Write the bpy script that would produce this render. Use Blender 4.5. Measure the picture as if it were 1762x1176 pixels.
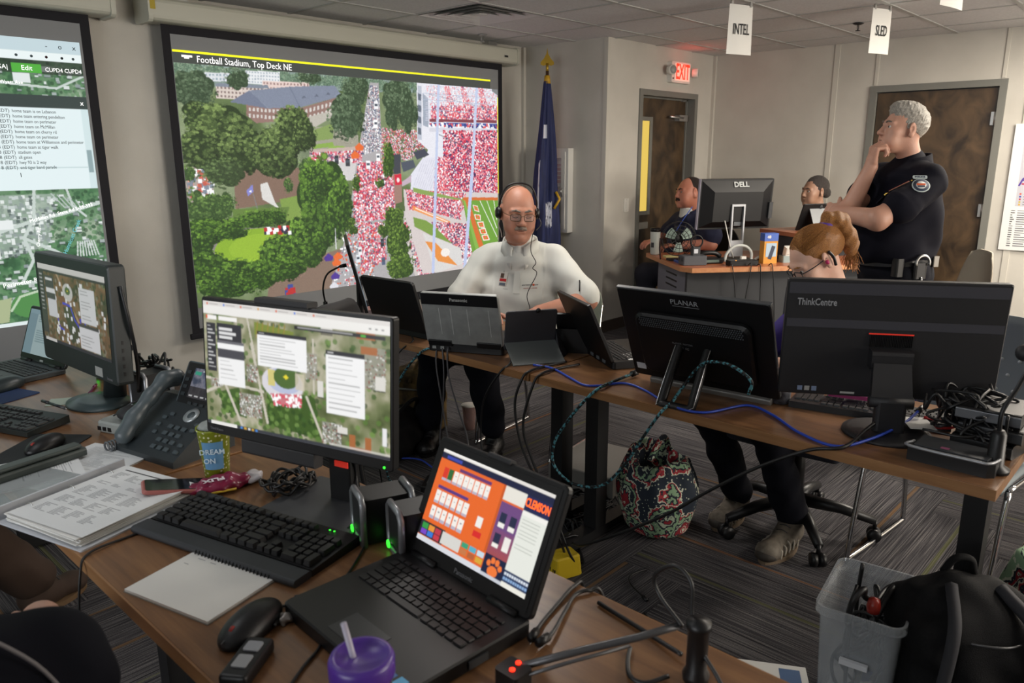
# Command room with two projection screens, three rows of desks, computers and people.
# World axes: +X runs along the screen wall towards the exit door, +Y runs towards the screen wall, Z up, metres.
import bpy, bmesh, math, random
import numpy as np
from mathutils import Vector, Matrix, Euler

for o in list(bpy.data.objects):
	bpy.data.objects.remove(o)
scene = bpy.context.scene
COL = scene.collection
PI = math.pi
R = math.radians

# ------------------------------------------------------------------ camera
CAM_Z = 1.525
yaw, pitch, roll = 0.74864, 0.23898, 0.0034
fwd = Vector((math.cos(yaw) * math.cos(pitch), math.sin(yaw) * math.cos(pitch), -math.sin(pitch)))
rgt = Vector((math.sin(yaw), -math.cos(yaw), 0))
dwn = fwd.cross(rgt)
r2 = math.cos(roll) * rgt + math.sin(roll) * dwn
d2 = -math.sin(roll) * rgt + math.cos(roll) * dwn
cam_data = bpy.data.cameras.new('camera')
cam_data.sensor_width = 36.0
cam_data.lens = 1317.5 / 1762 * 36
cam_data.clip_start = 0.02
cam_data.dof.use_dof = True
cam_data.dof.focus_distance = 3.6
cam_data.dof.aperture_fstop = 6.5
cam = bpy.data.objects.new('camera', cam_data)
COL.objects.link(cam)
mw = Matrix.Identity(4)
for i in range(3):
	mw[i][0] = r2[i]; mw[i][1] = -d2[i]; mw[i][2] = -fwd[i]
mw[2][3] = CAM_Z
cam.matrix_world = mw
scene.camera = cam

# ------------------------------------------------------------------ world, light, exposure
world = bpy.data.worlds.new('world')
scene.world = world
world.use_nodes = True
world.node_tree.nodes['Background'].inputs[0].default_value = (0.6, 0.65, 0.7, 1)
world.node_tree.nodes['Background'].inputs[1].default_value = 0.05
vs = scene.view_settings
vs.view_transform = 'Standard'
vs.look = 'None'
vs.gamma = 1.0
vs.use_curve_mapping = False
vs.exposure = 0.0
scene.cycles.use_denoising = True
scene.cycles.max_bounces = 6
scene.cycles.diffuse_bounces = 4
scene.cycles.sample_clamp_indirect = 6.0
# ceiling fixtures: (x, y, watts, colour); the fixtures themselves are built with the ceiling
TROFFERS = [
	(5.14, 0.275, 74, (1.0, 0.91, 0.79)),
	(6.36, 0.275, 56, (1.0, 0.91, 0.79)),  # extra panel added to brighten the back wall
	(6.36, -1.555, 50, (1.0, 0.91, 0.79)),
	(3.31, -1.555, 26, (1.0, 0.91, 0.79)),
	(2.70, 2.715, 20, (1.0, 0.95, 0.9)),
	(0.26, 2.105, 5, (0.95, 0.97, 1.0)),
]
# windows added out of view to fill the room with light: place, turn, width, height, watts, colour
FILL_WINDOWS = [
	((-2.59, 1.2, 1.45), 1.5708, 2.6, 1.2, 52, (0.94, 0.97, 1.0)),
	((4.2, -3.39, 1.5), 3.14159, 2.6, 1.2, 120, (1.0, 0.95, 0.88)),
]
SCREEN_GAIN = 1.0

# ------------------------------------------------------------------ helpers: colour and materials
def lin(h):
	if isinstance(h, str):
		h = h.lstrip('#')
		c = [int(h[i:i + 2], 16) / 255 for i in (0, 2, 4)]
	else:
		c = [x / 255 for x in h]
	return tuple((x / 12.92 if x <= 0.04045 else ((x + 0.055) / 1.055) ** 2.4) for x in c)

_mats = {}
def mat(name, col, rough=0.55, metal=0.0, noise=None, bump=None, emit=None, trans=0.0, alpha=1.0, spec=0.5, coat=0.0, sheen=0.0, stretch=None, sss=0.0):
	"""noise=(scale, second colour), bump=(scale, strength), emit=(colour, strength), stretch=(x,y,z) of the pattern"""
	if name in _mats:
		return _mats[name]
	m = bpy.data.materials.new(name)
	m.use_nodes = True
	nt = m.node_tree
	b = nt.nodes['Principled BSDF']
	b.inputs['Base Color'].default_value = (*lin(col), 1)
	b.inputs['Roughness'].default_value = rough
	b.inputs['Metallic'].default_value = metal
	b.inputs['Specular IOR Level'].default_value = spec
	b.inputs['Transmission Weight'].default_value = trans
	b.inputs['Alpha'].default_value = alpha
	b.inputs['Coat Weight'].default_value = coat
	b.inputs['Sheen Weight'].default_value = sheen
	if sss:
		b.inputs['Subsurface Weight'].default_value = sss
		b.inputs['Subsurface Radius'].default_value = (0.012, 0.005, 0.003)
	if emit:
		b.inputs['Emission Color'].default_value = (*lin(emit[0]), 1)
		b.inputs['Emission Strength'].default_value = emit[1]
	if noise or bump:
		tc = nt.nodes.new('ShaderNodeTexCoord')
		src = tc.outputs['Object']
		if stretch:
			mp = nt.nodes.new('ShaderNodeMapping')
			mp.inputs['Scale'].default_value = stretch
			nt.links.new(src, mp.inputs[0]); src = mp.outputs[0]
	if noise:
		n = nt.nodes.new('ShaderNodeTexNoise')
		n.inputs['Scale'].default_value = noise[0]
		n.inputs['Detail'].default_value = 5
		nt.links.new(src, n.inputs['Vector'])
		rp = nt.nodes.new('ShaderNodeValToRGB')
		rp.color_ramp.elements[0].position = 0.32; rp.color_ramp.elements[0].color = (*lin(col), 1)
		rp.color_ramp.elements[1].position = 0.68; rp.color_ramp.elements[1].color = (*lin(noise[1]), 1)
		nt.links.new(n.outputs['Fac'], rp.inputs[0])
		nt.links.new(rp.outputs[0], b.inputs['Base Color'])
	if bump:
		n2 = nt.nodes.new('ShaderNodeTexNoise')
		n2.inputs['Scale'].default_value = bump[0]
		n2.inputs['Detail'].default_value = 4
		nt.links.new(src, n2.inputs['Vector'])
		bp = nt.nodes.new('ShaderNodeBump')
		bp.inputs['Strength'].default_value = bump[1]
		bp.inputs['Distance'].default_value = 0.01
		nt.links.new(n2.outputs['Fac'], bp.inputs['Height'])
		nt.links.new(bp.outputs[0], b.inputs['Normal'])
	_mats[name] = m
	return m

# ------------------------------------------------------------------ helpers: mesh building
class MB:
	"""collects shapes in local coordinates and links them as ONE mesh object"""
	def __init__(s):
		s.v = []; s.f = []; s.sm = []
	def add(s, verts, faces, smooth=False, M=None):
		n = len(s.v)
		if M is not None:
			verts = [M @ Vector(p) for p in verts]
		s.v += [tuple(p) for p in verts]
		s.f += [tuple(i + n for i in f) for f in faces]
		s.sm += [smooth] * len(faces)
		return s
	def box(s, x0, x1, y0, y1, z0, z1, M=None):
		v = [(x0, y0, z0), (x1, y0, z0), (x1, y1, z0), (x0, y1, z0), (x0, y0, z1), (x1, y0, z1), (x1, y1, z1), (x0, y1, z1)]
		f = [(3, 2, 1, 0), (4, 5, 6, 7), (0, 1, 5, 4), (1, 2, 6, 5), (2, 3, 7, 6), (3, 0, 4, 7)]
		return s.add(v, f, False, M)
	def rbox(s, x0, x1, y0, y1, z0, z1, r=0.005, seg=3, axis='z', taper=0.0, M=None, smooth=False, cham=0.0):
		"""box with rounded corners about one axis; cham = small chamfer on the two end faces"""
		ax = {'z': (0, 1, 2), 'y': (0, 2, 1), 'x': (1, 2, 0)}[axis]
		lo = (x0, y0, z0); hi = (x1, y1, z1)
		a0, a1 = lo[ax[0]], hi[ax[0]]; b0, b1 = lo[ax[1]], hi[ax[1]]; c0, c1 = lo[ax[2]], hi[ax[2]]
		r = min(r, (a1 - a0) / 2 - 1e-5, (b1 - b0) / 2 - 1e-5)
		base = []
		for (cx, cy, st) in ((a1 - r, b1 - r, 0), (a0 + r, b1 - r, 1), (a0 + r, b0 + r, 2), (a1 - r, b0 + r, 3)):
			for k in range(seg + 1):
				t = (st + k / seg) * PI / 2
				base.append((cx + r * math.cos(t), cy + r * math.sin(t)))
		ca, cb = (a0 + a1) / 2, (b0 + b1) / 2
		def ring(c, sc, ins):
			out = []
			for (a, b) in base:
				a = ca + (a - ca) * sc; b = cb + (b - cb) * sc
				if ins:
					la = math.hypot(a - ca, b - cb) or 1
					ha = max(abs(a1 - a0), 1e-6) / 2; hb = max(abs(b1 - b0), 1e-6) / 2
					a = ca + (a - ca) * (1 - ins / ha); b = cb + (b - cb) * (1 - ins / hb)
				out.append((a, b, c))
			return out
		rings = []
		if cham:
			rings = [ring(c0, 1, cham), ring(c0 + cham, 1, 0), ring(c1 - cham, 1 - taper, 0), ring(c1, 1 - taper, cham)]
		else:
			rings = [ring(c0, 1, 0), ring(c1, 1 - taper, 0)]
		n = len(base)
		pts = []
		for rg in rings:
			for (a, b, c) in rg:
				p = [0, 0, 0]; p[ax[0]] = a; p[ax[1]] = b; p[ax[2]] = c
				pts.append(tuple(p))
		fs = []
		flip = axis == 'y'
		for k in range(len(rings) - 1):
			for i in range(n):
				j = (i + 1) % n
				q = (k * n + i, k * n + j, (k + 1) * n + j, (k + 1) * n + i)
				fs.append(q[::-1] if flip else q)
		bot = tuple(range(n))[::-1]; top = tuple(range((len(rings) - 1) * n, len(rings) * n))
		fs += [bot[::-1], top[::-1]] if flip else [bot, top]
		return s.add(pts, fs, smooth, M)
	def tube(s, pts, r, seg=8, closed=False, cap=True, M=None):
		pts = [Vector(p) for p in pts]
		n = len(pts)
		rs = r if isinstance(r, (list, tuple)) else [r] * n
		vs_, fs = [], []
		up = None
		for i, p in enumerate(pts):
			a = pts[i - 1] if (i > 0 or closed) else p
			b = pts[(i + 1) % n] if (i < n - 1 or closed) else p
			t = (b - a)
			t = t.normalized() if t.length > 1e-9 else Vector((0, 0, 1))
			if up is None:
				up = t.orthogonal().normalized()
			up = (up - t * up.dot(t))
			up = up.normalized() if up.length > 1e-6 else t.orthogonal().normalized()
			w = t.cross(up)
			for k in range(seg):
				an = 2 * PI * k / seg
				vs_.append(p + (up * math.cos(an) + w * math.sin(an)) * rs[i])
		m = n if closed else n - 1
		for i in range(m):
			j = (i + 1) % n
			for k in range(seg):
				l = (k + 1) % seg
				fs.append((i * seg + k, i * seg + l, j * seg + l, j * seg + k))
		if cap and not closed:
			fs.append(tuple(range(seg))[::-1]); fs.append(tuple((n - 1) * seg + k for k in range(seg)))
		return s.add(vs_, fs, True, M)
	def lathe(s, prof, seg=24, M=None, smooth=True, sx=1.0, sy=1.0):
		vs_, fs = [], []
		n = len(prof)
		for (r, z) in prof:
			for k in range(seg):
				a = 2 * PI * k / seg
				vs_.append((r * math.cos(a) * sx, r * math.sin(a) * sy, z))
		for i in range(n - 1):
			for k in range(seg):
				l = (k + 1) % seg
				fs.append((i * seg + k, i * seg + l, (i + 1) * seg + l, (i + 1) * seg + k))
		if prof[0][0] > 1e-6: fs.append(tuple(range(seg))[::-1])
		if prof[-1][0] > 1e-6: fs.append(tuple((n - 1) * seg + k for k in range(seg)))
		return s.add(vs_, fs, smooth, M)
	def prism(s, poly, z0, z1, M=None):
		"""poly = list of (x,y), counter-clockwise"""
		n = len(poly)
		v = [(x, y, z0) for x, y in poly] + [(x, y, z1) for x, y in poly]
		f = [tuple(range(n))[::-1], tuple(range(n, 2 * n))] + [(i, (i + 1) % n, n + (i + 1) % n, n + i) for i in range(n)]
		return s.add(v, f, False, M)
	def sphere(s, c, r, seg=16, rings=10, M=None):
		rx, ry, rz = r if isinstance(r, (tuple, list)) else (r, r, r)
		vs_, fs = [], []
		for i in range(rings + 1):
			t = PI * i / rings
			for k in range(seg):
				a = 2 * PI * k / seg
				vs_.append((c[0] + rx * math.sin(t) * math.cos(a), c[1] + ry * math.sin(t) * math.sin(a), c[2] - rz * math.cos(t)))
		for i in range(rings):
			for k in range(seg):
				l = (k + 1) % seg
				fs.append((i * seg + k, i * seg + l, (i + 1) * seg + l, (i + 1) * seg + k))
		return s.add(vs_, fs, True, M)
	def mesh(s, name):
		me = bpy.data.meshes.new(name)
		me.from_pydata(s.v, [], s.f)
		me.polygons.foreach_set('use_smooth', s.sm)
		me.update()
		return me
	def build(s, name, m, parent=None, loc=None, rot=None):
		return link(name, s.mesh(name), m, parent, loc, rot)

def link(name, me, m, parent=None, loc=None, rot=None):
	o = bpy.data.objects.new(name, me)
	COL.objects.link(o)
	if m is not None and len(me.materials) == 0:
		me.materials.append(m)
	if parent is not None:
		o.parent = parent
	if loc is not None: o.location = loc
	if rot is not None: o.rotation_euler = rot
	return o

def empty(name, label, cat, loc=(0, 0, 0), rz=0.0, group=None):
	o = bpy.data.objects.new(name, None)
	o.empty_display_size = 0.05
	COL.objects.link(o)
	o.location = loc; o.rotation_euler = (0, 0, rz)
	return tag(o, label, cat, group)

def tag(o, label, cat, group=None):
	o['label'] = label; o['category'] = cat
	if group: o['group'] = group
	return o

def structure(o):
	o['kind'] = 'structure'
	return o

def instance(src, parent=None, loc=None, rot=None):
	c = src.copy()
	COL.objects.link(c)
	if parent is not None: c.parent = parent
	if loc is not None: c.location = loc
	if rot is not None: c.rotation_euler = rot
	return c

def copy_tree(o, parent=None):
	c = o.copy(); COL.objects.link(c)
	c.parent = parent
	for ch in list(o.children):
		copy_tree(ch, c)
	return c

def T(x=0, y=0, z=0, rx=0, ry=0, rz=0):
	return Matrix.Translation((x, y, z)) @ Euler((rx, ry, rz)).to_matrix().to_4x4()

def smooth_path(pts, n=8):
	"""Catmull-Rom through the points"""
	P = [Vector(p) for p in pts]
	P = [P[0] * 2 - P[1]] + P + [P[-1] * 2 - P[-2]]
	out = []
	for i in range(1, len(P) - 2):
		a, b, c, d = P[i - 1], P[i], P[i + 1], P[i + 2]
		for k in range(n):
			t = k / n
			out.append(0.5 * ((2 * b) + (c - a) * t + (2 * a - 5 * b + 4 * c - d) * t * t + (3 * b - a - 3 * c + d) * t ** 3))
	out.append(P[-2])
	return out

def text(name, body, size, m, parent, loc, rot=(PI / 2, 0, 0), align='CENTER', ext=0.0004, bold=0.0, sx=1.0, shear=0.0):
	"""flat lettering in the local XZ plane by default (reads along +X, faces -Y)"""
	cu = bpy.data.curves.new('lettering', 'FONT')
	cu.body = body; cu.size = size; cu.align_x = align; cu.align_y = 'CENTER'
	cu.extrude = ext; cu.offset = bold; cu.shear = shear; cu.resolution_u = 2
	tmp = bpy.data.objects.new('tmp', cu)
	me = bpy.data.meshes.new_from_object(tmp)
	bpy.data.objects.remove(tmp); bpy.data.curves.remove(cu)
	me.name = name
	me.materials.clear()
	o = link(name, me, m, parent, loc, rot)
	o.scale = (sx, 1, 1)
	return o

# ------------------------------------------------------------------ helpers: flat pictures for screens and print
class Pic:
	"""a picture painted with numpy, later carried as colours on a fine flat grid; x to the right, y DOWN, 0..W, 0..H"""
	def __init__(s, W, H, nx, col='#000000', seed=1):
		s.W, s.H = W, H
		s.nx = nx; s.ny = max(2, int(round(nx * H / W)))
		s.a = np.zeros((s.ny, s.nx, 3), np.float32); s.a[:] = lin(col)
		X, Y = np.meshgrid((np.arange(s.nx) + .5) * W / s.nx, (np.arange(s.ny) + .5) * H / s.ny)
		s.X, s.Y = X, Y
		s.rng = np.random.default_rng(seed)
	def sl(s, x0, x1, y0, y1):
		k = s.nx / s.W; l = s.ny / s.H
		return (slice(max(0, int(y0 * l) - 1), max(0, min(s.ny, int(y1 * l) + 2))), slice(max(0, int(x0 * k) - 1), max(0, min(s.nx, int(x1 * k) + 2))))
	def mask_poly(s, poly):
		px = [p[0] for p in poly]; py = [p[1] for p in poly]
		w = s.sl(min(px), max(px), min(py), max(py))
		X, Y = s.X[w], s.Y[w]
		m = np.zeros(X.shape, bool)
		n = len(poly)
		for i in range(n):
			x0, y0 = poly[i]; x1, y1 = poly[(i + 1) % n]
			if y0 == y1: continue
			c = ((y0 > Y) != (y1 > Y)) & (X < (x1 - x0) * (Y - y0) / (y1 - y0) + x0)
			m ^= c
		return w, m
	def put(s, w, m, col, a=1.0):
		t = s.a[w]
		t[m] = t[m] * (1 - a) + np.array(lin(col), np.float32) * a
	def poly(s, poly, col, a=1.0):
		w, m = s.mask_poly(poly); s.put(w, m, col, a); return s
	def rect(s, x0, y0, x1, y1, col, a=1.0):
		w = s.sl(x0, x1, y0, y1)
		X, Y = s.X[w], s.Y[w]
		s.put(w, (X >= x0) & (X <= x1) & (Y >= y0) & (Y <= y1), col, a); return s
	def ell(s, cx, cy, rx, ry, col, a=1.0):
		w = s.sl(cx - rx, cx + rx, cy - ry, cy + ry)
		X, Y = s.X[w], s.Y[w]
		s.put(w, ((X - cx) / rx) ** 2 + ((Y - cy) / ry) ** 2 <= 1, col, a); return s
	def line(s, pts, wd, col, a=1.0):
		for (x0, y0), (x1, y1) in zip(pts[:-1], pts[1:]):
			w = s.sl(min(x0, x1) - wd, max(x0, x1) + wd, min(y0, y1) - wd, max(y0, y1) + wd)
			X, Y = s.X[w], s.Y[w]
			L2 = (x1 - x0) ** 2 + (y1 - y0) ** 2 + 1e-9
			t = np.clip(((X - x0) * (x1 - x0) + (Y - y0) * (y1 - y0)) / L2, 0, 1)
			d = np.hypot(X - x0 - t * (x1 - x0), Y - y0 - t * (y1 - y0))
			s.put(w, d <= wd / 2, col, a)
		return s
	def dots(s, poly, n, r, cols, a=1.0, tall=1.0):
		"""n small marks strewn inside the polygon"""
		px = [p[0] for p in poly]; py = [p[1] for p in poly]
		w, m = s.mask_poly(poly)
		idx = np.argwhere(m)
		if len(idx) == 0: return s
		oy, ox = w[0].start, w[1].start
		k = s.nx / s.W
		rr = max(1, int(round(r * k * 2)))
		pick = idx[s.rng.integers(0, len(idx), n)]
		cl = np.array([lin(c) for c in cols], np.float32)[s.rng.integers(0, len(cols), n)]
		for (yy, xx), c in zip(pick, cl):
			y0 = oy + yy; x0 = ox + xx
			h = max(1, int(rr * tall))
			t = s.a[y0:y0 + h, x0:x0 + rr]
			t[:] = t * (1 - a) + c * a
		return s
	def crown(s, cx, cy, rx, ry, dark, light, n=60, lit=(-.35, -.5)):
		"""a leafy crown: clumps of blotches from dark to light"""
		s.blobs(cx, cy, rx, ry, dark, n=max(10, n // 2), sz=.34)
		cd = np.array(hexrgb(dark), float); cl = np.array(hexrgb(light), float)
		lob = s.rng.uniform(.78, 1.08, 9)
		for i in range(n * 5):
			an = s.rng.uniform(0, 2 * PI); q = math.sqrt(s.rng.uniform(0, 1)) * lob[int(an / 6.2832 * 9) % 9]
			x = cx + rx * q * math.cos(an); y = cy + ry * q * math.sin(an)
			e = np.clip(.36 + .62 * (((x - cx) / rx) * lit[0] + ((y - cy) / ry) * lit[1]) + s.rng.uniform(-.45, .45), -.55, 1)
			c = np.clip(cd + (cl - cd) * e, 8, 255)
			z = s.rng.uniform(.03, .085)
			s.ell(x, y, max(rx * z, .005), max(ry * z * .8, .0045), tuple(c), .85)
		w = s.sl(cx - rx, cx + rx, cy - ry, cy + ry)
		m = ((s.X[w] - cx) / rx) ** 2 + ((s.Y[w] - cy) / ry) ** 2 <= 1.0
		t = s.a[w]
		g = s.rng.uniform(.6, 1.4, t.shape[:2]).astype(np.float32)
		t[m] *= g[m][:, None]
		return s
	def blobs(s, cx, cy, rx, ry, col, n=20, sz=.4):
		for i in range(n):
			an = s.rng.uniform(0, 2 * PI); q = math.sqrt(s.rng.uniform(0, 1)) * (1 - sz)
			s.ell(cx + rx * q * math.cos(an), cy + ry * q * math.sin(an), rx * sz, ry * sz, col)
		return s
	def grain(s, amt=.1, poly=None):
		g = 1 + s.rng.uniform(-amt, amt, s.a.shape[:2]).astype(np.float32)
		if poly is None:
			s.a *= g[:, :, None]
		else:
			w, m = s.mask_poly(poly)
			t = s.a[w]; t[m] *= g[w][m][:, None]
		return s
	def clouds(s, cols, scale, poly=None, a=1.0, seed=0):
		"""smooth value noise through a list of colours"""
		rng = np.random.default_rng(seed + 11)
		f = np.zeros(s.a.shape[:2], np.float32); amp = 1; tot = 0
		for o in range(4):
			k = scale * 2 ** o
			gx, gy = int(s.W * k) + 3, int(s.H * k) + 3
			g = rng.uniform(0, 1, (gy, gx)).astype(np.float32)
			fx, fy = s.X * k, s.Y * k
			ix, iy = fx.astype(int), fy.astype(int)
			tx, ty = fx - ix, fy - iy
			tx = tx * tx * (3 - 2 * tx); ty = ty * ty * (3 - 2 * ty)
			f += amp * ((g[iy, ix] * (1 - tx) + g[iy, ix + 1] * tx) * (1 - ty) + (g[iy + 1, ix] * (1 - tx) + g[iy + 1, ix + 1] * tx) * ty)
			tot += amp; amp *= .55
		f = np.clip((f / tot - .25) / .5, 0, .9999)
		cl = np.array([lin(c) for c in cols], np.float32)
		q = f * (len(cols) - 1); i = q.astype(int); t = (q - i)[:, :, None]
		c = cl[i] * (1 - t) + cl[np.minimum(i + 1, len(cols) - 1)] * t
		if poly is None:
			s.a = s.a * (1 - a) + c * a
		else:
			w, m = s.mask_poly(poly)
			tt = s.a[w]; tt[m] = tt[m] * (1 - a) + c[w][m] * a
		return s
	def fuzz(s, k=1):
		a = s.a
		for _ in range(k):
			p = np.pad(a, ((1, 1), (1, 1), (0, 0)), 'edge')
			a = (p[1:-1, 1:-1] * 4 + p[:-2, 1:-1] + p[2:, 1:-1] + p[1:-1, :-2] + p[1:-1, 2:]) / 8
		s.a = a
		return s
	def build(s, name, m, parent, loc, rot=(0, 0, 0)):
		"""flat grid in local XZ, centred, facing -Y"""
		nx, ny = s.nx, s.ny
		xs = np.linspace(-s.W / 2, s.W / 2, nx + 1); zs = np.linspace(s.H / 2, -s.H / 2, ny + 1)
		X, Z = np.meshgrid(xs, zs)
		co = np.stack([X, np.zeros_like(X), Z], -1).astype(np.float32).reshape(-1)
		i = np.arange(ny * nx).reshape(ny, nx)
		v0 = (np.arange(ny)[:, None] * (nx + 1) + np.arange(nx)[None]).astype(np.int32)
		q = np.stack([v0, v0 + nx + 1, v0 + nx + 2, v0 + 1], -1).reshape(-1)
		me = bpy.data.meshes.new(name)
		me.vertices.add((nx + 1) * (ny + 1)); me.vertices.foreach_set('co', co)
		nf = nx * ny
		me.loops.add(nf * 4); me.loops.foreach_set('vertex_index', q)
		me.polygons.add(nf)
		me.polygons.foreach_set('loop_start', np.arange(0, nf * 4, 4, dtype=np.int32))
		me.update(calc_edges=True)
		at = me.color_attributes.new('picture', 'FLOAT_COLOR', 'CORNER')
		c = np.ones((nf, 4, 4), np.float32); c[:, :, :3] = s.a.reshape(-1, 1, 3)
		at.data.foreach_set('color', c.reshape(-1))
		return link(name, me, m, parent, loc, rot)

def hexrgb(h):
	if not isinstance(h, str): return h
	h = h.lstrip('#')
	return tuple(int(h[i:i + 2], 16) for i in (0, 2, 4))

def picture_mat(name, strength, base=0.0, rough=0.5):
	"""base>0: the picture also as printed colour"""
	m = bpy.data.materials.new(name); m.use_nodes = True
	nt = m.node_tree; b = nt.nodes['Principled BSDF']
	at = nt.nodes.new('ShaderNodeVertexColor'); at.layer_name = 'picture'
	b.inputs['Roughness'].default_value = rough
	if strength > 0:
		b.inputs['Base Color'].default_value = (base, base, base, 1)
		nt.links.new(at.outputs[0], b.inputs['Emission Color'])
		b.inputs['Emission Strength'].default_value = strength
	else:
		nt.links.new(at.outputs[0], b.inputs['Base Color'])
	return m

# ------------------------------------------------------------------ helpers: blended solids (for bodies, clothes, hair, bags)
def smin(a, b, k):
	h = np.clip(.5 + .5 * (b - a) / k, 0, 1)
	return b * (1 - h) + a * h - k * h * (1 - h)

class Solid:
	"""a field of smoothly joined tapered limbs and ellipsoids, turned into one continuous surface"""
	def __init__(s):
		s.p = []
	def limb(s, a, b, ra, rb, k=.03, op='+'):
		s.p.append(('l', np.array(a, float), np.array(b, float), ra, rb, k, op)); return s
	def chain(s, pts, rs, k=.03):
		for i in range(len(pts) - 1):
			s.limb(pts[i], pts[i + 1], rs[i], rs[i + 1], k)
		return s
	def ell(s, c, r, rot=None, k=.03, op='+'):
		M = np.array((Euler(rot).to_matrix() if rot is not None else Matrix.Identity(3)), float) if not isinstance(rot, np.ndarray) else rot
		r = np.array(r if hasattr(r, '__len__') else (r, r, r), float)
		s.p.append(('e', np.array(c, float), r, M, None, k, op)); return s
	def box(s, c, h, rot=None, rad=.01, k=.02, op='+'):
		M = np.array((Euler(rot).to_matrix() if rot is not None else Matrix.Identity(3)), float) if not isinstance(rot, np.ndarray) else rot
		s.p.append(('b', np.array(c, float), np.array(h, float), M, rad, k, op)); return s
	def xform(s, Rm, t, scale=1.0, start=0):
		Rm = np.array(Rm, float); t = np.array(t, float)
		for i in range(start, len(s.p)):
			q = s.p[i]
			if q[0] == 'l':
				s.p[i] = ('l', Rm @ q[1] * scale + t, Rm @ q[2] * scale + t, q[3] * scale, q[4] * scale, q[5] * scale, q[6])
			else:
				s.p[i] = (q[0], Rm @ q[1] * scale + t, q[2] * scale, Rm @ q[3], (q[4] * scale if q[4] else q[4]), q[5] * scale, q[6])
		return s
	def mesh(s, name, res=.006, warp=None, clip=None):
		lo = np.full(3, 1e9); hi = -lo
		bbs = []
		for q in s.p:
			if q[0] == 'l':
				m = max(q[3], q[4]); a = np.minimum(q[1], q[2]) - m; b = np.maximum(q[1], q[2]) + m
			else:
				e = np.abs(q[3]) @ (q[2] + (q[4] or 0)); a = q[1] - e; b = q[1] + e
			bbs.append((a, b))
			if q[6] == '+': lo = np.minimum(lo, a); hi = np.maximum(hi, b)
		lo -= res * 4 + .01; hi += res * 4 + .01
		n = np.ceil((hi - lo) / res).astype(int) + 1
		D = np.full(n, .2, np.float32)
		ax = [lo[i] + np.arange(n[i]) * res for i in range(3)]
		for q, (a, b) in zip(s.p, bbs):
			k = q[5]; pad = k + res * 3
			i0 = np.maximum(0, np.floor((a - pad - lo) / res).astype(int)); i1 = np.minimum(n, np.ceil((b + pad - lo) / res).astype(int) + 1)
			if (i1 <= i0).any(): continue
			P = np.stack(np.meshgrid(*[ax[i][i0[i]:i1[i]] for i in range(3)], indexing='ij'), -1).astype(np.float32)
			if q[0] == 'l':
				A, B, ra, rb = q[1].astype(np.float32), q[2].astype(np.float32), q[3], q[4]
				ba = B - A; t = np.clip(((P - A) @ ba) / max(ba @ ba, 1e-9), 0, 1)
				d = np.linalg.norm(P - A - t[..., None] * ba, axis=-1) - (ra + (rb - ra) * t)
			elif q[0] == 'e':
				L = (P - q[1].astype(np.float32)) @ q[3].astype(np.float32)
				r = q[2].astype(np.float32)
				k0 = np.linalg.norm(L / r, axis=-1); k1 = np.linalg.norm(L / (r * r), axis=-1)
				d = k0 * (k0 - 1) / np.maximum(k1, 1e-6)
			else:
				L = np.abs((P - q[1].astype(np.float32)) @ q[3].astype(np.float32)) - q[2].astype(np.float32)
				d = np.linalg.norm(np.maximum(L, 0), axis=-1) + np.minimum(L.max(-1), 0) - q[4]
			w = tuple(slice(i0[i], i1[i]) for i in range(3))
			if q[6] == '+': D[w] = smin(D[w], d, k)
			elif q[6] == '-': D[w] = -smin(-D[w], d, k)
		if warp is not None:
			near = np.abs(D) < .05
			ii = np.argwhere(near)
			D[near] += warp(lo + ii * res).astype(np.float32)
		return nets(name, D, lo, res, clip)
	def build(s, name, m, parent, res=.006, warp=None, clip=None):
		return link(name, s.mesh(name, res, warp, clip), m, parent)

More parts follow.
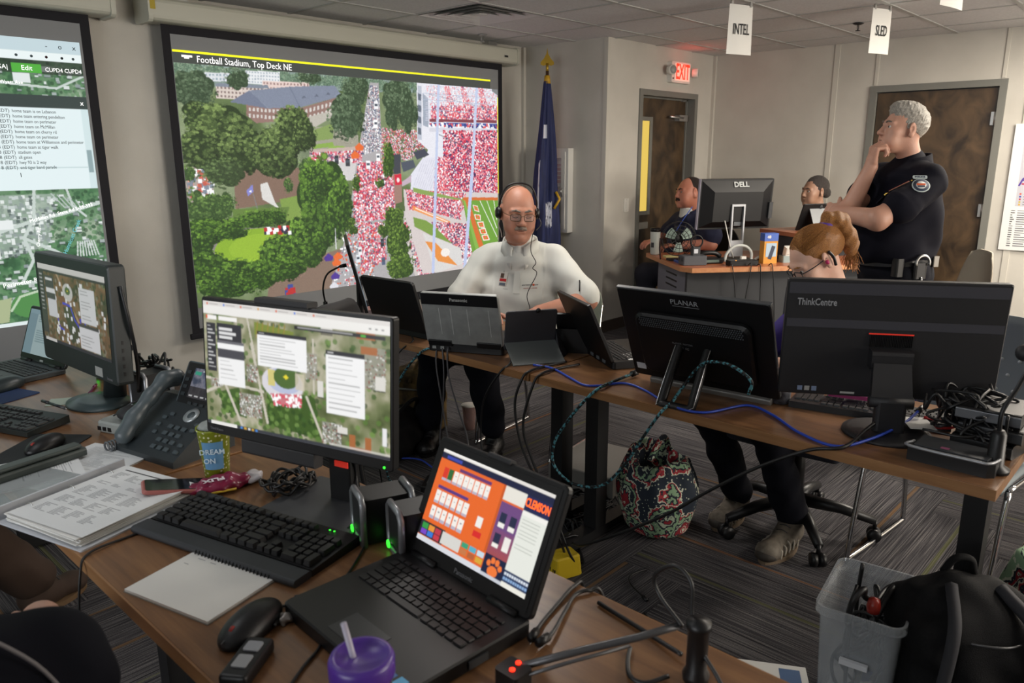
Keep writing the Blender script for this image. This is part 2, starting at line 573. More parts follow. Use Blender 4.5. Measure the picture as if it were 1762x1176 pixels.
def nets(name, D, lo, res, clip=None):
	"""naive surface nets; clip(p)->bool array keeps vertices (open hems)"""
	S = D < 0
	nx, ny, nz = D.shape
	cnt = np.zeros((nx - 1, ny - 1, nz - 1), np.int8)
	for dx in (0, 1):
		for dy in (0, 1):
			for dz in (0, 1):
				cnt += S[dx:nx - 1 + dx, dy:ny - 1 + dy, dz:nz - 1 + dz]
	act = np.argwhere((cnt > 0) & (cnt < 8))
	idx = np.full(cnt.shape, -1, np.int64)
	idx[act[:, 0], act[:, 1], act[:, 2]] = np.arange(len(act))
	acc = np.zeros((len(act), 3)); num = np.zeros(len(act))
	corners = [(i, j, k) for i in (0, 1) for j in (0, 1) for k in (0, 1)]
	vals = {c: D[act[:, 0] + c[0], act[:, 1] + c[1], act[:, 2] + c[2]].astype(float) for c in corners}
	for c in corners:
		for a in range(3):
			if c[a] == 0:
				d = list(c); d[a] = 1; d = tuple(d)
				v0, v1 = vals[c], vals[d]
				m = (v0 < 0) != (v1 < 0)
				t = v0[m] / (v0[m] - v1[m])
				p = np.tile(np.array(c, float), (m.sum(), 1)); p[:, a] += t
				acc[m] += p; num[m] += 1
	co = lo + (act + acc / num[:, None]) * res
	faces = []
	for a in range(3):
		b, c = (a + 1) % 3, (a + 2) % 3
		sl0 = [slice(None)] * 3; sl1 = [slice(None)] * 3
		sl0[a] = slice(0, -1); sl1[a] = slice(1, None)
		ch = S[tuple(sl0)] != S[tuple(sl1)]
		e = np.argwhere(ch)
		ok = (e[:, b] > 0) & (e[:, c] > 0) & (e[:, b] < D.shape[b] - 1) & (e[:, c] < D.shape[c] - 1)
		e = e[ok]
		ins = S[e[:, 0], e[:, 1], e[:, 2]]
		q = []
		for (ob, oc) in ((0, 0), (1, 0), (1, 1), (0, 1)):
			g = e.copy(); g[:, b] -= ob; g[:, c] -= oc
			q.append(idx[g[:, 0], g[:, 1], g[:, 2]])
		q = np.stack(q, 1)
		q[~ins] = q[~ins][:, ::-1]
		faces.append(q)
	F = np.concatenate(faces)
	F = F[(F >= 0).all(1)]
	if clip is not None:
		keep = clip(co)
		F = F[keep[F].all(1)]
		used = np.unique(F); mp = np.full(len(co), -1); mp[used] = np.arange(len(used))
		co = co[used]; F = mp[F]
	me = bpy.data.meshes.new(name)
	me.vertices.add(len(co)); me.vertices.foreach_set('co', co.astype(np.float32).reshape(-1))
	nf = len(F)
	me.loops.add(nf * 4); me.loops.foreach_set('vertex_index', F.astype(np.int32).reshape(-1))
	me.polygons.add(nf)
	me.polygons.foreach_set('loop_start', np.arange(0, nf * 4, 4, dtype=np.int32))
	me.polygons.foreach_set('use_smooth', np.ones(nf, bool))
	me.update(calc_edges=True)
	return me

rnd = random.Random(7)
# ================================================================== THE ROOM
XA, XB = -2.6, 7.1          # near wall and back wall (the one with the poster)
YA, YB = -3.4, 4.82         # right wall and screen wall
XC, YC = 5.35, 3.90         # the boxed-out corner with the exit door
ZC = 2.446

def wall_mat(name, col, col2):
	m = mat(name, col, rough=.8, noise=(3.0, col2), bump=(260, .12))
	return m
M_wall = wall_mat('vinyl wall panel', '#c4c0b7', '#bab6ad')
M_base = mat('baseboard vinyl', '#4a403a', rough=.6)
M_batten = mat('panel batten', '#c0bcb2', rough=.75)
M_frame_grey = mat('grey door frame paint', '#73736d', rough=.5)
M_steel = mat('brushed steel', '#b8b8b6', rough=.3, metal=.9)
M_white_plastic = mat('white plastic', '#d8d6cf', rough=.45)

# ---- floor of carpet planks laid in a herringbone
def carpet_mat():
	m = bpy.data.materials.new('striped carpet plank'); m.use_nodes = True
	nt = m.node_tree; b = nt.nodes['Principled BSDF']; N = nt.nodes.new; L = nt.links.new
	tc = N('ShaderNodeTexCoord'); oi = N('ShaderNodeObjectInfo')
	sep = N('ShaderNodeSeparateXYZ'); L(tc.outputs['Object'], sep.inputs[0])
	rnd_ = N('ShaderNodeMath'); rnd_.operation = 'MULTIPLY'; rnd_.inputs[1].default_value = 37.0; L(oi.outputs['Random'], rnd_.inputs[0])
	ad = N('ShaderNodeMath'); ad.operation = 'ADD'; L(sep.outputs[1], ad.inputs[0]); L(rnd_.outputs[0], ad.inputs[1])
	cmb = N('ShaderNodeCombineXYZ'); mx = N('ShaderNodeMath'); mx.operation = 'MULTIPLY'; mx.inputs[1].default_value = .012
	L(sep.outputs[0], mx.inputs[0]); L(mx.outputs[0], cmb.inputs[0]); L(ad.outputs[0], cmb.inputs[1])
	def tex(scale, detail, src=cmb.outputs[0]):
		n = N('ShaderNodeTexNoise'); n.inputs['Scale'].default_value = scale; n.inputs['Detail'].default_value = detail; L(src, n.inputs['Vector']); return n
	def ramp(src, stops):
		r = N('ShaderNodeValToRGB'); e = r.color_ramp.elements
		e[0].position, e[0].color = stops[0][0], (*lin(stops[0][1]), 1)
		e[1].position, e[1].color = stops[-1][0], (*lin(stops[-1][1]), 1)
		for p, c in stops[1:-1]:
			q = e.new(p); q.color = (*lin(c), 1)
		L(src, r.inputs[0]); return r
	stripe = ramp(tex(230, 3).outputs['Fac'], [(.34, '#29282b'), (.5, '#474548'), (.66, '#6c6968')])
	pile = tex(420, 2, tc.outputs['Object'])
	pr = N('ShaderNodeMapRange'); pr.inputs['From Min'].default_value = .25; pr.inputs['From Max'].default_value = .75; pr.inputs['To Min'].default_value = .35; pr.inputs['To Max'].default_value = 1.65
	L(pile.outputs['Fac'], pr.inputs[0])
	mul = N('ShaderNodeMixRGB'); mul.blend_type = 'MULTIPLY'; mul.inputs[0].default_value = 1
	L(stripe.outputs[0], mul.inputs[1]); L(pr.outputs[0], mul.inputs[2])
	# accent yarns in a few of the planks
	acc = tex(19, 0)
	am = N('ShaderNodeMath'); am.operation = 'GREATER_THAN'; am.inputs[1].default_value = .71; L(acc.outputs['Fac'], am.inputs[0])
	ac = ramp(oi.outputs['Random'], [(.0, '#7d5a2c'), (.35, '#8a5c33'), (.6, '#5f6234'), (1.0, '#8c5636')])
	ac.color_ramp.interpolation = 'CONSTANT'
	amx = N('ShaderNodeMath'); amx.operation = 'MULTIPLY'; amx.inputs[1].default_value = .5; L(am.outputs[0], amx.inputs[0])
	mix = N('ShaderNodeMixRGB'); L(amx.outputs[0], mix.inputs[0]); L(mul.outputs[0], mix.inputs[1]); L(ac.outputs[0], mix.inputs[2])
	L(mix.outputs[0], b.inputs['Base Color'])
	b.inputs['Roughness'].default_value = .95; b.inputs['Specular IOR Level'].default_value = .1
	bp = N('ShaderNodeBump'); bp.inputs['Strength'].default_value = .5; bp.inputs['Distance'].default_value = .006
	L(pile.outputs['Fac'], bp.inputs['Height']); L(bp.outputs[0], b.inputs['Normal'])
	return m
M_carpet = carpet_mat()
floor = structure(MB().box(XA, XB + .1, YA, YB + .1, -.08, -.007).build('floor', mat('floor slab', '#3a3836', rough=.9)))
pw, pn = .25, 4
pm = MB().rbox(-pn * pw / 2 + .0006, pn * pw / 2 - .0006, -pw / 2 + .0006, pw / 2 - .0006, -.007, 0, r=.002, seg=1, cham=.0012).mesh('carpet_plank')
far_mb = MB()
i0, i1, j0, j1 = int(XA / pw) - 1, int(XB / pw) + 2, int(YA / pw) - 1, int(YB / pw) + 2
n_pl = 0
for i in range(i0 - 4, i1):
	for j in range(j0 - 4, j1):
		t = (i - j) % (2 * pn)
		if t == 0: cx, cy, rz = (i + pn / 2) * pw, (j + .5) * pw, 0
		elif t == pn: cx, cy, rz = (i + .5) * pw, (j + 1 - pn / 2) * pw, PI / 2
		else: continue
		hx, hy = (pn * pw / 2, pw / 2) if rz == 0 else (pw / 2, pn * pw / 2)
		if cx - hx < XA - .01 or cx + hx > XB + .3 or cy - hy < YA - .01 or cy + hy > YB + .3: pass
		if cx < XA + .2 or cx > XB - .05 or cy < YA + .2 or cy > YB - .05: continue
		if cx > -.4 and cy > -.7 and cy < cx * 1.9 + 4.3 and cy > cx * .03 - .62:
			link('carpet_plank', pm, M_carpet, floor, (cx, cy, 0), (0, 0, rz)); n_pl += 1
		else:
			far_mb.box(-pn * pw / 2, pn * pw / 2, -pw / 2, pw / 2, -.007, 0, M=T(cx, cy, 0, rz=rz))
fo = far_mb.build('carpet_field', M_carpet, floor); fo['kind'] = 'stuff'

# ---- ceiling: 2 ft tiles in a metal grid
ceiling = structure(MB().box(XA, XB + .1, YA, YB + .1, ZC + .02, ZC + .1).build('ceiling', mat('ceiling slab', '#6c6c6a', rough=.9)))
M_tile = mat('acoustic ceiling tile', '#d2d2d2', rough=.9, noise=(60, '#c6c6c6'), bump=(300, .2))
M_tbar = mat('ceiling grid bar', '#a9a9a6', rough=.5)
G = .61
gx0, gy0 = 3.62 - G * 10, 4.24 - G * 12
tile_m = MB().rbox(-G / 2 + .006, G / 2 - .006, -G / 2 + .006, G / 2 - .006, .004, .018, r=.002, seg=1).mesh('ceiling_tile')
tile_cells = []
skip = {}
for (tx, ty, w_, c_) in TROFFERS: skip[(round((tx - gx0) / G - .5), round((ty - gy0) / G - .5))] = 1
vent_cell = (round((3.925 - gx0) / G - .5), round((3.935 - gy0) / G - .5))
for i in range(-1, 18):
	for j in range(-1, 14):
		x0, x1 = max(gx0 + i * G, XA), min(gx0 + (i + 1) * G, XB)
		y0, y1 = max(gy0 + j * G, YA), min(gy0 + (j + 1) * G, YB)
		if x1 - x0 < .02 or y1 - y0 < .02 or (x0 > XC - .02 and y0 > YC - .02): continue
		if (i, j) in skip or (i, j) == vent_cell: continue
		if x1 - x0 > G - .01 and y1 - y0 > G - .01 and not (x1 > XC and y1 > YC):
			link('ceiling_tile', tile_m, M_tile, ceiling, ((x0 + x1) / 2, (y0 + y1) / 2, ZC))
		else:
			if x1 > XC and y1 > YC: y1 = YC if x0 > XC - .3 else y1
			MB().box(x0 + .006, x1 - .006, y0 + .006, y1 - .006, .004, .018).build('ceiling_tile', M_tile, ceiling, (0, 0, ZC))
for i in range(0, 18):
	x = gx0 + i * G
	if XA < x < XB: MB().box(x - .012, x + .012, YA, YB if x < XC else YC, 0, .006).build('grid_bar', M_tbar, ceiling, (0, 0, ZC))
for j in range(0, 14):
	y = gy0 + j * G
	if YA < y < YB: MB().box(XA, XB if y < YC else XC, y - .014, y + .014, -.002, .006).build('grid_bar', M_tbar, ceiling, (0, 0, ZC))

for k, (tx, ty, wt, cl) in enumerate(TROFFERS):
	t = empty('ceiling_light', 'square fluorescent ceiling light panel above the %s' % ['side table', 'poster wall, added as fill', 'far right corner', 'right side aisle', 'middle row of tables', 'left desk'][k], 'light', (tx, ty, ZC), group=None)
	MB().box(-.3, .3, -.3, -.27, -.004, .03).box(-.3, .3, .27, .3, -.004, .03).box(-.3, -.27, -.27, .27, -.004, .03).box(.27, .3, -.27, .27, -.004, .03).build('frame', M_tbar, t)
	md = mat('light diffuser %d' % k, '#ffffff', rough=.5, emit=('#fff2e0', wt * .12))
	MB().box(-.27, .27, -.27, .27, .006, .02).build('diffuser', md, t)
	ld = bpy.data.lights.new('lamp', 'AREA'); ld.shape = 'SQUARE'; ld.size = .54; ld.energy = wt; ld.color = cl
	lo_ = bpy.data.objects.new('lamp', ld); COL.objects.link(lo_); lo_.parent = t; lo_.location = (0, 0, -.006)

# air diffuser
t = empty('air_vent', 'square louvred white air vent set in the ceiling before the screen', 'vent', (3.925, 3.935, ZC))
M_vent = mat('white vent metal', '#c9c9c6', rough=.45)
MB().box(-.295, .295, -.295, .295, .03, .034).build('backing', mat('vent throat', '#2c2c2c', rough=.8), t)
for k, hs in enumerate((.295, .225, .16, .095)):
	q = hs - .055
	v = [(-hs, -hs, -.004), (hs, -hs, -.004), (hs, hs, -.004), (-hs, hs, -.004), (-q, -q, .022), (q, -q, .022), (q, q, .022), (-q, q, .022)]
	f = [(0, 1, 5, 4), (1, 2, 6, 5), (2, 3, 7, 6), (3, 0, 4, 7)]
	MB().add(v, f).add([(x, y, z + .004) for x, y, z in v], [g[::-1] for g in f]).build('louvre', M_vent, t)
MB().box(-.035, .035, -.035, .035, .0, .006).build('centre_plate', M_vent, t)

def sprinkler(x, y, label, dark):
	t = empty('fire_sprinkler', label, 'sprinkler', (x, y, ZC))
	m = mat('sprinkler dark' if dark else 'sprinkler chrome', '#3a3a3a' if dark else '#a8a8a8', rough=.35, metal=.7)
	MB().lathe([(.038, .001), (.038, -.004), (.02, -.012)], 16).build('rosette', m, t)
	MB().tube([(-.012, 0, -.01), (-.014, 0, -.035), (0, 0, -.048)], .003, 6).tube([(.012, 0, -.01), (.014, 0, -.035), (0, 0, -.048)], .003, 6).build('yoke', m, t)
	MB().lathe([(.004, -.046), (.018, -.05), (.018, -.053), (.001, -.053)], 12).build('deflector', m, t)
sprinkler(4.557, 4.541, 'small chrome fire sprinkler in the ceiling above the projection screen', False)
sprinkler(6.065, 2.196, 'small dark fire sprinkler in the ceiling between two paper signs', True)

# ---- walls
WT = .13
structure(MB().box(XA, XC, YB, YB + WT, 0, ZC + .02).build('wall_left', M_wall))
structure(MB().box(XC, XC + WT, YC, YB + WT, 0, ZC + .02).build('wall_corner', M_wall))
D1a, D1b, D1h = 5.87, 6.75, 2.03      # exit door opening
structure(MB().box(XC + WT, D1a - .012, YC, YC + WT, 0, ZC + .02).box(D1b + .012, XB, YC, YC + WT, 0, ZC + .02).box(D1a - .012, D1b + .012, YC, YC + WT, D1h + .012, ZC + .02).build('wall_exit', M_wall))
D2a, D2b, D2h = 1.455, 2.36, 2.03     # door behind the officer
structure(MB().box(XB, XB + WT, D2b + .012, YC + WT, 0, ZC + .02).box(XB, XB + WT, YA, D2a - .012, 0, ZC + .02).box(XB, XB + WT, D2a - .012, D2b + .012, D2h + .012, ZC + .02).build('wall_back', M_wall))
structure(MB().box(XA - WT, XA, YA - WT, YB + WT, 0, ZC + .02).build('wall_near', M_wall))
structure(MB().box(XA, XB + WT, YA - WT, YA, 0, ZC + .02).build('wall_right', M_wall))
structure(MB().box(XA, XC - .012, YB - .012, YB, 0, .1).build('baseboard_left', M_base))
structure(MB().box(XC - .012, XC, YC - .012, YB - .012, 0, .1).build('baseboard_corner', M_base))
structure(MB().box(XC, D1a - .06, YC - .012, YC, 0, .1).box(D1b + .06, XB - .012, YC - .012, YC, 0, .1).build('baseboard_exit', M_base))
structure(MB().box(XB - .012, XB, D2b + .06, YC, 0, .1).box(XB - .012, XB, YA, D2a - .06, 0, .1).build('baseboard_back', M_base))
# glowing panes and area lamps added behind and beside the camera as soft fill
def window(n, loc, rz, w, h, watts, colr):
	o = structure(MB().box(-w / 2, w / 2, .0, .01, -h / 2, h / 2).build('window_%d' % n, mat('glowing fill pane %d' % n, '#dfe6ea', rough=.2, emit=('#e8eef2' if colr[2] > .9 else '#ffe6c4', watts * .03)), None, loc, (0, 0, rz)))
	MB().box(-w / 2 - .05, w / 2 + .05, -.02, .03, h / 2, h / 2 + .05).box(-w / 2 - .05, w / 2 + .05, -.02, .03, -h / 2 - .05, -h / 2).box(-w / 2 - .05, -w / 2, -.02, .03, -h / 2, h / 2).box(w / 2, w / 2 + .05, -.02, .03, -h / 2, h / 2).build('window_frame', M_frame_grey, o)
	MB().box(-.015, .015, -.012, .0, -h / 2, h / 2).build('fill_window_mullion', M_frame_grey, o)
	ld = bpy.data.lights.new('fill_light', 'AREA'); ld.shape = 'RECTANGLE'; ld.size = w; ld.size_y = h; ld.energy = watts; ld.color = colr
	lo_ = bpy.data.objects.new('fill_light', ld); COL.objects.link(lo_); lo_.parent = o; lo_.location = (0, -.03, 0); lo_.rotation_euler = (-PI / 2, 0, 0)
for k_, a_ in enumerate(FILL_WINDOWS): window(k_ + 1, *a_)
n_tr = 0
def batten(x0, x1, y0, y1, z0=.1, z1=ZC):
	global n_tr
	n_tr += 1
	structure(MB().box(x0, x1, y0, y1, z0, z1).build('trim_%d' % n_tr, M_batten))
for y in (2.72, 1.25, .05, -1.15): batten(XB - .007, XB, y - .022, y + .022)
batten(XB - .007, XB, D2b + .005, D2b + .03, D2h + .06); batten(XB - .007, XB, D2a - .03, D2a - .005, D2h + .06)
batten(XB - .03, XB, YC - .03, YC); batten(XC - .006, XC + .03, YC - .006, YC + .03); batten(XC - .03, XC, YB - .03, YB)
for x in (-1.4, -.2, 5.0): batten(x - .022, x + .022, YB - .007, YB)

# ---- doors
def door_wood():
	m = bpy.data.materials.new('dark stained birch door'); m.use_nodes = True
	nt = m.node_tree; b = nt.nodes['Principled BSDF']; N = nt.nodes.new; L = nt.links.new
	tc = N('ShaderNodeTexCoord'); mp = N('ShaderNodeMapping'); mp.inputs['Scale'].default_value = (2.6, 2.6, 2.0); L(tc.outputs['Object'], mp.inputs[0])
	n = N('ShaderNodeTexNoise'); n.inputs['Scale'].default_value = 2.2; n.inputs['Detail'].default_value = 7; n.inputs['Distortion'].default_value = .8; L(mp.outputs[0], n.inputs['Vector'])
	r = N('ShaderNodeValToRGB'); e = r.color_ramp.elements
	e[0].position = .33; e[0].color = (*lin('#2a2016'), 1); e[1].position = .7; e[1].color = (*lin('#5c4832'), 1)
	L(n.outputs['Fac'], r.inputs[0]); L(r.outputs[0], b.inputs['Base Color'])
	b.inputs['Roughness'].default_value = .38
	return m
M_door = door_wood()
# exit door: recessed leaf hinged at the right, narrow lite at the left
d = structure(MB().box(D1a + .012, D1b - .012, .084, .126, .008, D1h - .012).build('door_1', M_door, None, (0, YC, 0)))
MB().box(D1a - .05, D1a, -.012, WT + .012, 0, D1h + .05).box(D1b, D1b + .05, -.012, WT + .012, 0, D1h + .05).box(D1a, D1b, -.012, WT + .012, D1h, D1h + .05).build('door_frame', M_frame_grey, d)
MB().box(D1a, D1a + .014, .07, .085, 0, D1h).box(D1b - .014, D1b, .07, .085, 0, D1h).box(D1a, D1b, .07, .085, D1h - .014, D1h).build('door_stop', M_frame_grey, d)
lx0, lx1, lz0, lz1 = D1a + .05, D1a + .24, 1.02, 1.82
MB().box(lx0 - .035, lx0, .066, .09, lz0 - .035, lz1 + .035).box(lx1, lx1 + .045, .066, .09, lz0 - .035, lz1 + .035).box(lx0, lx1, .066, .09, lz0 - .035, lz0).box(lx0, lx1, .066, .09, lz1, lz1 + .035).build('lite_frame', M_frame_grey, d)
pane = MB().box(lx0, lx1, .074, .082, lz0, lz1).build('pane', mat('lit door pane', '#3a3010', rough=.2, emit=('#f3cf62', .85)), d)
pane['label'] = 'narrow yellow lit glass pane'
cl = MB().box(D1b - .2, D1b - .05, .03, .083, 1.83, 1.885).build('door_closer', M_steel, d)
MB().tube([(D1b - .13, .035, 1.86), (D1b - .34, .045, 1.865)], .012, 8).build('arm', M_steel, cl)
MB().box(D1a + .0, D1a + .24, .05, .084, .86, .92).build('push_bar', M_steel, d)
MB().box(D1b - .1, D1b - .06, .06, .08, D1h - .02, D1h - .008).build('latch_plate', M_steel, d)
# plain door behind the officer: leaf nearly flush, hinges at the right
d = structure(MB().box(.018, .06, D2a + .006, D2b - .006, .008, D2h - .008).build('door_2', M_door, None, (XB, 0, 0)))
MB().box(-.015, WT + .012, D2a - .052, D2a, 0, D2h + .052).box(-.015, WT + .012, D2b, D2b + .052, 0, D2h + .052).box(-.015, WT + .012, D2a, D2b, D2h, D2h + .052).build('door_frame', M_frame_grey, d)
for z in (.26, 1.03, 1.74):
	MB().tube([(.004, D2a + .006, z), (.004, D2a + .006, z + .1)], .011, 8).box(-.002, .019, D2a - .001, D2a + .035, z, z + .1).build('hinge', M_steel, d)
MB().lathe([(.004, 0), (.03, .004), (.03, .012), (.011, .016), (.011, .04), (.027, .052), (.024, .072), (.001, .076)], 18, M=T(.02, D2b - .07, .96, ry=-PI / 2)).build('door_knob', M_steel, d)

# ---- exit sign with two lamp heads
t = empty('exit_sign', 'white exit sign box with glowing red letters over the far door', 'exit sign', (6.41, YC, 2.245))
MB().rbox(-.16, .16, -.05, 0, -.09, .09, r=.012, axis='y').build('housing', M_white_plastic, t)
MB().box(-.108, .142, -.054, -.05, -.072, .074).build('face_plate', mat('exit face', '#e9d9cf', rough=.4, emit=('#ffb7a0', .35)), t)
text('exit_lettering', 'EXIT', .185, mat('exit red', '#ff2a1c', emit=('#ff2010', 3.2)), t, (.017, -.056, 0), bold=.003, sx=.62)
for sx in (-1, 1):
	h = MB().lathe([(.012, 0), (.04, .004), (.043, .02), (.043, .05), (.036, .06)], 18, M=T(sx * .19, -.045, .01, rx=PI / 2, rz=sx * .45)).build('lamp_head', M_white_plastic, t)
	MB().lathe([(.001, .061), (.034, .061), (.034, .057)], 18, M=T(sx * .19, -.045, .01, rx=PI / 2, rz=sx * .45)).build('lens', mat('lamp lens', '#9a9a96', rough=.2), h)
MB().lathe([(.001, .004), (.008, .004), (.008, 0)], 10, M=T(-.135, -.05, -.055, rx=PI / 2)).build('test_button', mat('test button', '#20302a', rough=.3), t)
el = bpy.data.lights.new('lamp', 'POINT'); el.energy = .5; el.color = (1, .1, .05); el.shadow_soft_size = .08
eo = bpy.data.objects.new('lamp', el); COL.objects.link(eo); eo.parent = t; eo.location = (.02, -.13, .02)

# light switch
t = empty('light_switch', 'white rocker light switch plate beside the exit door', 'light switch', (5.672, YC, 1.095))
MB().rbox(-.036, .036, -.006, 0, -.058, .058, r=.006, axis='y').build('plate', M_white_plastic, t)
MB().rbox(-.012, .012, -.011, -.006, -.03, .03, r=.003, axis='y').build('rocker', M_white_plastic, t)
for z in (-.045, .045): MB().lathe([(.001, .002), (.004, .0015), (.004, 0)], 8, M=T(0, -.006, z, rx=PI / 2)).build('screw', M_steel, t)

# glazed extinguisher cabinet behind the flag
t = empty('extinguisher_cabinet', 'white framed glass fronted wall cabinet half hidden by the blue flag', 'wall cabinet', (XC, 4.42, 1.22))
MB().box(-.07, 0, -.18, -.13, -.36, .36).box(-.07, 0, .13, .18, -.36, .36).box(-.07, 0, -.13, .13, -.36, -.31).box(-.07, 0, -.13, .13, .31, .36).build('frame', M_white_plastic, t)
MB().box(-.02, -.001, -.13, .13, -.31, .31).build('back_panel', mat('cabinet inside', '#cfd0d2', rough=.5), t)
dr = MB().box(-.078, -.07, -.15, -.11, -.33, .33).box(-.078, -.07, .11, .15, -.33, .33).box(-.078, -.07, -.11, .11, -.33, -.28).box(-.078, -.07, -.11, .11, .28, .33).build('door', M_white_plastic, t)
MB().box(-.074, -.072, -.11, .11, -.28, .28).build('pane', mat('cabinet glass', '#e4e8ea', rough=.05, alpha=.25), dr)
MB().tube([(-.08, -.125, .02), (-.1, -.125, .0), (-.08, -.125, -.05)], .006, 6).build('latch', M_steel, dr)
p = Pic(.18, .5, 60, '#dcdcdc', 5)
for k in range(5): p.rect(.02, .02 + k * .035, .16, .045 + k * .035, '#a3465a', .8)
for k in range(26): p.rect(.02, .22 + k * .0105, .02 + p.rng.uniform(.06, .14), .226 + k * .0105, ['#6a7a62', '#b07a5a', '#8a8a9a'][k % 3])
p.build('notice_sheet', picture_mat('cabinet notice', 0), t, (-.03, 0, 0), (0, 0, -PI / 2))

# ---- paper signs hanging from the ceiling grid
M_paper = mat('white paper', '#d9d8d4', rough=.8)
M_ink = mat('black ink', '#16161a', rough=.7)
def paper_sign(x, y, word, label, rz, w=.24, h=.33, bend=.02):
	t = empty('hanging_sign', label, 'sign', (x, y, ZC - .004), rz)
	mb = MB(); n = 8; vs_, fs = [], []
	for s_ in (0, .0006):
		for i in range(n + 1):
			a = i / n
			for k in range(2):
				vs_.append((-w / 2 + w * a, s_ - bend * math.sin(a * PI) + (bend * (a - .5) * 2 if k else 0), -.02 - h * (1 - k)))
	m2 = (n + 1) * 2
	for i in range(n):
		q = (i * 2, i * 2 + 2, i * 2 + 3, i * 2 + 1); fs += [q, tuple(x_ + m2 for x_ in q[::-1])]
	mb.add(vs_, fs, True).build('sheet', M_paper, t)
	for sx in (-.38, .38):
		MB().box(sx * w - .008, sx * w + .008, -.006, .006, -.028, .004).build('clip', M_steel, t)
	if word: text('sign_lettering', word, .09, M_ink, t, (0, -bend - .0035, -.02 - h * .5), bold=.0006, sx=.56)
paper_sign(4.70, 2.42, 'INTEL', 'white paper sign reading INTEL hanging from the ceiling grid', R(-21), w=.2, h=.29, bend=.008)
paper_sign(5.45, 1.83, 'SLED', 'white paper sign reading SLED hanging from the ceiling grid', R(-19), w=.19, h=.27, bend=.004)
paper_sign(3.80, 1.0, '', 'blank lower corner of a paper sign cut off at the top edge', R(-8), w=.22, h=.3, bend=.006)

# ---- poster on the back wall
t = empty('wall_poster', 'large white printed poster with red circles and a legend on the back wall', 'poster', (XB - .014, .93, 1.265), -PI / 2)
PW, PH = .76, .96
p = Pic(PW, PH, 300, '#dededc', 9)
p.rect(.09, .03, .7, .115, '#4a2f8c'); p.rect(.07, .145, .73, .62, '#b9b9c2')
for cx, cy, r_, c in ((.13, .26, .03, '#c9503c'), (.15, .335, .055, '#a9c2d8'), (.15, .335, .042, '#c9503c'), (.32, .3, .05, '#c9503c'), (.5, .4, .08, '#cfa23c'), (.62, .25, .05, '#5b7ab0')): p.ell(cx, cy, r_, r_, c)
p.line([(.08, .46), (.1, .41), (.14, .39), (.16, .46)], .012, '#4a2f8c'); p.line([(.1, .45), (.18, .45)], .012, '#b03a5a'); p.line([(.1, .42), (.18, .425)], .01, '#4a2f8c')
for k, c in enumerate(('#c9503c', '#4a3f9c', '#b02a3a', '#b5a53c', '#c9a03c')): p.rect(.09, .52 + k * .02, .105, .532 + k * .02, c); p.rect(.12, .523 + k * .02, .2, .529 + k * .02, '#7a7a82')
for k in range(17):
	y = .65 + k * .017
	for x in (.05, .3, .52):
		p.rect(x, y, x + p.rng.uniform(.012, .03), y + .007, '#4a4a4e'); p.rect(x + .045, y, x + .045 + p.rng.uniform(.04, .13), y + .007, '#6a6a70')
MB().box(-PW / 2, PW / 2, 0, .005, -PH / 2, PH / 2).build('backing_board', M_paper, t)
p.build('printed_sheet', picture_mat('poster print', 0, rough=.6), t, (0, -.001, 0))
# ================================================================== PROJECTION SCREENS
YS = 4.72
M_black_border = mat('matte black screen border', '#17161c', rough=.85)
M_screen_grey = mat('projection fabric', '#8a8c8e', rough=.9)
M_housing = mat('cream screen housing', '#bdbcae', rough=.45)
M_proj = picture_mat('projected picture', 1.0 * SCREEN_GAIN, base=.03, rough=.9)

def proj_screen(x0, x1, label):
	t = empty('projection_screen', label, 'projection screen', ((x0 + x1) / 2, YS, 0))
	w = (x1 - x0) / 2
	MB().rbox(-w - .08, w + .085, -.1, .09, 2.272, 2.40, r=.03, axis='x').build('housing', M_housing, t)
	MB().rbox(-w - .105, -w - .08, -.105, .095, 2.262, 2.405, r=.03, axis='x').build('end_cap', M_housing, t)
	MB().rbox(w + .085, w + .11, -.105, .095, 2.262, 2.405, r=.03, axis='x').build('end_cap', M_housing, t)
	MB().box(-w, w, 0, .001, .42, 2.275).build('border', M_black_border, t)
	MB().box(-w + .05, w - .05, -.001, 0, .452, 2.223).build('fabric', M_screen_grey, t)
	MB().rbox(-w - .012, w + .012, -.012, .014, .388, .424, r=.008, axis='x').build('bottom_bar', M_black_border, t)
	return t

scr = proj_screen(2.095, 4.967, 'large projection screen showing an aerial view of a crowded stadium street')
for xx in (-1.3, 1.35):
	MB().box(xx - .05, xx + .05, .02, .1, 2.40, ZC).build('wall_bracket', M_steel, scr)
MB().box(1.36, 1.4, -.107, -.105, 2.315, 2.33).build('maker_badge', M_ink, scr)
MB().box(-1.53, -1.5, -.1055, -.105, 2.33, 2.385).build('yellow_sticker', mat('yellow sticker', '#b09a20'), scr)

# ---- the stadium picture; S() places a measured point of the picture on the fabric
HM = ((1.43623127e-03, -1.46703840e-04, -9.79641801e-02), (-1.14160424e-04, 1.35083620e-03, -2.66421726e-01), (-2.20075382e-04, -4.76149523e-05, 1.0))
def S(x, y):
	w = HM[2][0] * x + HM[2][1] * y + 1
	return ((HM[0][0] * x + HM[0][1] * y + HM[0][2]) / w, (HM[1][0] * x + HM[1][1] * y + HM[1][2]) / w)
def SP(*pts): return [S(*p) for p in pts]
PW, PH = 2.762, 1.48
P = Pic(PW, PH, 660, '#7d8a6a', 3)
P.clouds(['#5d7048', '#6f8256', '#93a07e', '#7d8a70'], 3, seed=2)
# hazy distance
P.poly(SP((90, 190), (1080, 255), (1080, 330), (90, 300)), '#8fa09a')
for i in range(46):
	x = 90 + i * 22; y = 215 + .075 * x + P.rng.uniform(-6, 22)
	P.crown(*S(x, y), .05, .045, '#66806c', '#9fb29a', 14)
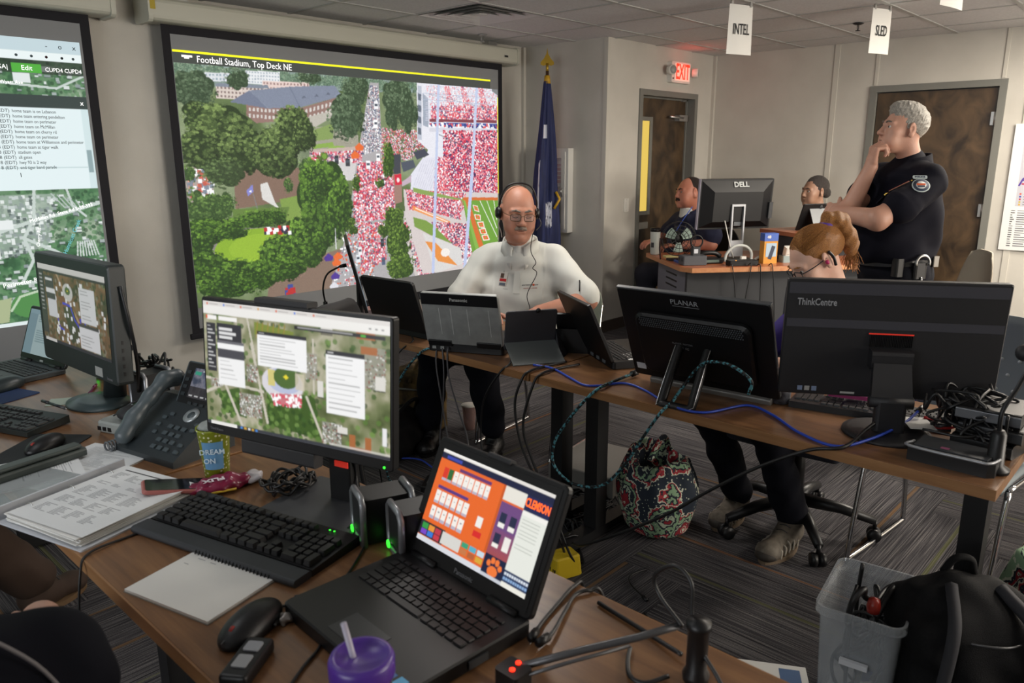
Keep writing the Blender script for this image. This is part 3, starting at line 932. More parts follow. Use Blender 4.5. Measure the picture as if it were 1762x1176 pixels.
# far pale buildings with window rows
def block(a, b, c, d_, col, rows, cols_, wc):
	P.poly(SP(a, b, c, d_), col)
	for r_ in range(rows):
		for k in range(cols_):
			f0 = (k + .25) / cols_; f1 = (k + .75) / cols_; g0 = (r_ + .3) / rows; g1 = (r_ + .75) / rows
			def q(f, g): return (a[0] + (b[0] - a[0]) * f + (d_[0] - a[0]) * g, a[1] + (b[1] - a[1]) * f + (d_[1] - a[1]) * g)
			P.poly(SP(q(f0, g0), q(f1, g0), q(f1, g1), q(f0, g1)), wc)
block((215, 246), (345, 250), (345, 285), (215, 280), '#dfe2e6', 2, 9, '#9fb0b8')
block((380, 238), (520, 245), (520, 300), (380, 290), '#e8eaec', 4, 12, '#a8b4be')
block((450, 280), (640, 288), (640, 322), (450, 318), '#e6d2cc', 2, 14, '#a58a86')
block((262, 298), (470, 308), (470, 362), (262, 350), '#dcd0c8', 3, 14, '#8f7c78')
block((100, 295), (140, 300), (140, 370), (100, 366), '#8d908c', 4, 2, '#c9cdc9')
P.poly(SP((262, 290), (470, 298), (478, 312), (262, 303)), '#8b93a0')
# brick hall with hipped slate roof
P.poly(SP((385, 372), (600, 392), (770, 342), (772, 402), (655, 472), (600, 436), (425, 452), (385, 420)), '#9c7f77')
for g in (0, 1):
	for k in range(13):
		x = 395 + k * 16; y = 388 + k * 1.3 + g * 26
		P.poly(SP((x, y), (x + 8, y + .6), (x + 8, y + 15), (x, y + 14)), '#d9d4cf')
	for k in range(10):
		x = 608 + k * 16; y = 400 - k * 4.4 + g * 28
		P.poly(SP((x, y), (x + 8, y - 2), (x + 8, y + 14), (x, y + 16)), '#d9d4cf')
P.poly(SP((600, 436), (772, 390), (772, 402), (655, 474)), '#c3beb4')
P.poly(SP((318, 366), (395, 320), (560, 304), (742, 300), (772, 342), (602, 388), (470, 392)), '#8a92a4')
P.line(SP((560, 304), (602, 388)), .006, '#777f92'); P.line(SP((395, 320), (470, 390)), .006, '#9aa2b2')
P.poly(SP((318, 366), (395, 320), (430, 350), (470, 392)), '#7d8599')
for x, y in ((617, 345), (668, 340), (715, 332)): P.poly(SP((x - 9, y + 6), (x, y - 6), (x + 10, y + 4)), '#6d7484')
# ground between
P.poly(SP((650, 470), (830, 450), (850, 620), (700, 640), (640, 600)), '#a8a596')
P.poly(SP((650, 540), (735, 528), (740, 546), (655, 556)), '#93b25a'); P.ell(*S(755, 560), .09, .03, '#9bb862')
P.poly(SP((655, 480), (740, 450), (735, 515), (660, 525)), '#8fa565')
P.poly(SP((640, 560), (850, 560), (850, 680), (700, 690)), '#d6d3d2')
P.poly(SP((335, 640), (700, 630), (690, 745), (340, 800)), '#8d7567')
P.poly(SP((480, 1045), (800, 950), (780, 1160), (470, 1160)), '#8f7a6c')
P.poly(SP((440, 700), (470, 690), (500, 770), (520, 800), (450, 760)), '#dedcd8')
P.poly(SP((100, 640), (260, 620), (250, 760), (130, 790)), '#b5a9a2')
P.dots(SP((140, 640), (250, 630), (240, 740), (150, 760)), 120, .012, ['#e8a08a', '#ffffff', '#c86a5a', '#8a93a0'])
# the avenue
P.poly(SP((884, 288), (920, 288), (935, 560), (985, 800), (1070, 1075), (715, 1150), (790, 900), (832, 600)), '#b4b1b3')
P.poly(SP((640, 560), (850, 545), (850, 600), (640, 600)), '#c9b6ae')
P.poly(SP((985, 820), (1050, 800), (1180, 1050), (1070, 1075)), '#d2cbc8')
reds = ['#d04a66', '#e0607a', '#ee96a4', '#e87a70', '#ffffff', '#f3dde4', '#8a6a88', '#c8405e', '#5a5a74', '#e8c4d0']
P.dots(SP((884, 300), (918, 300), (932, 560), (840, 580)), 965, 0.0042, ['#ffffff', '#9a9aa6', '#6a7080', '#e8e8ee', '#c8a0a4', '#5c6a8a'])
P.dots(SP((930, 470), (1080, 480), (1130, 540), (1040, 600), (930, 600)), 1426, 0.0048, reds + ['#b9aab4', '#d8ccd2'])
P.dots(SP((640, 570), (850, 560), (850, 610), (650, 600)), 345, 0.0060, reds)
P.dots(SP((835, 610), (980, 600), (985, 790), (815, 790)), 2530, 0.0054, reds)
P.dots(SP((815, 700), (985, 690), (985, 830), (820, 850)), 1724, 0.0060, reds)
P.dots(SP((830, 850), (940, 850), (950, 1000), (850, 1060)), 965, 0.0060, reds)
P.dots(SP((790, 850), (900, 850), (900, 1080), (720, 1140)), 368, 0.0066, ['#d8465a', '#c0c4cc', '#ffffff', '#8a8d96', '#e07048'])
P.dots(SP((1020, 850), (1110, 850), (1190, 1050), (1080, 1070)), 827, 0.0066, reds)
for x, y, c in ((910, 380, '#f4f4f6'), (908, 455, '#ffffff'), (878, 620, '#f6f6f8'), (918, 590, '#ffffff'), (750, 600, '#3b3f48'), (795, 610, '#44464e'), (935, 935, '#3a3a44'), (940, 1010, '#5a6a86'), (845, 970, '#f2f2f4'), (838, 1000, '#e8ecf0'), (820, 1040, '#c9ccd2')):
	a, b = S(x, y); P.rect(a - .018, b - .028, a + .018, b + .028, c); P.rect(a - .013, b - .012, a + .013, b + .004, '#59616e')
for x, y, c in ((718, 995, '#5a3f9c'), (755, 990, '#e8783c'), (750, 1015, '#e8783c'), (745, 1070, '#5a3f9c'), (740, 1110, '#e0e0e6'), (842, 548, '#e8783c'), (825, 580, '#e8783c')):
	a, b = S(x, y); P.poly([(a - .04, b), (a, b - .03), (a + .04, b), (a + .03, b + .025), (a - .03, b + .025)], c)
# stadium
P.poly(SP((1074, 272), (1376, 296), (1400, 300), (1402, 745), (1050, 745), (1120, 560), (1076, 520)), '#e9e9f0')
P.poly(SP((1078, 300), (1094, 300), (1094, 520), (1078, 520)), '#c3c8d4'); P.poly(SP((1098, 330), (1120, 350), (1122, 470), (1100, 460)), '#aab2c0')
for k in range(4): P.poly(SP((1079, 330 + k * 46), (1092, 335 + k * 46), (1092, 362 + k * 46), (1079, 357 + k * 46)), '#6d7684')
for k in range(26): P.line(SP((1110, 290 + k * 6), (1398, 302 + k * 6)), .003, '#d5d5e2')
pinks = ['#e05a6c', '#f29aa2', '#d8405c', '#f7c7ca', '#ffffff', '#e87a80', '#a0648c']
for a, b in ((1185, 215), (1250, 240), (1320, 250)):
	P.dots(SP((a, 300), (a + 16, 300), (a + 62, 440), (a + 22, 440)), 598, 0.0054, pinks, .85)
P.dots(SP((1130, 380), (1398, 380), (1398, 436), (1130, 432)), 1609, 0.0054, pinks + ['#6a6a88'])
P.dots(SP((1110, 300), (1398, 310), (1398, 385), (1130, 380)), 690, 0.0048, ['#c8c8da', '#f2b9be', '#ffffff', '#e08a94'])
P.poly(SP((1125, 434), (1398, 440), (1398, 452), (1125, 446)), '#8c4a56'); P.poly(SP((1125, 448), (1398, 454), (1398, 468), (1125, 462)), '#5566a8')
P.dots(SP((1125, 448), (1398, 454), (1398, 468), (1125, 462)), 138, 0.0084, ['#ffffff', '#e86a6a', '#3a4a90'])
P.poly(SP((1125, 470), (1400, 474), (1400, 490), (1125, 486)), '#d9d9e2')
P.dots(SP((1180, 480), (1400, 480), (1402, 740), (1180, 730)), 8280, 0.0054, ['#d8405c', '#e85a70', '#f08a98', '#ffffff', '#6a4a80', '#c02f50', '#f3c8d0', '#3f3a60'])
P.poly(SP((1050, 660), (1100, 590), (1180, 590), (1140, 740), (1050, 745)), '#e4e4ee')
for k in range(9): P.line(SP((1052 + k * 9, 735), (1100 + k * 9, 600)), .003, '#c3c3d2')
P.dots(SP((1150, 590), (1200, 585), (1190, 730), (1140, 735)), 598, 0.0054, pinks)
P.poly(SP((1060, 570), (1105, 555), (1125, 580), (1075, 600)), '#4d5260'); P.poly(SP((1010, 610), (1060, 600), (1070, 630), (1020, 650)), '#59606e')
P.line(SP((1165, 498), (1298, 560)), .006, '#6d7480'); P.line(SP((1110, 330), (1390, 400)), .004, '#9aa0b0')
# lower bowl, banks of grass and the field
P.poly(SP((1020, 720), (1402, 735), (1402, 1040), (1100, 1060), (1030, 840)), '#d8cfcd')
P.dots(SP((1030, 720), (1270, 735), (1260, 800), (1040, 800)), 3449, 0.0060, reds)
P.poly(SP((1060, 712), (1260, 760), (1260, 785), (1060, 730)), '#93ab62'); P.dots(SP((1060, 735), (1255, 765), (1250, 840), (1060, 790)), 2070, 0.0060, reds)
P.poly(SP((1060, 832), (1110, 845), (1250, 930), (1255, 955), (1130, 905), (1065, 870)), '#86a352')
P.poly(SP((1058, 785), (1210, 850), (1208, 862), (1058, 802)), '#f0a060'); P.line(SP((1070, 796), (1200, 852)), .008, '#fff4e8')
P.dots(SP((1130, 850), (1300, 860), (1310, 1000), (1240, 960)), 2530, 0.0060, reds + ['#4a4470', '#3f3a60'])
P.poly(SP((1098, 895), (1260, 960), (1290, 1010), (1150, 1060)), '#dcdad8')
P.poly(SP((1108, 930), (1150, 935), (1240, 1028), (1160, 1010)), '#e89a50'); P.ell(*S(1190, 975), .05, .035, '#f2ece6')
P.dots(SP((1250, 950), (1400, 900), (1400, 1030), (1260, 1020)), 1150, 0.0060, reds + ['#ffffff', '#ffffff'])
P.poly(SP((1258, 752), (1402, 752), (1402, 930), (1330, 985), (1300, 985)), '#7aa846')
P.poly(SP((1262, 752), (1402, 752), (1402, 764), (1262, 764)), '#d8783c'); P.poly(SP((1262, 764), (1285, 764), (1345, 950), (1330, 965)), '#d8783c')
P.poly(SP((1262, 764), (1270, 764), (1332, 980), (1318, 985)), '#8fbb5a')
for k in range(3): P.line(SP((1330 + k * 28, 766), (1398, 850 + 60 - k * 34)), .007, '#f4f6ee')
P.poly(SP((1378, 300), (1402, 300), (1402, 340), (1378, 322)), '#8a8c8e')
lets = [((1300, 782), (1320, 786), (1328, 812), (1308, 806)), ((1306, 820), (1332, 822), (1334, 846), (1312, 842)), ((1318, 852), (1344, 850), (1350, 876), (1326, 874)), ((1326, 880), (1352, 876), (1360, 900), (1334, 902)), ((1336, 906), (1362, 902), (1370, 924), (1344, 928))]
for q in lets:
	P.poly(SP(*q), '#fbf1e6'); cx = sum(a[0] for a in q) / 4; cy = sum(a[1] for a in q) / 4
	P.poly(SP(*[(cx + (a - cx) * .72, cy + (b - cy) * .72) for a, b in q]), '#e8743a'); P.poly(SP(*[(cx + (a - cx) * .25, cy + (b - cy) * .25) for a, b in q]), '#8fbb5a')
# scoreboard and masts
P.poly(SP((975, 585), (1008, 580), (1016, 770), (985, 780)), '#a8877c'); P.poly(SP((975, 580), (1008, 576), (1010, 655), (980, 658)), '#4a4e58')
P.poly(SP((984, 660), (1012, 657), (1014, 700), (987, 703)), '#d8304c'); P.ell(*S(999, 682), .014, .018, '#f6e6e6')
P.poly(SP((1014, 690), (1052, 662), (1052, 690), (1016, 708)), '#c9b6c4')
P.line(SP((1163, 282), (1152, 660)), .026, '#c9d2ea'); P.line(SP((1152, 660), (1140, 1062)), .03, '#c3cdea')
P.line(SP((1318, 298), (1298, 660)), .03, '#c9d2ea'); P.line(SP((1298, 660), (1268, 1040)), .036, '#c3cdea')
for y in (330, 355, 395): P.line(SP((1100, y), (1385, y + 22)), .004, '#b9c2d6')
# trees
D, Lg = '#2f4322', '#94aa68'
for (x, y, rx, ry, n) in ((170, 315, .15, .12, 50), (345, 262, .09, .09, 26), (640, 270, .1, .05, 20), (820, 320, .13, .12, 40), (790, 430, .15, .18, 60), (850, 300, .07, .07, 20), (1000, 350, .16, .16, 50), (980, 420, .09, .12, 26), (1040, 400, .1, .18, 30)):
	P.crown(*S(x, y), rx, ry, '#3f543c', '#84997a', n)
for (x, y, rx, ry, n) in ((195, 420, .12, .1, 40), (290, 505, .25, .2, 120), (200, 560, .18, .14, 60), (360, 560, .18, .16, 60), (575, 478, .15, .16, 80), (505, 570, .19, .18, 90), (620, 500, .1, .12, 40)):
	P.crown(*S(x, y), rx, ry, D, Lg, n)
P.crown(*S(290, 650), .16, .1, '#3d5030', '#7d9660', 40)
for (x, y, rx, ry, n) in ((170, 800, .1, .13, 40), (240, 810, .12, .13, 44), (310, 785, .07, .09, 24), (630, 640, .07, .09, 26), (555, 700, .04, .06, 12), (680, 630, .035, .06, 10), (150, 660, .06, .06, 14)):
	P.crown(*S(x, y), rx, ry, '#3f5a30', '#88a85c', n)
P.poly(SP((520, 760), (640, 735), (650, 830), (540, 850)), '#8aa456'); P.poly(SP((330, 800), (560, 790), (540, 850), (330, 870)), '#6f8a48')
P.ell(*S(425, 965), .33, .155, '#8f8a86'); P.ell(*S(430, 960), .3, .135, '#93b53c'); P.ell(*S(440, 955), .22, .09, '#a2c244', .7)
Dk, Br = '#2c4a1e', '#86ae48'
for (x, y, rx, ry, n) in ((230, 890, .17, .09, 60), (330, 880, .14, .07, 40), (430, 840, .18, .06, 50), (500, 830, .1, .07, 30), (190, 960, .1, .12, 40), (220, 1040, .15, .13, 50), (330, 1080, .18, .13, 70), (430, 1070, .16, .12, 60), (520, 1000, .17, .17, 80), (600, 930, .14, .18, 70), (560, 1020, .16, .12, 60), (650, 940, .15, .17, 70), (270, 1100, .14, .12, 50), (710, 880, .12, .14, 60), (700, 750, .22, .28, 150), (760, 800, .13, .2, 70), (660, 700, .12, .14, 50)):
	P.crown(*S(x, y), rx, ry, Dk, Br, n)
for (x, y, rx, ry, n) in ((958, 600, .06, .15, 40), (985, 850, .11, .13, 50), (940, 880, .06, .08, 20), (1000, 930, .13, .17, 60), (1010, 1030, .14, .13, 60), (832, 700, .05, .07, 16), (812, 870, .06, .08, 20), (925, 695, .05, .04, 12)):
	P.crown(*S(x, y), rx, ry, '#36521f', '#92b052', n)
P.line(SP((402, 700), (430, 800)), .006, '#8a8a8a'); P.poly(SP((385, 725), (410, 700), (414, 728), (392, 748)), '#8f8fd0'); P.poly(SP((396, 730), (404, 722), (406, 732)), '#ffffff')
P.line(SP((745, 880), (748, 960)), .007, '#e8e8ec'); P.dots(SP((455, 870), (555, 865), (555, 890), (455, 892)), 26, .012, ['#ffffff', '#c03a3a', '#3a3a50'])
P.dots(SP((540, 1105), (570, 1105), (570, 1140), (540, 1140)), 8, .02, ['#c03a3a', '#4a5aa0'])
P.grain(.07); P.fuzz(1)
P.a = np.clip(P.a, 0, 1) ** 1.12 * 1.04
cxs = (2.148 + 4.91) / 2 - (2.095 + 4.967) / 2
P.build('projected_picture', M_proj, scr, (cxs, -.002, (.585 + 2.065) / 2))
MB().box(-1.383, 1.29, -.0016, -.001, 2.066, 2.125).build('title_strip', mat('projected dark strip', '#3a3e3c', rough=.9, emit=('#4a4e4a', .7)), scr)
MB().box(-1.383, 1.29, -.0026, -.0012, 2.125, 2.138).build('yellow_line', mat('projected yellow', '#b0b010', rough=.9, emit=('#e6e62a', 1)), scr)
MB().box(1.373, 1.381, -.0026, -.0012, 1.2, 2.0).build('yellow_line', mat('projected yellow', '#e6e62a'), scr)
M_wtxt = mat('projected white', '#e8e8e8', rough=.9, emit=('#ffffff', .95))
text('title_lettering', 'Football Stadium, Top Deck NE', .056, M_wtxt, scr, (-1.24, -.003, 2.092), align='LEFT', sx=.9)
MB().box(-1.33, -1.265, -.003, -.0017, 2.1, 2.112).box(-1.315, -1.285, -.003, -.0017, 2.092, 2.1).build('camera_icon', M_wtxt, scr)

# ---- the second screen: a browser with a map and a message log
scr = proj_screen(-1.166, 1.706, 'projection screen with a satellite map and white message log at the left edge')
ox = -(1.706 - 1.166) / 2           # picture coordinates -> local x
X0, X1, Zt, Zb = .88, 1.642, 2.124, .635
def LX(x): return x + ox
P = Pic(X1 - X0, Zt - Zb, 270, '#e6f0ee', 8)
W_, H_ = X1 - X0, Zt - Zb
def fx(x): return x - X0
def fz(z): return Zt - z
def satmap(P, x0, x1, z0, z1, seed, trees=.5):
	poly = [(x0, z0), (x1, z0), (x1, z1), (x0, z1)]
	P.clouds(['#2f5a3a', '#3f7048', '#57805a', '#6f9070', '#9fb09a'], 7, poly, seed=seed)
	rg = P.rng
	for _ in range(int(900 * (x1 - x0) * (z1 - z0) * 3)):
		x = rg.uniform(x0, x1); y = rg.uniform(z0, z1); r_ = rg.uniform(.006, .013)
		P.ell(x, y, r_, r_, ['#264a30', '#356040', '#4a7850', '#5f8c60'][rg.integers(4)], .75)
	for _ in range(int(330 * (x1 - x0) * (z1 - z0))):
		x = rg.uniform(x0, x1); y = rg.uniform(z0, z1); a = rg.uniform(.01, .03); b = rg.uniform(.008, .02)
		P.rect(x, y, min(x + a, x1), min(y + b, z1), ['#c9d2d0', '#aab4b4', '#dfe6e4', '#8f9a9c'][rg.integers(4)], .9)
		P.rect(x, min(y + b, z1), min(x + a, x1), min(y + b + .004, z1), '#3a4a46', .8)
satmap(P, 0, W_, fz(2.016), fz(1.842), 3)
satmap(P, 0, W_, fz(1.352), H_, 4)
P.poly([(fx(.95), fz(1.33)), (fx(1.42), fz(1.33)), (fx(1.35), fz(1.05)), (fx(1.05), fz(.98))], '#b9c4c0', .45)
P.dots([(fx(.95), fz(1.33)), (fx(1.42), fz(1.33)), (fx(1.35), fz(1.05)), (fx(1.05), fz(.98))], 240, .009, ['#e2e9e6', '#8f9c9a', '#5b6a66', '#c4cecb'])
for pts, wd in (([(1.64, 1.27), (1.45, 1.22), (1.3, 1.19), (1.1, 1.13), (.88, 1.1)], .018), ([(1.32, 1.35), (1.3, 1.2), (1.24, 1.1), (1.27, .98), (1.2, .86)], .016), ([(1.24, 1.1), (1.38, 1.02), (1.48, .95), (1.64, .9)], .016), ([(.88, .82), (1.05, .88), (1.2, .86), (1.35, .86)], .014), ([(1.48, 1.35), (1.5, 1.26), (1.56, 1.2)], .012), ([(1.1, 1.35), (1.13, 1.13), (1.05, .95), (.95, .8)], .014)):
	P.line([(fx(a), fz(b)) for a, b in pts], wd, '#c6d2cc')
for k in range(8): P.line([(fx(1.5 + .012 * k), fz(1.06)), (fx(1.49 + .016 * k), fz(.98))], .007, '#cfd8d4')
for k in range(6): P.line([(fx(1.4 + .03 * k), fz(1.33 - .01 * k)), (fx(1.46 + .02 * k), fz(1.25))], .006, '#b9c6c0')
P.ell(fx(1.23), fz(.74), .1, .07, '#4f8a4a'); P.line([(fx(1.13), fz(.72)), (fx(1.18), fz(.79)), (fx(1.27), fz(.81)), (fx(1.33), fz(.78))], .012, '#bcd0b4')
P.poly([(fx(1.06), fz(.78)), (fx(1.14), fz(.79)), (fx(1.11), fz(.66)), (fx(1.04), fz(.66))], '#a9b48c')
P.rect(fx(1.02), fz(1.1), fx(1.12), fz(1.0), '#e6eceb'); P.rect(fx(1.12), fz(1.2), fx(1.2), fz(1.15), '#e6eceb'); P.rect(fx(1.36), fz(.93), fx(1.62), fz(.9), '#c8d2ce')
for (x, y, w, h) in ((1.3, 1.9, .08, .05), (1.43, 1.96, .05, .03), (1.33, 1.95, .06, .04)): P.rect(fx(x), fz(y + h), fx(x + w), fz(y), '#dfe7e6')
P.line([(fx(1.2), fz(1.9)), (fx(1.5), fz(1.88)), (fx(1.64), fz(1.95))], .012, '#c6d2cc')
P.rect(0, fz(2.017), W_, fz(1.95), '#1d2622', .8); P.rect(fx(1.3), fz(1.998), fx(1.44), fz(1.952), '#4fae3c')
P.rect(0, fz(1.842), W_, fz(1.776), '#33403e')
P.rect(0, fz(1.776), W_, fz(1.352), '#e2f0f2'); P.rect(0, fz(1.47), W_, fz(1.463), '#c3d6d8'); P.rect(fx(1.606), fz(1.776), W_, fz(1.352), '#d2e4e6'); P.rect(fx(1.609), fz(1.56), fx(1.634), fz(1.44), '#8fa6aa')
P.rect(0, 0, W_, fz(2.06), '#c3d6dc'); P.rect(0, fz(2.055), W_, fz(2.018), '#eaf4f4'); P.rect(0, H_ - .02, W_, H_, '#dfeaea')
P.fuzz(1)
P.build('projected_picture', M_proj, scr, (LX((X0 + X1) / 2), -.002, (Zt + Zb) / 2))
Q = Pic(X0 + 1.11, H_, 150, '#d9e8ea', 4)
satmap(Q, 0, Q.W, fz(2.016), fz(1.842), 5); satmap(Q, 0, Q.W, fz(1.352), H_, 6)
Q.build('projected_picture', M_proj, scr, (LX((X0 - 1.11) / 2), -.002, (Zt + Zb) / 2))
M_dtxt = mat('projected dark text', '#28343a', rough=.9)
rows = ['home team is on Lebanon', 'home team entering pendelton', 'home team on perimeter', 'home team on McMillan', 'home team on cherry rd', 'home team on perimeter', 'home team at Williamson and perimeter', 'home team at tiger walk', 'stadium open', 'all gates', 'hwy 93 is 2 way', 'end tiger band parade']
for k, s_ in enumerate(rows):
	z = 1.757 - k * .0262
	text('message_lettering', s_, .0235, M_dtxt, scr, (LX(1.272), -.0035, z), align='LEFT', sx=.84)
	text('message_lettering', '8 (EDT)', .0235, M_dtxt, scr, (LX(1.262), -.0035, z), align='RIGHT')
text('cursor_lettering', 'I', .032, M_dtxt, scr, (LX(1.27), -.0035, 1.43))
text('bar_lettering', 'Edit', .034, M_wtxt, scr, (LX(1.37), -.0035, 1.974))
text('bar_lettering', 'CUPD4 CUPD4', .03, M_wtxt, scr, (LX(1.545), -.0035, 1.972), sx=.9)
text('bar_lettering', '31, USA|', .032, M_wtxt, scr, (LX(1.285), -.0035, 1.974), align='RIGHT')
text('window_controls', '-     o     x', .036, M_dtxt, scr, (LX(1.545), -.0035, 2.092))
for xx, c in ((1.33, '#5a6a70'), (1.4, '#5a6a70'), (1.47, '#402028'), (1.545, '#2a3236'), (1.6, '#5a6a70')):
	MB().lathe([(.001, 0), (.007, 0), (.007, .001)], 10, M=T(LX(xx), -.003, 2.036, rx=PI / 2)).build('toolbar_icon', mat('icon ' + c, c, rough=.9), scr)
text('map_lettering', 'Perimeter Rd', .034, M_wtxt, scr, (LX(1.2), -.0035, .865), (PI / 2, -R(6), 0))
text('map_lettering', 'McMillan Rd  State Rd S-39-393', .026, M_wtxt, scr, (LX(1.44), -.0035, 1.225), (PI / 2, -R(13), 0))
text('map_lettering', 'Hunnicutt Creek', .03, mat('projected cyan', '#3a8a9a', rough=.9, emit=('#7fd0d8', .8)), scr, (LX(1.475), -.0035, 1.09), (PI / 2, -R(62), 0))
text('map_lettering', 'Cherry Rd', .024, M_wtxt, scr, (LX(1.31), -.0035, 1.1), (PI / 2, -R(80), 0))
text('map_lettering', 'Wyatt Ave', .024, M_wtxt, scr, (LX(1.29), -.0035, 1.9))
text('window_controls', 'x', .036, M_wtxt, scr, (LX(1.615), -.0035, 1.808))

# ---- state flag on a gilt-tipped pole
t = empty('flag_on_pole', 'furled dark blue flag with white tree and gold fringe on a standing pole', 'flag', (5.1, 4.33, 0))
M_gold = mat('gilt metal', '#a98a2c', rough=.35, metal=.6)
M_flag = mat('dark blue flag cloth', '#1c2656', rough=.75, noise=(14, '#151d42'), stretch=(3, 3, .3))
M_flagw = mat('white flag cloth', '#c9cbd6', rough=.8)
MB().lathe([(.15, 0), (.15, .02), (.05, .05), (.03, .09), (.018, .1)], 24).build('base', M_gold, t)
MB().tube([(0, 0, .08), (0, 0, 2.2)], .0135, 10).build('pole', mat('flag pole wood', '#4a3220', rough=.4), t)
fin = MB().tube([(0, 0, 2.19), (0, 0, 2.26)], .012, 10).prism([(-.009, -.012), (.009, -.012), (.007, .09), (0, .135), (-.007, .09)], -.004, .004, M=T(0, 0, 2.25, rx=PI / 2, rz=R(-47)))
fin.prism([(.006, .0), (.03, -.01), (.055, .0), (.055, .02), (.03, .045), (.008, .085)], -.003, .003, M=T(0, 0, 2.25, rx=PI / 2, rz=R(-47)))
fin.prism([(-.008, .085), (-.03, .045), (-.055, .02), (-.055, .0), (-.03, -.01), (-.006, .0)], -.003, .003, M=T(0, 0, 2.25, rx=PI / 2, rz=R(-47)))
fin.build('spear_finial', M_gold, t)
MB().tube([(0, 0, 2.1), (0, 0, 2.165)], [.03, .022], 10).build('gold_cap', mat('gold cloth', '#b9901c', rough=.6), t)
def furl(z, a, grow=0.0):
	"""radius of the hanging folds"""
	k = (2.12 - z) / 1.5
	base = .028 + .10 * min(1, k * 1.15) ** .8
	return (base + grow) * (1 + .22 * math.sin(5 * a + z * 2.2) * min(1, k * 2) + .1 * math.sin(11 * a - z * 3))
def fold_surface(a0, a1, z0, z1, na, nz, grow=0.0, edge=None):
	vs_, fs = [], []
	for j in range(nz + 1):
		for i in range(na + 1):
			a = a0 + (a1 - a0) * i / na; z = z0 + (z1 - z0) * j / nz
			if edge: z, a = edge(z, a, i / na, j / nz)
			r_ = furl(z, a, grow)
			vs_.append((r_ * math.cos(a) * 1.05, r_ * math.sin(a) * .8, z))
	for j in range(nz):
		for i in range(na):
			q = j * (na + 1) + i
			fs.append((q, q + 1, q + na + 2, q + na + 1))
	return vs_, fs
v, f = fold_surface(0, 2 * PI, .62, 2.12, 72, 60)
MB().add(v, f, True).build('cloth', M_flag, t)
ca = math.atan2(-4.33, -5.1)                                  # towards the tables
def patch(name, aa, w, za, zb, m, jag=0):
	rg = random.Random(5)
	def ed(z, a, s_, q):
		return z + jag * rg.uniform(-.03, .03), a
	v, f = fold_surface(aa - w, aa + w, za, zb, 14, 22, .002, ed if jag else None)
	o = MB().add(v, f, True).build(name, m, t)
patch('white_crescent', ca - .05, .22, 1.66, 1.77, M_flagw)
patch('white_tree', ca - .72, .3, 1.02, 1.46, M_flagw, 1)
patch('white_tree', ca + .35, .26, .94, 1.12, M_flagw, 1)
MB().tube([(furl(1.2, ca + .9) * math.cos(ca + .9) * 1.1, furl(1.2, ca + .9) * math.sin(ca + .9) * .9, 1.22), (furl(1.1, ca + .95) * math.cos(ca + .95) * 1.3, furl(1.1, ca + .95) * math.sin(ca + .95) * 1.1, 1.16), (furl(1.0, ca + .7) * math.cos(ca + .7) * 1.1, furl(1.0, ca + .7) * math.sin(ca + .7) * .95, 1.08)], .012, 6).build('gold_fringe', mat('gold cloth', '#b9901c'), t)
# ================================================================== TABLES AND CHAIRS
def wood_mat(name, c0, c1, c2, rough=.3, ax=1):
	m = bpy.data.materials.new(name); m.use_nodes = True
	nt = m.node_tree; b = nt.nodes['Principled BSDF']; N = nt.nodes.new; L = nt.links.new
	tc = N('ShaderNodeTexCoord'); mp = N('ShaderNodeMapping')
	sc = [14, 14, 14]; sc[ax] = .9
	mp.inputs['Scale'].default_value = sc; L(tc.outputs['Object'], mp.inputs[0])
	n = N('ShaderNodeTexNoise'); n.inputs['Scale'].default_value = 2.4; n.inputs['Detail'].default_value = 8; n.inputs['Roughness'].default_value = .62; n.inputs['Distortion'].default_value = .5; L(mp.outputs[0], n.inputs['Vector'])
	r = N('ShaderNodeValToRGB'); e = r.color_ramp.elements
	e[0].position = .3; e[0].color = (*lin(c0), 1); e[1].position = .72; e[1].color = (*lin(c2), 1); q = e.new(.5); q.color = (*lin(c1), 1)
	L(n.outputs['Fac'], r.inputs[0]); L(r.outputs[0], b.inputs['Base Color'])
	b.inputs['Roughness'].default_value = rough
	bp = N('ShaderNodeBump'); bp.inputs['Strength'].default_value = .08; bp.inputs['Distance'].default_value = .002
	L(n.outputs['Fac'], bp.inputs['Height']); L(bp.outputs[0], b.inputs['Normal'])
	return m
M_top = wood_mat('walnut laminate', '#634530', '#79563a', '#8f6a48')
M_edge = wood_mat('walnut edge band', '#805a3c', '#926a46', '#a27a54', rough=.3)
M_cherry = wood_mat('cherry laminate', '#9a5636', '#a8623f', '#b4704a')
M_cherry_edge = wood_mat('cherry edge band', '#b87850', '#c08458', '#ca9064', rough=.35)
M_leg = mat('black powder coated steel', '#121214', rough=.45)
M_chrome = mat('chrome tube', '#c8c8ca', rough=.14, metal=1.0)
M_blk = mat('black plastic', '#0f0f11', rough=.42, spec=.4)
M_blk_soft = mat('soft black plastic', '#1c1c1f', rough=.6)
M_dgrey = mat('dark grey plastic', '#333538', rough=.5)
M_mgrey = mat('mid grey plastic', '#5c6064', rough=.5)
M_silver = mat('silver plastic', '#9c9ea2', rough=.35, metal=.3)
TZ = .74

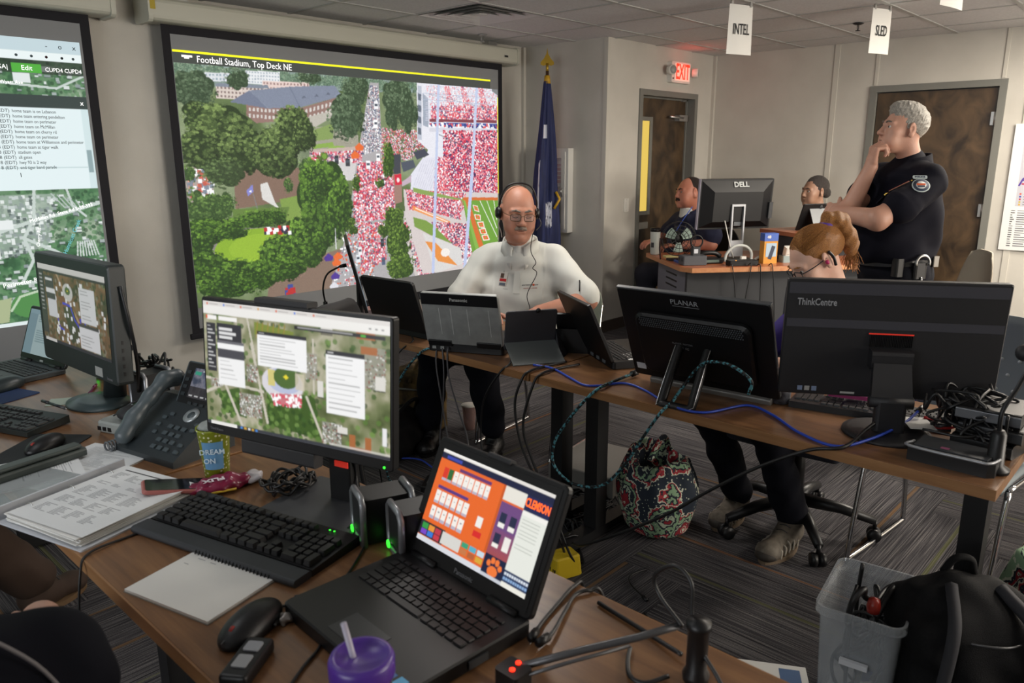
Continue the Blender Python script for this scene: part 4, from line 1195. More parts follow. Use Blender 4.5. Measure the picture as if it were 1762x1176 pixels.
def table(x0, x1, y0, y1, label):
	t = empty('folding_table', label, 'table', ((x0 + x1) / 2, (y0 + y1) / 2, 0), group='wooden tables in two rows')
	hx, hy = (x1 - x0) / 2, (y1 - y0) / 2
	MB().rbox(-hx + .004, hx - .004, -hy + .004, hy - .004, TZ - .03, TZ, r=.006, seg=2).build('tabletop', M_top, t)
	MB().box(-hx, -hx + .004, -hy, hy, TZ - .03, TZ - .001).box(hx - .004, hx, -hy, hy, TZ - .03, TZ - .001).box(-hx + .004, hx - .004, -hy, -hy + .004, TZ - .03, TZ - .001).box(-hx + .004, hx - .004, hy - .004, hy, TZ - .03, TZ - .001).build('edge_band', M_edge, t)
	for s in (-1, 1):
		y = s * (hy - .085)
		l = MB().box(-.035, .035, y - .03, y + .03, .045, TZ - .035).build('leg', M_leg, t)
		MB().rbox(-hx + .02, hx - .02, y - .032, y + .032, .012, .05, r=.02, axis='y').build('foot', M_leg, l)
		for q in (-1, 1):
			MB().lathe([(.018, 0), (.02, .013)], 12, M=T(q * (hx - .06), y, 0)).build('glide', M_blk_soft, l)
		MB().box(-hx + .05, hx - .05, y - .025, y + .025, TZ - .04, TZ - .03).build('mounting_plate', M_leg, t)
	MB().box(-.02, .02, -hy + .11, hy - .11, TZ - .07, TZ - .03).build('stretcher', M_leg, t)
	return t
table(.43, 1.03, .35, 1.87, 'brown wooden table in the foreground with laptop and black keyboard')
table(.43, 1.03, 1.882, 3.402, 'brown wooden table at the left edge with desk phone and papers')
table(2.033, 2.643, .305, 1.797, 'brown wooden table of the middle row under the two large monitors')
table(2.033, 2.643, 1.806, 3.31, 'brown wooden table before the person in the white polo shirt')

# back desk, turned about forty degrees, with grey pedestal and dark privacy panel
DK = Vector((4.79, 2.776)); e1 = Vector((.77, -.638)).normalized(); e2 = Vector((.638, .77)).normalized()
t = empty('corner_desk', 'cherry topped office desk with grey vented pedestal at the back', 'desk', (DK.x, DK.y, 0), math.atan2(e1.y, e1.x))
MB().prism([(.06, 0), (1.6, 0), (1.6, .9), (-.0, .9), (0, .09)], TZ - .035, TZ).build('desktop', M_cherry, t)
MB().prism([(.055, -.004), (1.6, -.004), (1.6, 0), (.06, 0), (0, .09), (0, .9), (-.004, .9), (-.004, .087)], TZ - .035, TZ - .002).build('edge_band', M_cherry_edge, t)
ped = MB().box(.045, .5, .1, .72, .02, TZ - .035).build('pedestal', mat('grey enamel steel', '#6c6d78', rough=.5), t)
for k in range(3):
	MB().prism([(-.12, -.006), (.12, -.006), (.12, .006), (-.12, .006)], -.0015, .002, M=T(.0445, .4, .645 - k * .045, ry=PI / 2, rx=0) @ T(rz=PI / 2)).build('vent_slot', M_blk, ped)
MB().box(.5, 1.58, .06, .085, .12, TZ - .035).build('privacy_panel', mat('charcoal panel', '#2f3033', rough=.7), t)
MB().box(.045, .5, .06, .1, .02, TZ - .035).build('front_panel', mat('charcoal panel', '#2f3033'), t)
MB().box(1.53, 1.58, .1, .85, .0, TZ - .035).build('end_panel', mat('charcoal panel', '#2f3033'), t)
SH = (5.60, 2.33)
t2 = empty('raised_shelf_desk', 'second cherry topped counter behind the desk carrying the propped tablet', 'desk', (*SH, 0), math.atan2(e1.y, e1.x) + .22)
MB().box(0, 1.2, -.02, .42, .925, .955).build('counter_top', M_cherry, t2)
MB().box(0, 1.2, -.024, -.02, .925, .954).build('edge_band', M_cherry_edge, t2)
MB().box(.02, .05, .0, .4, TZ, .925).build('end_panel', mat('charcoal panel', '#2f3033'), t2)
MB().box(1.15, 1.18, .0, .4, 0, .925).build('end_panel', mat('charcoal panel', '#2f3033'), t2)
MB().box(.05, 1.15, .18, .2, .1, .925).build('back_panel', mat('charcoal panel', '#2f3033'), t2)

# table at the right edge, warm lit
t = empty('side_table', 'tan topped table at the right edge behind the grey chair', 'table', (3.93, .58, 0), R(38))
MB().rbox(-.55, .35, -.62, 0, TZ - .03, TZ, r=.01).build('tabletop', wood_mat('tan laminate', '#9a7c5c', '#a88a68', '#b29674', ax=0), t)
MB().box(-.55, .35, 0, .004, TZ - .03, TZ - .001).box(.35, .354, -.62, 0, TZ - .03, TZ - .001).build('edge_band', mat('dark edge band', '#6a5238', rough=.5), t)
for sx in (-.42, .25):
	for sy in (-.52, -.1):
		MB().tube([(sx, sy, TZ - .03), (sx + .03 * (1 if sx > 0 else -1), sy, .0)], .014, 8).build('leg', M_leg, t)

# ---- chairs (seat faces local -Y)
def shell_back(w, h, bend, thick, z0, holes=False, n=14, tilt=.2, y0=.2, round_=.5):
	vs_, fs = [], []
	m = 12
	for s in (0, 1):
		for j in range(m + 1):
			q = j / m
			ww = w / 2 * (1 - (.38 * max(0, (q - .55) / .45) ** 2.2)) * (1 - .12 * max(0, .2 - q) * 5)
			for i in range(n + 1):
				a = -1 + 2 * i / n
				x = a * ww
				z = z0 + h * q - .05 * max(0, abs(a) - .6) * q ** 3
				y = y0 + tilt * (q * h) - bend * (a * a) + .02 * math.sin(q * 3) + s * thick
				vs_.append((x, y, z))
	M1 = (n + 1) * (m + 1)
	for j in range(m):
		for i in range(n):
			q = j * (n + 1) + i
			fs.append((q, q + 1, q + n + 2, q + n + 1)); fs.append((M1 + q, M1 + q + n + 1, M1 + q + n + 2, M1 + q + 1))
	bd = [i for i in range(n + 1)] + [j * (n + 1) + n for j in range(1, m + 1)] + [m * (n + 1) + i for i in range(n - 1, -1, -1)] + [j * (n + 1) for j in range(m - 1, 0, -1)]
	for a, b in zip(bd, bd[1:] + bd[:1]): fs.append((a, M1 + a, M1 + b, b))
	return vs_, fs

def sled_chair(loc, rz, label, mseat, mframe, perforated=False, back_h=.36):
	t = empty('stacking_chair', label, 'chair', loc, rz, group='stacking chairs')
	for s in (-1, 1):
		x = s * .235
		pts = [(x, .2, .44), (x, .24, .2), (x, .26, .03), (x, .22, .012), (x, -.2, .012), (x, -.24, .03), (x, -.2, .25), (x, -.16, .43)]
		MB().tube(smooth_path(pts, 5), .0105, 8).build('sled_leg', mframe, t)
		MB().tube(smooth_path([(x, -.16, .432), (x, .1, .425), (x, .21, .46), (x * .97, .26, .62), (x * .93, .30, .74)], 5), .0105, 8).build('back_upright', mframe, t)
	MB().tube([(-.235, -.12, .425), (.235, -.12, .425)], .009, 8).build('cross_bar', mframe, t)
	MB().tube([(-.235, .16, .425), (.235, .16, .425)], .009, 8).build('cross_bar', mframe, t)
	vs_, fs = [], []
	n = 12
	for s in (0, .012):
		for j in range(n + 1):
			for i in range(n + 1):
				x = -.23 + .46 * i / n; y = -.22 + .44 * j / n
				vs_.append((x, y, .45 - s + .012 * (abs(x) / .23) ** 3 - .03 * max(0, -y / .22 - .6) - .006))
	q1 = (n + 1) ** 2
	for j in range(n):
		for i in range(n):
			q = j * (n + 1) + i
			fs.append((q, q + 1, q + n + 2, q + n + 1)); fs.append((q1 + q, q1 + q + n + 1, q1 + q + n + 2, q1 + q + 1))
	bd = [i for i in range(n + 1)] + [j * (n + 1) + n for j in range(1, n + 1)] + [n * (n + 1) + i for i in range(n - 1, -1, -1)] + [j * (n + 1) for j in range(n - 1, 0, -1)]
	for a, b in zip(bd, bd[1:] + bd[:1]): fs.append((a, q1 + a, q1 + b, b))
	MB().add(vs_, fs, True).build('seat', mseat, t)
	v, f = shell_back(.47, back_h, .03, .008, .53, tilt=.22, y0=.235)
	bk = MB().add(v, f, True).build('backrest', mseat, t)
	if perforated:
		hm = MB().lathe([(.001, 0), (.0075, 0), (.0075, .001)], 10).mesh('ventilation_hole')
		mh = mat('light through hole', '#b9c0c0', rough=.6)
		for j in range(4):
			for i in range(5):
				x = -.12 + .06 * i + (.03 if j % 2 else 0)
				z = .6 + j * .055
				link('ventilation_hole', hm, mh, bk, (x, .235 + .22 * (z - .53) - .03 * (x / .23) ** 2 + .02 * math.sin((z - .53) / back_h * 3) - .0015, z), (PI / 2 + .2, 0, 0))
				link('ventilation_hole', hm, mh, bk, (x, .235 + .22 * (z - .53) - .03 * (x / .23) ** 2 + .02 * math.sin((z - .53) / back_h * 3) + .0105, z), (-PI / 2 + .2, 0, 0))
	return t
M_sage = mat('sage green chair shell', '#6d7468', rough=.55)
M_grey_shell = mat('blue grey chair shell', '#6b757a', rough=.5)
M_beige_fab = mat('beige chair fabric', '#a39c8e', rough=.9, bump=(400, .3))
sled_chair((3.0, 2.60, 0), R(-82), 'sage stacking chair with chrome sled frame under the person in white', M_sage, M_chrome)
sled_chair((3.03, .61, 0), R(-96), 'blue grey perforated shell chair behind the right end of the middle row', M_grey_shell, M_chrome, True, .40)
sled_chair((4.45, 1.2, 0), R(-150), 'beige upholstered chair behind the standing person in police uniform', M_beige_fab, M_leg, False, .5)
sled_chair((1.55, 2.78, 0), R(200), 'black chair whose rounded back rises behind the big monitor', M_blk_soft, M_leg, False, .45)
sled_chair((5.99, 3.37, 0), R(-116), 'black chair under the person in navy at the back desk', M_blk_soft, M_leg)
sled_chair((6.64, 2.59, 0), R(-125), 'black chair under the person in khaki at the back', M_blk_soft, M_leg)
sled_chair((-.14, 1.12, 0), R(84), 'tan seated chair at the lower left under the person in navy', mat('tan chair fabric', '#5a4a3a', rough=.9), M_leg)
sled_chair((-.2, 2.66, 0), R(88), 'brown padded chair at the left edge under the person in brown trousers', mat('brown chair vinyl', '#3b2822', rough=.5), M_leg)

def swivel_chair(loc, rz, label):
	t = empty('office_chair', label, 'chair', loc, rz)
	for k in range(5):
		a = 2 * PI * k / 5 + .35
		c, s = math.cos(a), math.sin(a)
		l = MB().tube([(.03 * c, .03 * s, .135), (.18 * c, .18 * s, .12), (.31 * c, .31 * s, .085)], [.03, .024, .018], 8).build('base_arm', M_blk, t)
		MB().tube([(.31 * c, .31 * s, .09), (.31 * c, .31 * s, .05)], .009, 6).build('caster_stem', M_blk, l)
		for q in (-1, 1):
			MB().lathe([(.006, -.011), (.026, -.011), (.028, 0), (.026, .011), (.006, .011)], 14, M=T(.31 * c - s * q * .016, .31 * s + c * q * .016, .028, rx=PI / 2, rz=a)).build('caster_wheel', M_blk, l)
	MB().tube([(0, 0, .11), (0, 0, .28), (0, 0, .4)], [.032, .03, .02], 12).build('gas_lift', M_blk, t)
	MB().rbox(-.09, .09, -.1, .12, .385, .42, r=.02).build('mechanism', M_blk, t)
	MB().tube([(.08, 0, .4), (.22, -.02, .395), (.27, -.02, .375)], [.007, .007, .014], 8).build('height_lever', M_blk, t)
	s = Solid().box((0, .0, .455), (.2, .2, .018), rad=.03).ell((0, -.18, .45), (.2, .06, .03), k=.04)
	s.build('seat', mat('dark blue seat fabric', '#22242e', rough=.9), t, .012)
	MB().tube([(0, .14, .41), (0, .27, .43), (0, .30, .6)], .018, 8).build('back_bar', M_blk, t)
	s = Solid().box((0, .265, .78), (.18, .018, .18), rot=(-.12, 0, 0), rad=.03)
	s.build('backrest', mat('dark blue seat fabric', '#22242e'), t, .012)
	return t
swivel_chair((2.95, 1.14, 0), R(-88), 'black five star office chair under the person in purple')

# ================================================================== ON THE FLOOR
def paisley():
	m = bpy.data.materials.new('paisley floral cotton'); m.use_nodes = True
	nt = m.node_tree; b = nt.nodes['Principled BSDF']; N = nt.nodes.new; L = nt.links.new
	tc = N('ShaderNodeTexCoord')
	v = N('ShaderNodeTexVoronoi'); v.inputs['Scale'].default_value = 7.5; L(tc.outputs['Object'], v.inputs['Vector'])
	def ramp(src, stops):
		r = N('ShaderNodeValToRGB'); r.color_ramp.interpolation = 'CONSTANT'; e = r.color_ramp.elements
		e[0].position, e[0].color = stops[0][0], (*lin(stops[0][1]), 1); e[1].position, e[1].color = stops[1][0], (*lin(stops[1][1]), 1)
		for p_, c in stops[2:]:
			q = e.new(p_); q.color = (*lin(c), 1)
		L(src, r.inputs[0]); return r
	def math_(op, a, bval):
		m_ = N('ShaderNodeMath'); m_.operation = op; L(a, m_.inputs[0])
		if isinstance(bval, float): m_.inputs[1].default_value = bval
		else: L(bval, m_.inputs[1])
		return m_.outputs[0]
	sep = N('ShaderNodeSeparateColor'); L(v.outputs['Color'], sep.inputs[0])
	wob = N('ShaderNodeTexNoise'); wob.inputs['Scale'].default_value = 38; L(tc.outputs['Object'], wob.inputs['Vector'])
	dist = math_('ADD', v.outputs['Distance'], math_('MULTIPLY', math_('SUBTRACT', wob.outputs['Fac'], .5), .42))
	red = ramp(dist, [(0, '#c9cdb8'), (.05, '#9c2430'), (.13, '#cfd3bf'), (.16, '#8a1e2a'), (.27, '#1c2430'), (.31, '#aab6a0'), (.36, '#1c2430'), (.43, '#86a482'), (.52, '#1c2430'), (.57, '#a8323a'), (.61, '#cfd3bf'), (.65, '#222b38')])
	sage = ramp(dist, [(0, '#8a1e2a'), (.05, '#9ab896'), (.2, '#1c2430'), (.23, '#8fae8c'), (.38, '#d0d4c0'), (.42, '#1c2430'), (.5, '#9c2430'), (.56, '#cfd3bf'), (.6, '#222b38')])
	mx = N('ShaderNodeMixRGB'); L(math_('GREATER_THAN', sep.outputs[0], .5), mx.inputs[0]); L(red.outputs[0], mx.inputs[1]); L(sage.outputs[0], mx.inputs[2])
	v2 = N('ShaderNodeTexVoronoi'); v2.inputs['Scale'].default_value = 62; L(tc.outputs['Object'], v2.inputs['Vector'])
	sm = N('ShaderNodeMixRGB'); sm.inputs[2].default_value = (*lin('#b9bda8'), 1)
	L(math_('MULTIPLY', math_('LESS_THAN', v2.outputs['Distance'], .2), math_('GREATER_THAN', dist, .4)), sm.inputs[0]); L(mx.outputs[0], sm.inputs[1])
	L(sm.outputs[0], b.inputs['Base Color'])
	b.inputs['Roughness'].default_value = .85
	return m
M_paisley = paisley()

def sack(loc, rz, label, rx, ry, h, seed, name='fabric_bag'):
	t = empty(name, label, 'bag', loc, rz)
	rg = random.Random(seed)
	ph = [rg.uniform(0, 6) for _ in range(4)]
	vs_, fs = [], []
	n, m = 56, 34
	for j in range(m + 1):
		q = j / m
		if q < .82:
			z = h * .93 * (q / .82); k = z / h
			prof = (.80 + .34 * math.sin(min(1, k * 1.25) * PI * .62)) * (1 - .30 * max(0, k - .55) / .38) * min(1, .72 + k * 3.2)
		else:
			u_ = (q - .82) / .18
			z = h * (.93 + .05 * math.sin(u_ * PI) - .3 * u_); prof = .72 - .28 * u_
		for i in range(n):
			a = 2 * PI * i / n
			fold = 1 + (.055 * math.sin(7 * a + ph[0]) + .04 * math.sin(13 * a + ph[1] + z * 9)) * min(1, (z / h) ** 1.5 * 1.6 if q < .82 else 1.4) + .05 * math.sin(2 * a + ph[2])
			vs_.append((rx * prof * fold * math.cos(a), ry * prof * fold * math.sin(a), max(.002, z + .02 * math.sin(2 * a + ph[3]) * (z / h) + (.035 * h * math.cos(a) * (z / h) ** 3))))
	for j in range(m):
		for i in range(n):
			k = (i + 1) % n
			fs.append((j * n + i, j * n + k, (j + 1) * n + k, (j + 1) * n + i))
	fs.append(tuple(range(n))[::-1]); fs.append(tuple(m * n + i for i in range(n)))
	MB().add(vs_, fs, True).build('body', M_paisley, t)
	MB().sphere((0, 0, h * .62), (rx * .42, ry * .42, .05), 16, 8).build('contents', mat('brown bag lining', '#2b1c18', rough=.9), t)
	hd = smooth_path([(rx * .45, -ry * .35, h * .9), (rx * .25, -ry * .2, h * 1.08), (-rx * .1, 0, h * 1.1), (-rx * .42, ry * .3, h * .92)], 7)
	MB().tube(hd, .012, 8).build('handle', M_paisley, t)
	return t
sack((2.56, 1.56, 0), R(40), 'rounded paisley fabric bag with red and green flowers on the carpet', .165, .15, .36, 2)
sack((2.52, .18, 0), R(10), 'second paisley bag behind the backpack at the right edge', .16, .15, .42, 9)

# backpack
t = empty('backpack', 'black backpack slumped on the carpet beside the clear tub', 'backpack', (2.12, .34, 0), R(-52))
def crumple(A, f1, f2, seed=0):
	ph = np.random.default_rng(seed).uniform(0, 6, 9)
	def w(p):
		x, y, z = p[:, 0], p[:, 1], p[:, 2]
		return A * (np.sin(f1 * x + ph[0] + 2 * np.sin(f1 * .7 * z + ph[1])) * np.sin(f1 * z * 1.3 + ph[2]) + .6 * np.sin(f2 * (x + .6 * z) + ph[3] + 1.5 * np.sin(f2 * .5 * y + ph[4])) + .5 * np.sin(f2 * 1.4 * (y - .5 * z) + ph[5]))
	return w
M_pack = mat('black nylon', '#0f0f11', rough=.75, bump=(500, .3), spec=.2)
s = Solid().box((0, .0, .19), (.12, .085, .15), rad=.05, k=.05).ell((0, .01, .38), (.13, .09, .07), k=.06).box((0, -.11, .13), (.09, .03, .09), rad=.03, k=.02).ell((0, -.12, .28), (.1, .04, .06), k=.03)
s.build('body', M_pack, t, .009, crumple(.005, 26, 55, 3))
MB().tube(smooth_path([(-.04, .07, .43), (-.02, .06, .475), (.02, .06, .475), (.04, .07, .43)], 6), .01, 8).build('grab_handle', M_pack, t)
for sx in (-1, 1):
	pts = smooth_path([(sx * .06, -.02, .44), (sx * .1, -.14, .38), (sx * .13, -.17, .2), (sx * .12, -.13, .03)], 8)
	mb = MB()
	mb.tube(pts, .017, 6).build('shoulder_strap', mat('charcoal webbing', '#26262b', rough=.8), t)
MB().tube(smooth_path([(-.11, -.1, .34), (0, -.16, .36), (.11, -.1, .34)], 8), .003, 6).build('zip', mat('zip metal', '#5a5a5c', rough=.4, metal=.5), t)
MB().box(-.03, .03, -.168, -.162, .05, .075).build('buckle', M_dgrey, t)

# clear storage tub
t = empty('storage_tub', 'tall translucent plastic tub with cables and labels inside', 'tub', (2.06, .565, 0), R(8))
M_tub = mat('frosted clear plastic', '#c3cad0', rough=.35, alpha=.3)
wx, wy, H_ = .15, .105, .35
mb = MB()
def rr(hx, hy, r, z, seg=5):
	out = []
	for cx, cy, st in ((hx - r, hy - r, 0), (-hx + r, hy - r, 1), (-hx + r, -hy + r, 2), (hx - r, -hy + r, 3)):
		for k in range(seg + 1):
			a = (st + k / seg) * PI / 2
			out.append((cx + r * math.cos(a), cy + r * math.sin(a), z))
	return out
rings = [rr(wx * .82, wy * .82, .02, .002), rr(wx * .84, wy * .84, .025, .006), rr(wx * .97, wy * .97, .03, H_ - .03), rr(wx, wy, .03, H_ - .028), rr(wx * 1.05, wy * 1.07, .035, H_ - .024), rr(wx * 1.05, wy * 1.07, .035, H_), rr(wx, wy, .03, H_), rr(wx * .955, wy * .94, .028, H_ - .035), rr(wx * .82, wy * .82, .022, .009)]
n = len(rings[0]); vs_ = [p_ for r_ in rings for p_ in r_]; fs = []
for j in range(len(rings) - 1):
	for i in range(n):
		k = (i + 1) % n; fs.append((j * n + i, j * n + k, (j + 1) * n + k, (j + 1) * n + i))
fs.append(tuple(range(n))[::-1]); fs.append(tuple((len(rings) - 1) * n + i for i in range(n)))
mb.add(vs_, fs).build('tub_body', M_tub, t)
MB().box(-wx * 1.0 - .0, -wx * .92, -.035, .035, .2, .215, M=T(-.006, 0, 0, ry=0)).build('label_strip', mat('white label', '#cfd2d8', rough=.6), t)
t_in = empty('cable_bundle', 'bundle of black cables and adapters stuffed in the clear tub', 'cable', (2.06, .565, .012), R(8))
rg = random.Random(3)
for k in range(9):
	pts = [(rg.uniform(-.1, .1), rg.uniform(-.065, .065), rg.uniform(.01, .3)) for _ in range(6)]
	MB().tube(smooth_path(pts, 6), .005, 6).build('cable', mat('black cable', '#111113', rough=.45), t_in)
for k in range(5):
	x, y, z = rg.uniform(-.08, .08), rg.uniform(-.05, .05), .03 + k * .045
	MB().rbox(-.05, .05, -.03, .03, -.018, .018, r=.008, M=T(x, y, z, rg.uniform(-.5, .5), rg.uniform(-.5, .5), rg.uniform(0, 3))).build('power_brick', [M_blk, mat('blue plastic', '#2d4a8a'), mat('dark purple plastic', '#2b1f2a'), M_dgrey, M_mgrey][k], t_in)
MB().tube(smooth_path([(-.12, .03, .30), (-.14, .02, .37), (-.11, .0, .4), (-.08, .0, .36), (.02, -.02, .3)], 6), .008, 8).build('cable', mat('black cable', '#111113'), t_in)
MB().tube(smooth_path([(.1, .04, .1), (.105, .045, .25), (.1, .04, .36)], 6), .006, 8).build('cable', mat('black cable', '#111113'), t_in)
MB().tube(smooth_path([(-.06, -.03, .3), (.02, -.05, .345), (.1, -.06, .33), (.08, -.03, .31), (.0, -.02, .31)], 6), .009, 8).build('cable', mat('black cable', '#111113'), t_in)
o = MB().lathe([(.001, 0), (.016, .003), (.018, .02), (.014, .04), (.001, .045)], 14, M=T(-.095, -.025, .33)).build('red_plug', mat('red translucent plastic', '#8a2318', rough=.25), t_in)
t = empty('paper_booklet', 'white booklet lying flat against the tub on the carpet', 'booklet', (1.98, .78, 0), R(30))
MB().box(-.07, .07, -.1, .1, 0, .006).build('cover', M_paper, t); MB().box(-.05, .05, -.08, -.02, .006, .0065).build('blue_print', mat('blue print', '#3f5f8a'), t)

# small computer case, camo cooler, bottle, black duffel, cup
t = empty('desktop_computer', 'small beige desktop computer case lying under the middle row table', 'computer', (2.80, 2.03, 0), R(8))
MB().rbox(-.19, .19, -.17, .17, .012, .115, r=.008, axis='y').build('case', mat('beige steel', '#6e6b66', rough=.5), t)
for k in range(12): MB().box(-.16, .16, -.171, -.1695, .03 + k * .0055, .0325 + k * .0055).build('vent_slot', M_blk, t)
for sx in (-.15, .15): MB().box(sx - .02, sx + .02, -.12, .12, 0, .012).build('foot', M_blk, t)
M_camo = mat('brown camouflage cloth', '#2b2113', rough=.8, noise=(16, '#7a6236'))
t = empty('camo_cooler', 'brown camouflage soft cooler bag on the carpet behind black bag', 'cooler bag', (2.66, 3.17, 0), R(25))
s = Solid().box((0, 0, .15), (.1, .08, .12), rad=.03, k=.03); s.build('body', M_camo, t, .01, crumple(.004, 30, 60, 1))
s = Solid().box((0, 0, .33), (.1, .08, .028), rad=.035, k=.03); s.build('lid', M_camo, t, .01, crumple(.004, 30, 60, 2))
MB().tube([(-.14, -.115, .29), (.14, -.115, .29), (.14, .115, .29), (-.14, .115, .29)], .006, 6, closed=True).build('piping', mat('grey piping', '#8a8a84', rough=.5), t)
MB().tube(smooth_path([(-.14, 0, .33), (-.06, -.02, .43), (.06, -.02, .43), (.14, 0, .33)], 6), .01, 6).build('handle', M_camo, t)
t = empty('black_duffel', 'black duffel bag on the carpet at the left of the boots', 'bag', (2.36, 3.03, 0), R(20))
s = Solid().ell((0, 0, .12), (.2, .13, .12), k=.04).box((0, 0, .1), (.13, .07, .06), rad=.04, k=.04); s.build('body', M_pack, t, .01, crumple(.009, 20, 48, 5), clip=lambda p: p[:, 2] > .001)
MB().tube(smooth_path([(-.12, -.05, .2), (-.05, -.1, .29), (.06, -.1, .29), (.12, -.05, .2)], 6), .011, 6).build('handle', M_pack, t)
MB().tube(smooth_path([(-.16, -.02, .2), (0, -.03, .245), (.16, -.02, .2)], 6), .004, 6).build('zip', mat('zip metal', '#5a5a5c'), t)
t = empty('green_bottle', 'small clear green drink bottle standing by the boots', 'bottle', (2.53, 3.02, 0))
MB().lathe([(.03, 0), (.033, .01), (.033, .12), (.015, .16), (.014, .18), (.001, .18)], 18).build('bottle_body', mat('green clear plastic', '#7fae5a', rough=.15, trans=.6, alpha=.7), t)
MB().lathe([(.016, .178), (.016, .198), (.001, .198)], 14).build('cap', M_white_plastic, t)
MB().lathe([(.0335, .05), (.0335, .1)], 18).build('label_band', mat('green label', '#3f7a30', rough=.5), t)
t = empty('clear_cup', 'pale pink plastic cup on the carpet behind the trouser leg', 'cup', (2.87, 3.0, 0))
MB().lathe([(.03, 0), (.042, .14), (.044, .145), (.044, .14), (.039, .138), (.028, .004)], 20).build('cup_wall', mat('pink clear plastic', '#c7a6a0', rough=.2, trans=.4, alpha=.7), t)
MB().lathe([(.001, .148), (.046, .148), (.047, .142)], 20).build('lid', M_white_plastic, t)
# yellow outlet block
t = empty('power_splitter', 'yellow three way power outlet block on the carpet', 'power outlet', (2.02, 1.62, 0), R(-20))
MB().rbox(-.06, .06, -.045, .045, 0, .085, r=.014, cham=.006, taper=.12).build('housing', mat('yellow plastic', '#c4a81a', rough=.45), t)
for k in range(3):
	for q in (-.012, .012):
		MB().box(-.0565 - .002, -.052, -.03 + k * .03 + q * .4 - .002, -.03 + k * .03 + q * .4 + .002, .03, .045).build('slot', M_blk, t)
t = empty('power_brick', 'flat black power adapter on the carpet by the boots', 'power adapter', (2.2, 2.57, 0), R(35))
MB().rbox(-.07, .07, -.035, .035, 0, .03, r=.012, cham=.004).build('body', M_blk, t); MB().box(-.03, .03, -.015, .015, .03, .0304).build('label_plate', M_mgrey, t)
# ================================================================== COMPUTERS AND DESK THINGS
M_cable = mat('black cable', '#111113', rough=.45)
M_keycap = mat('black keycap', '#19191b', rough=.5)
M_legend = mat('key legend', '#8a8d92', rough=.6)
M_led_g = mat('green led', '#20ff30', emit=('#3dff3a', 1.6))
M_led_r = mat('red led', '#ff2a10', emit=('#ff2a14', 3))
M_led_o = mat('orange led', '#ff8a20', emit=('#ff9a30', 5))
M_lcd = picture_mat('backlit screen', 1.0, base=.01, rough=.25)
M_lcd_dim = picture_mat('backlit screen dim', .62, base=.01, rough=.25)
def glow(name, col, k): return mat(name, '#050507', rough=.3, emit=(col, k))

_keym = {}
def key(parent, x, y, z, w, d, h, m, name='key', taper=.16):
	kk = (round(w, 4), round(d, 4), round(h, 4))
	if kk not in _keym:
		_keym[kk] = MB().rbox(-w / 2, w / 2, -d / 2, d / 2, 0, h, r=.0015, seg=1, taper=taper).mesh('key')
		_keym[kk].materials.append(m)
	o = bpy.data.objects.new(name, _keym[kk]); COL.objects.link(o); o.parent = parent; o.location = (x, y, z)
	return o
FULL = []
for x in [0, 2, 3, 4, 5, 6.5, 7.5, 8.5, 9.5, 11, 12, 13, 14, 15.25, 16.25, 17.25]: FULL.append((x, -.35, 1, 1))
for x in range(13): FULL.append((x, 1, 1, 1))
FULL += [(13, 1, 2, 1), (0, 2, 1.5, 1), (13.5, 2, 1.5, 1), (0, 3, 1.75, 1), (12.75, 3, 2.25, 1), (0, 4, 2.25, 1), (12.25, 4, 2.75, 1), (16.25, 4, 1, 1), (0, 5, 1.25, 1), (1.25, 5, 1.25, 1), (2.5, 5, 1.25, 1), (3.75, 5, 6.25, 1), (10, 5, 1.25, 1), (11.25, 5, 1.25, 1), (12.5, 5, 1.25, 1), (13.75, 5, 1.25, 1)]
for x in range(12): FULL.append((1.5 + x, 2, 1, 1))
for x in range(11): FULL.append((1.75 + x, 3, 1, 1))
for x in range(10): FULL.append((2.25 + x, 4, 1, 1))
for x in range(3):
	FULL += [(15.25 + x, 1, 1, 1), (15.25 + x, 2, 1, 1), (15.25 + x, 5, 1, 1)]
	FULL += [(18.5 + x, r_, 1, 1) for r_ in (1, 2, 3, 4)]
FULL += [(21.5, 1, 1, 1), (21.5, 2, 1, 2), (21.5, 4, 1, 2), (18.5, 5, 2, 1), (20.5, 5, 1, 1)]

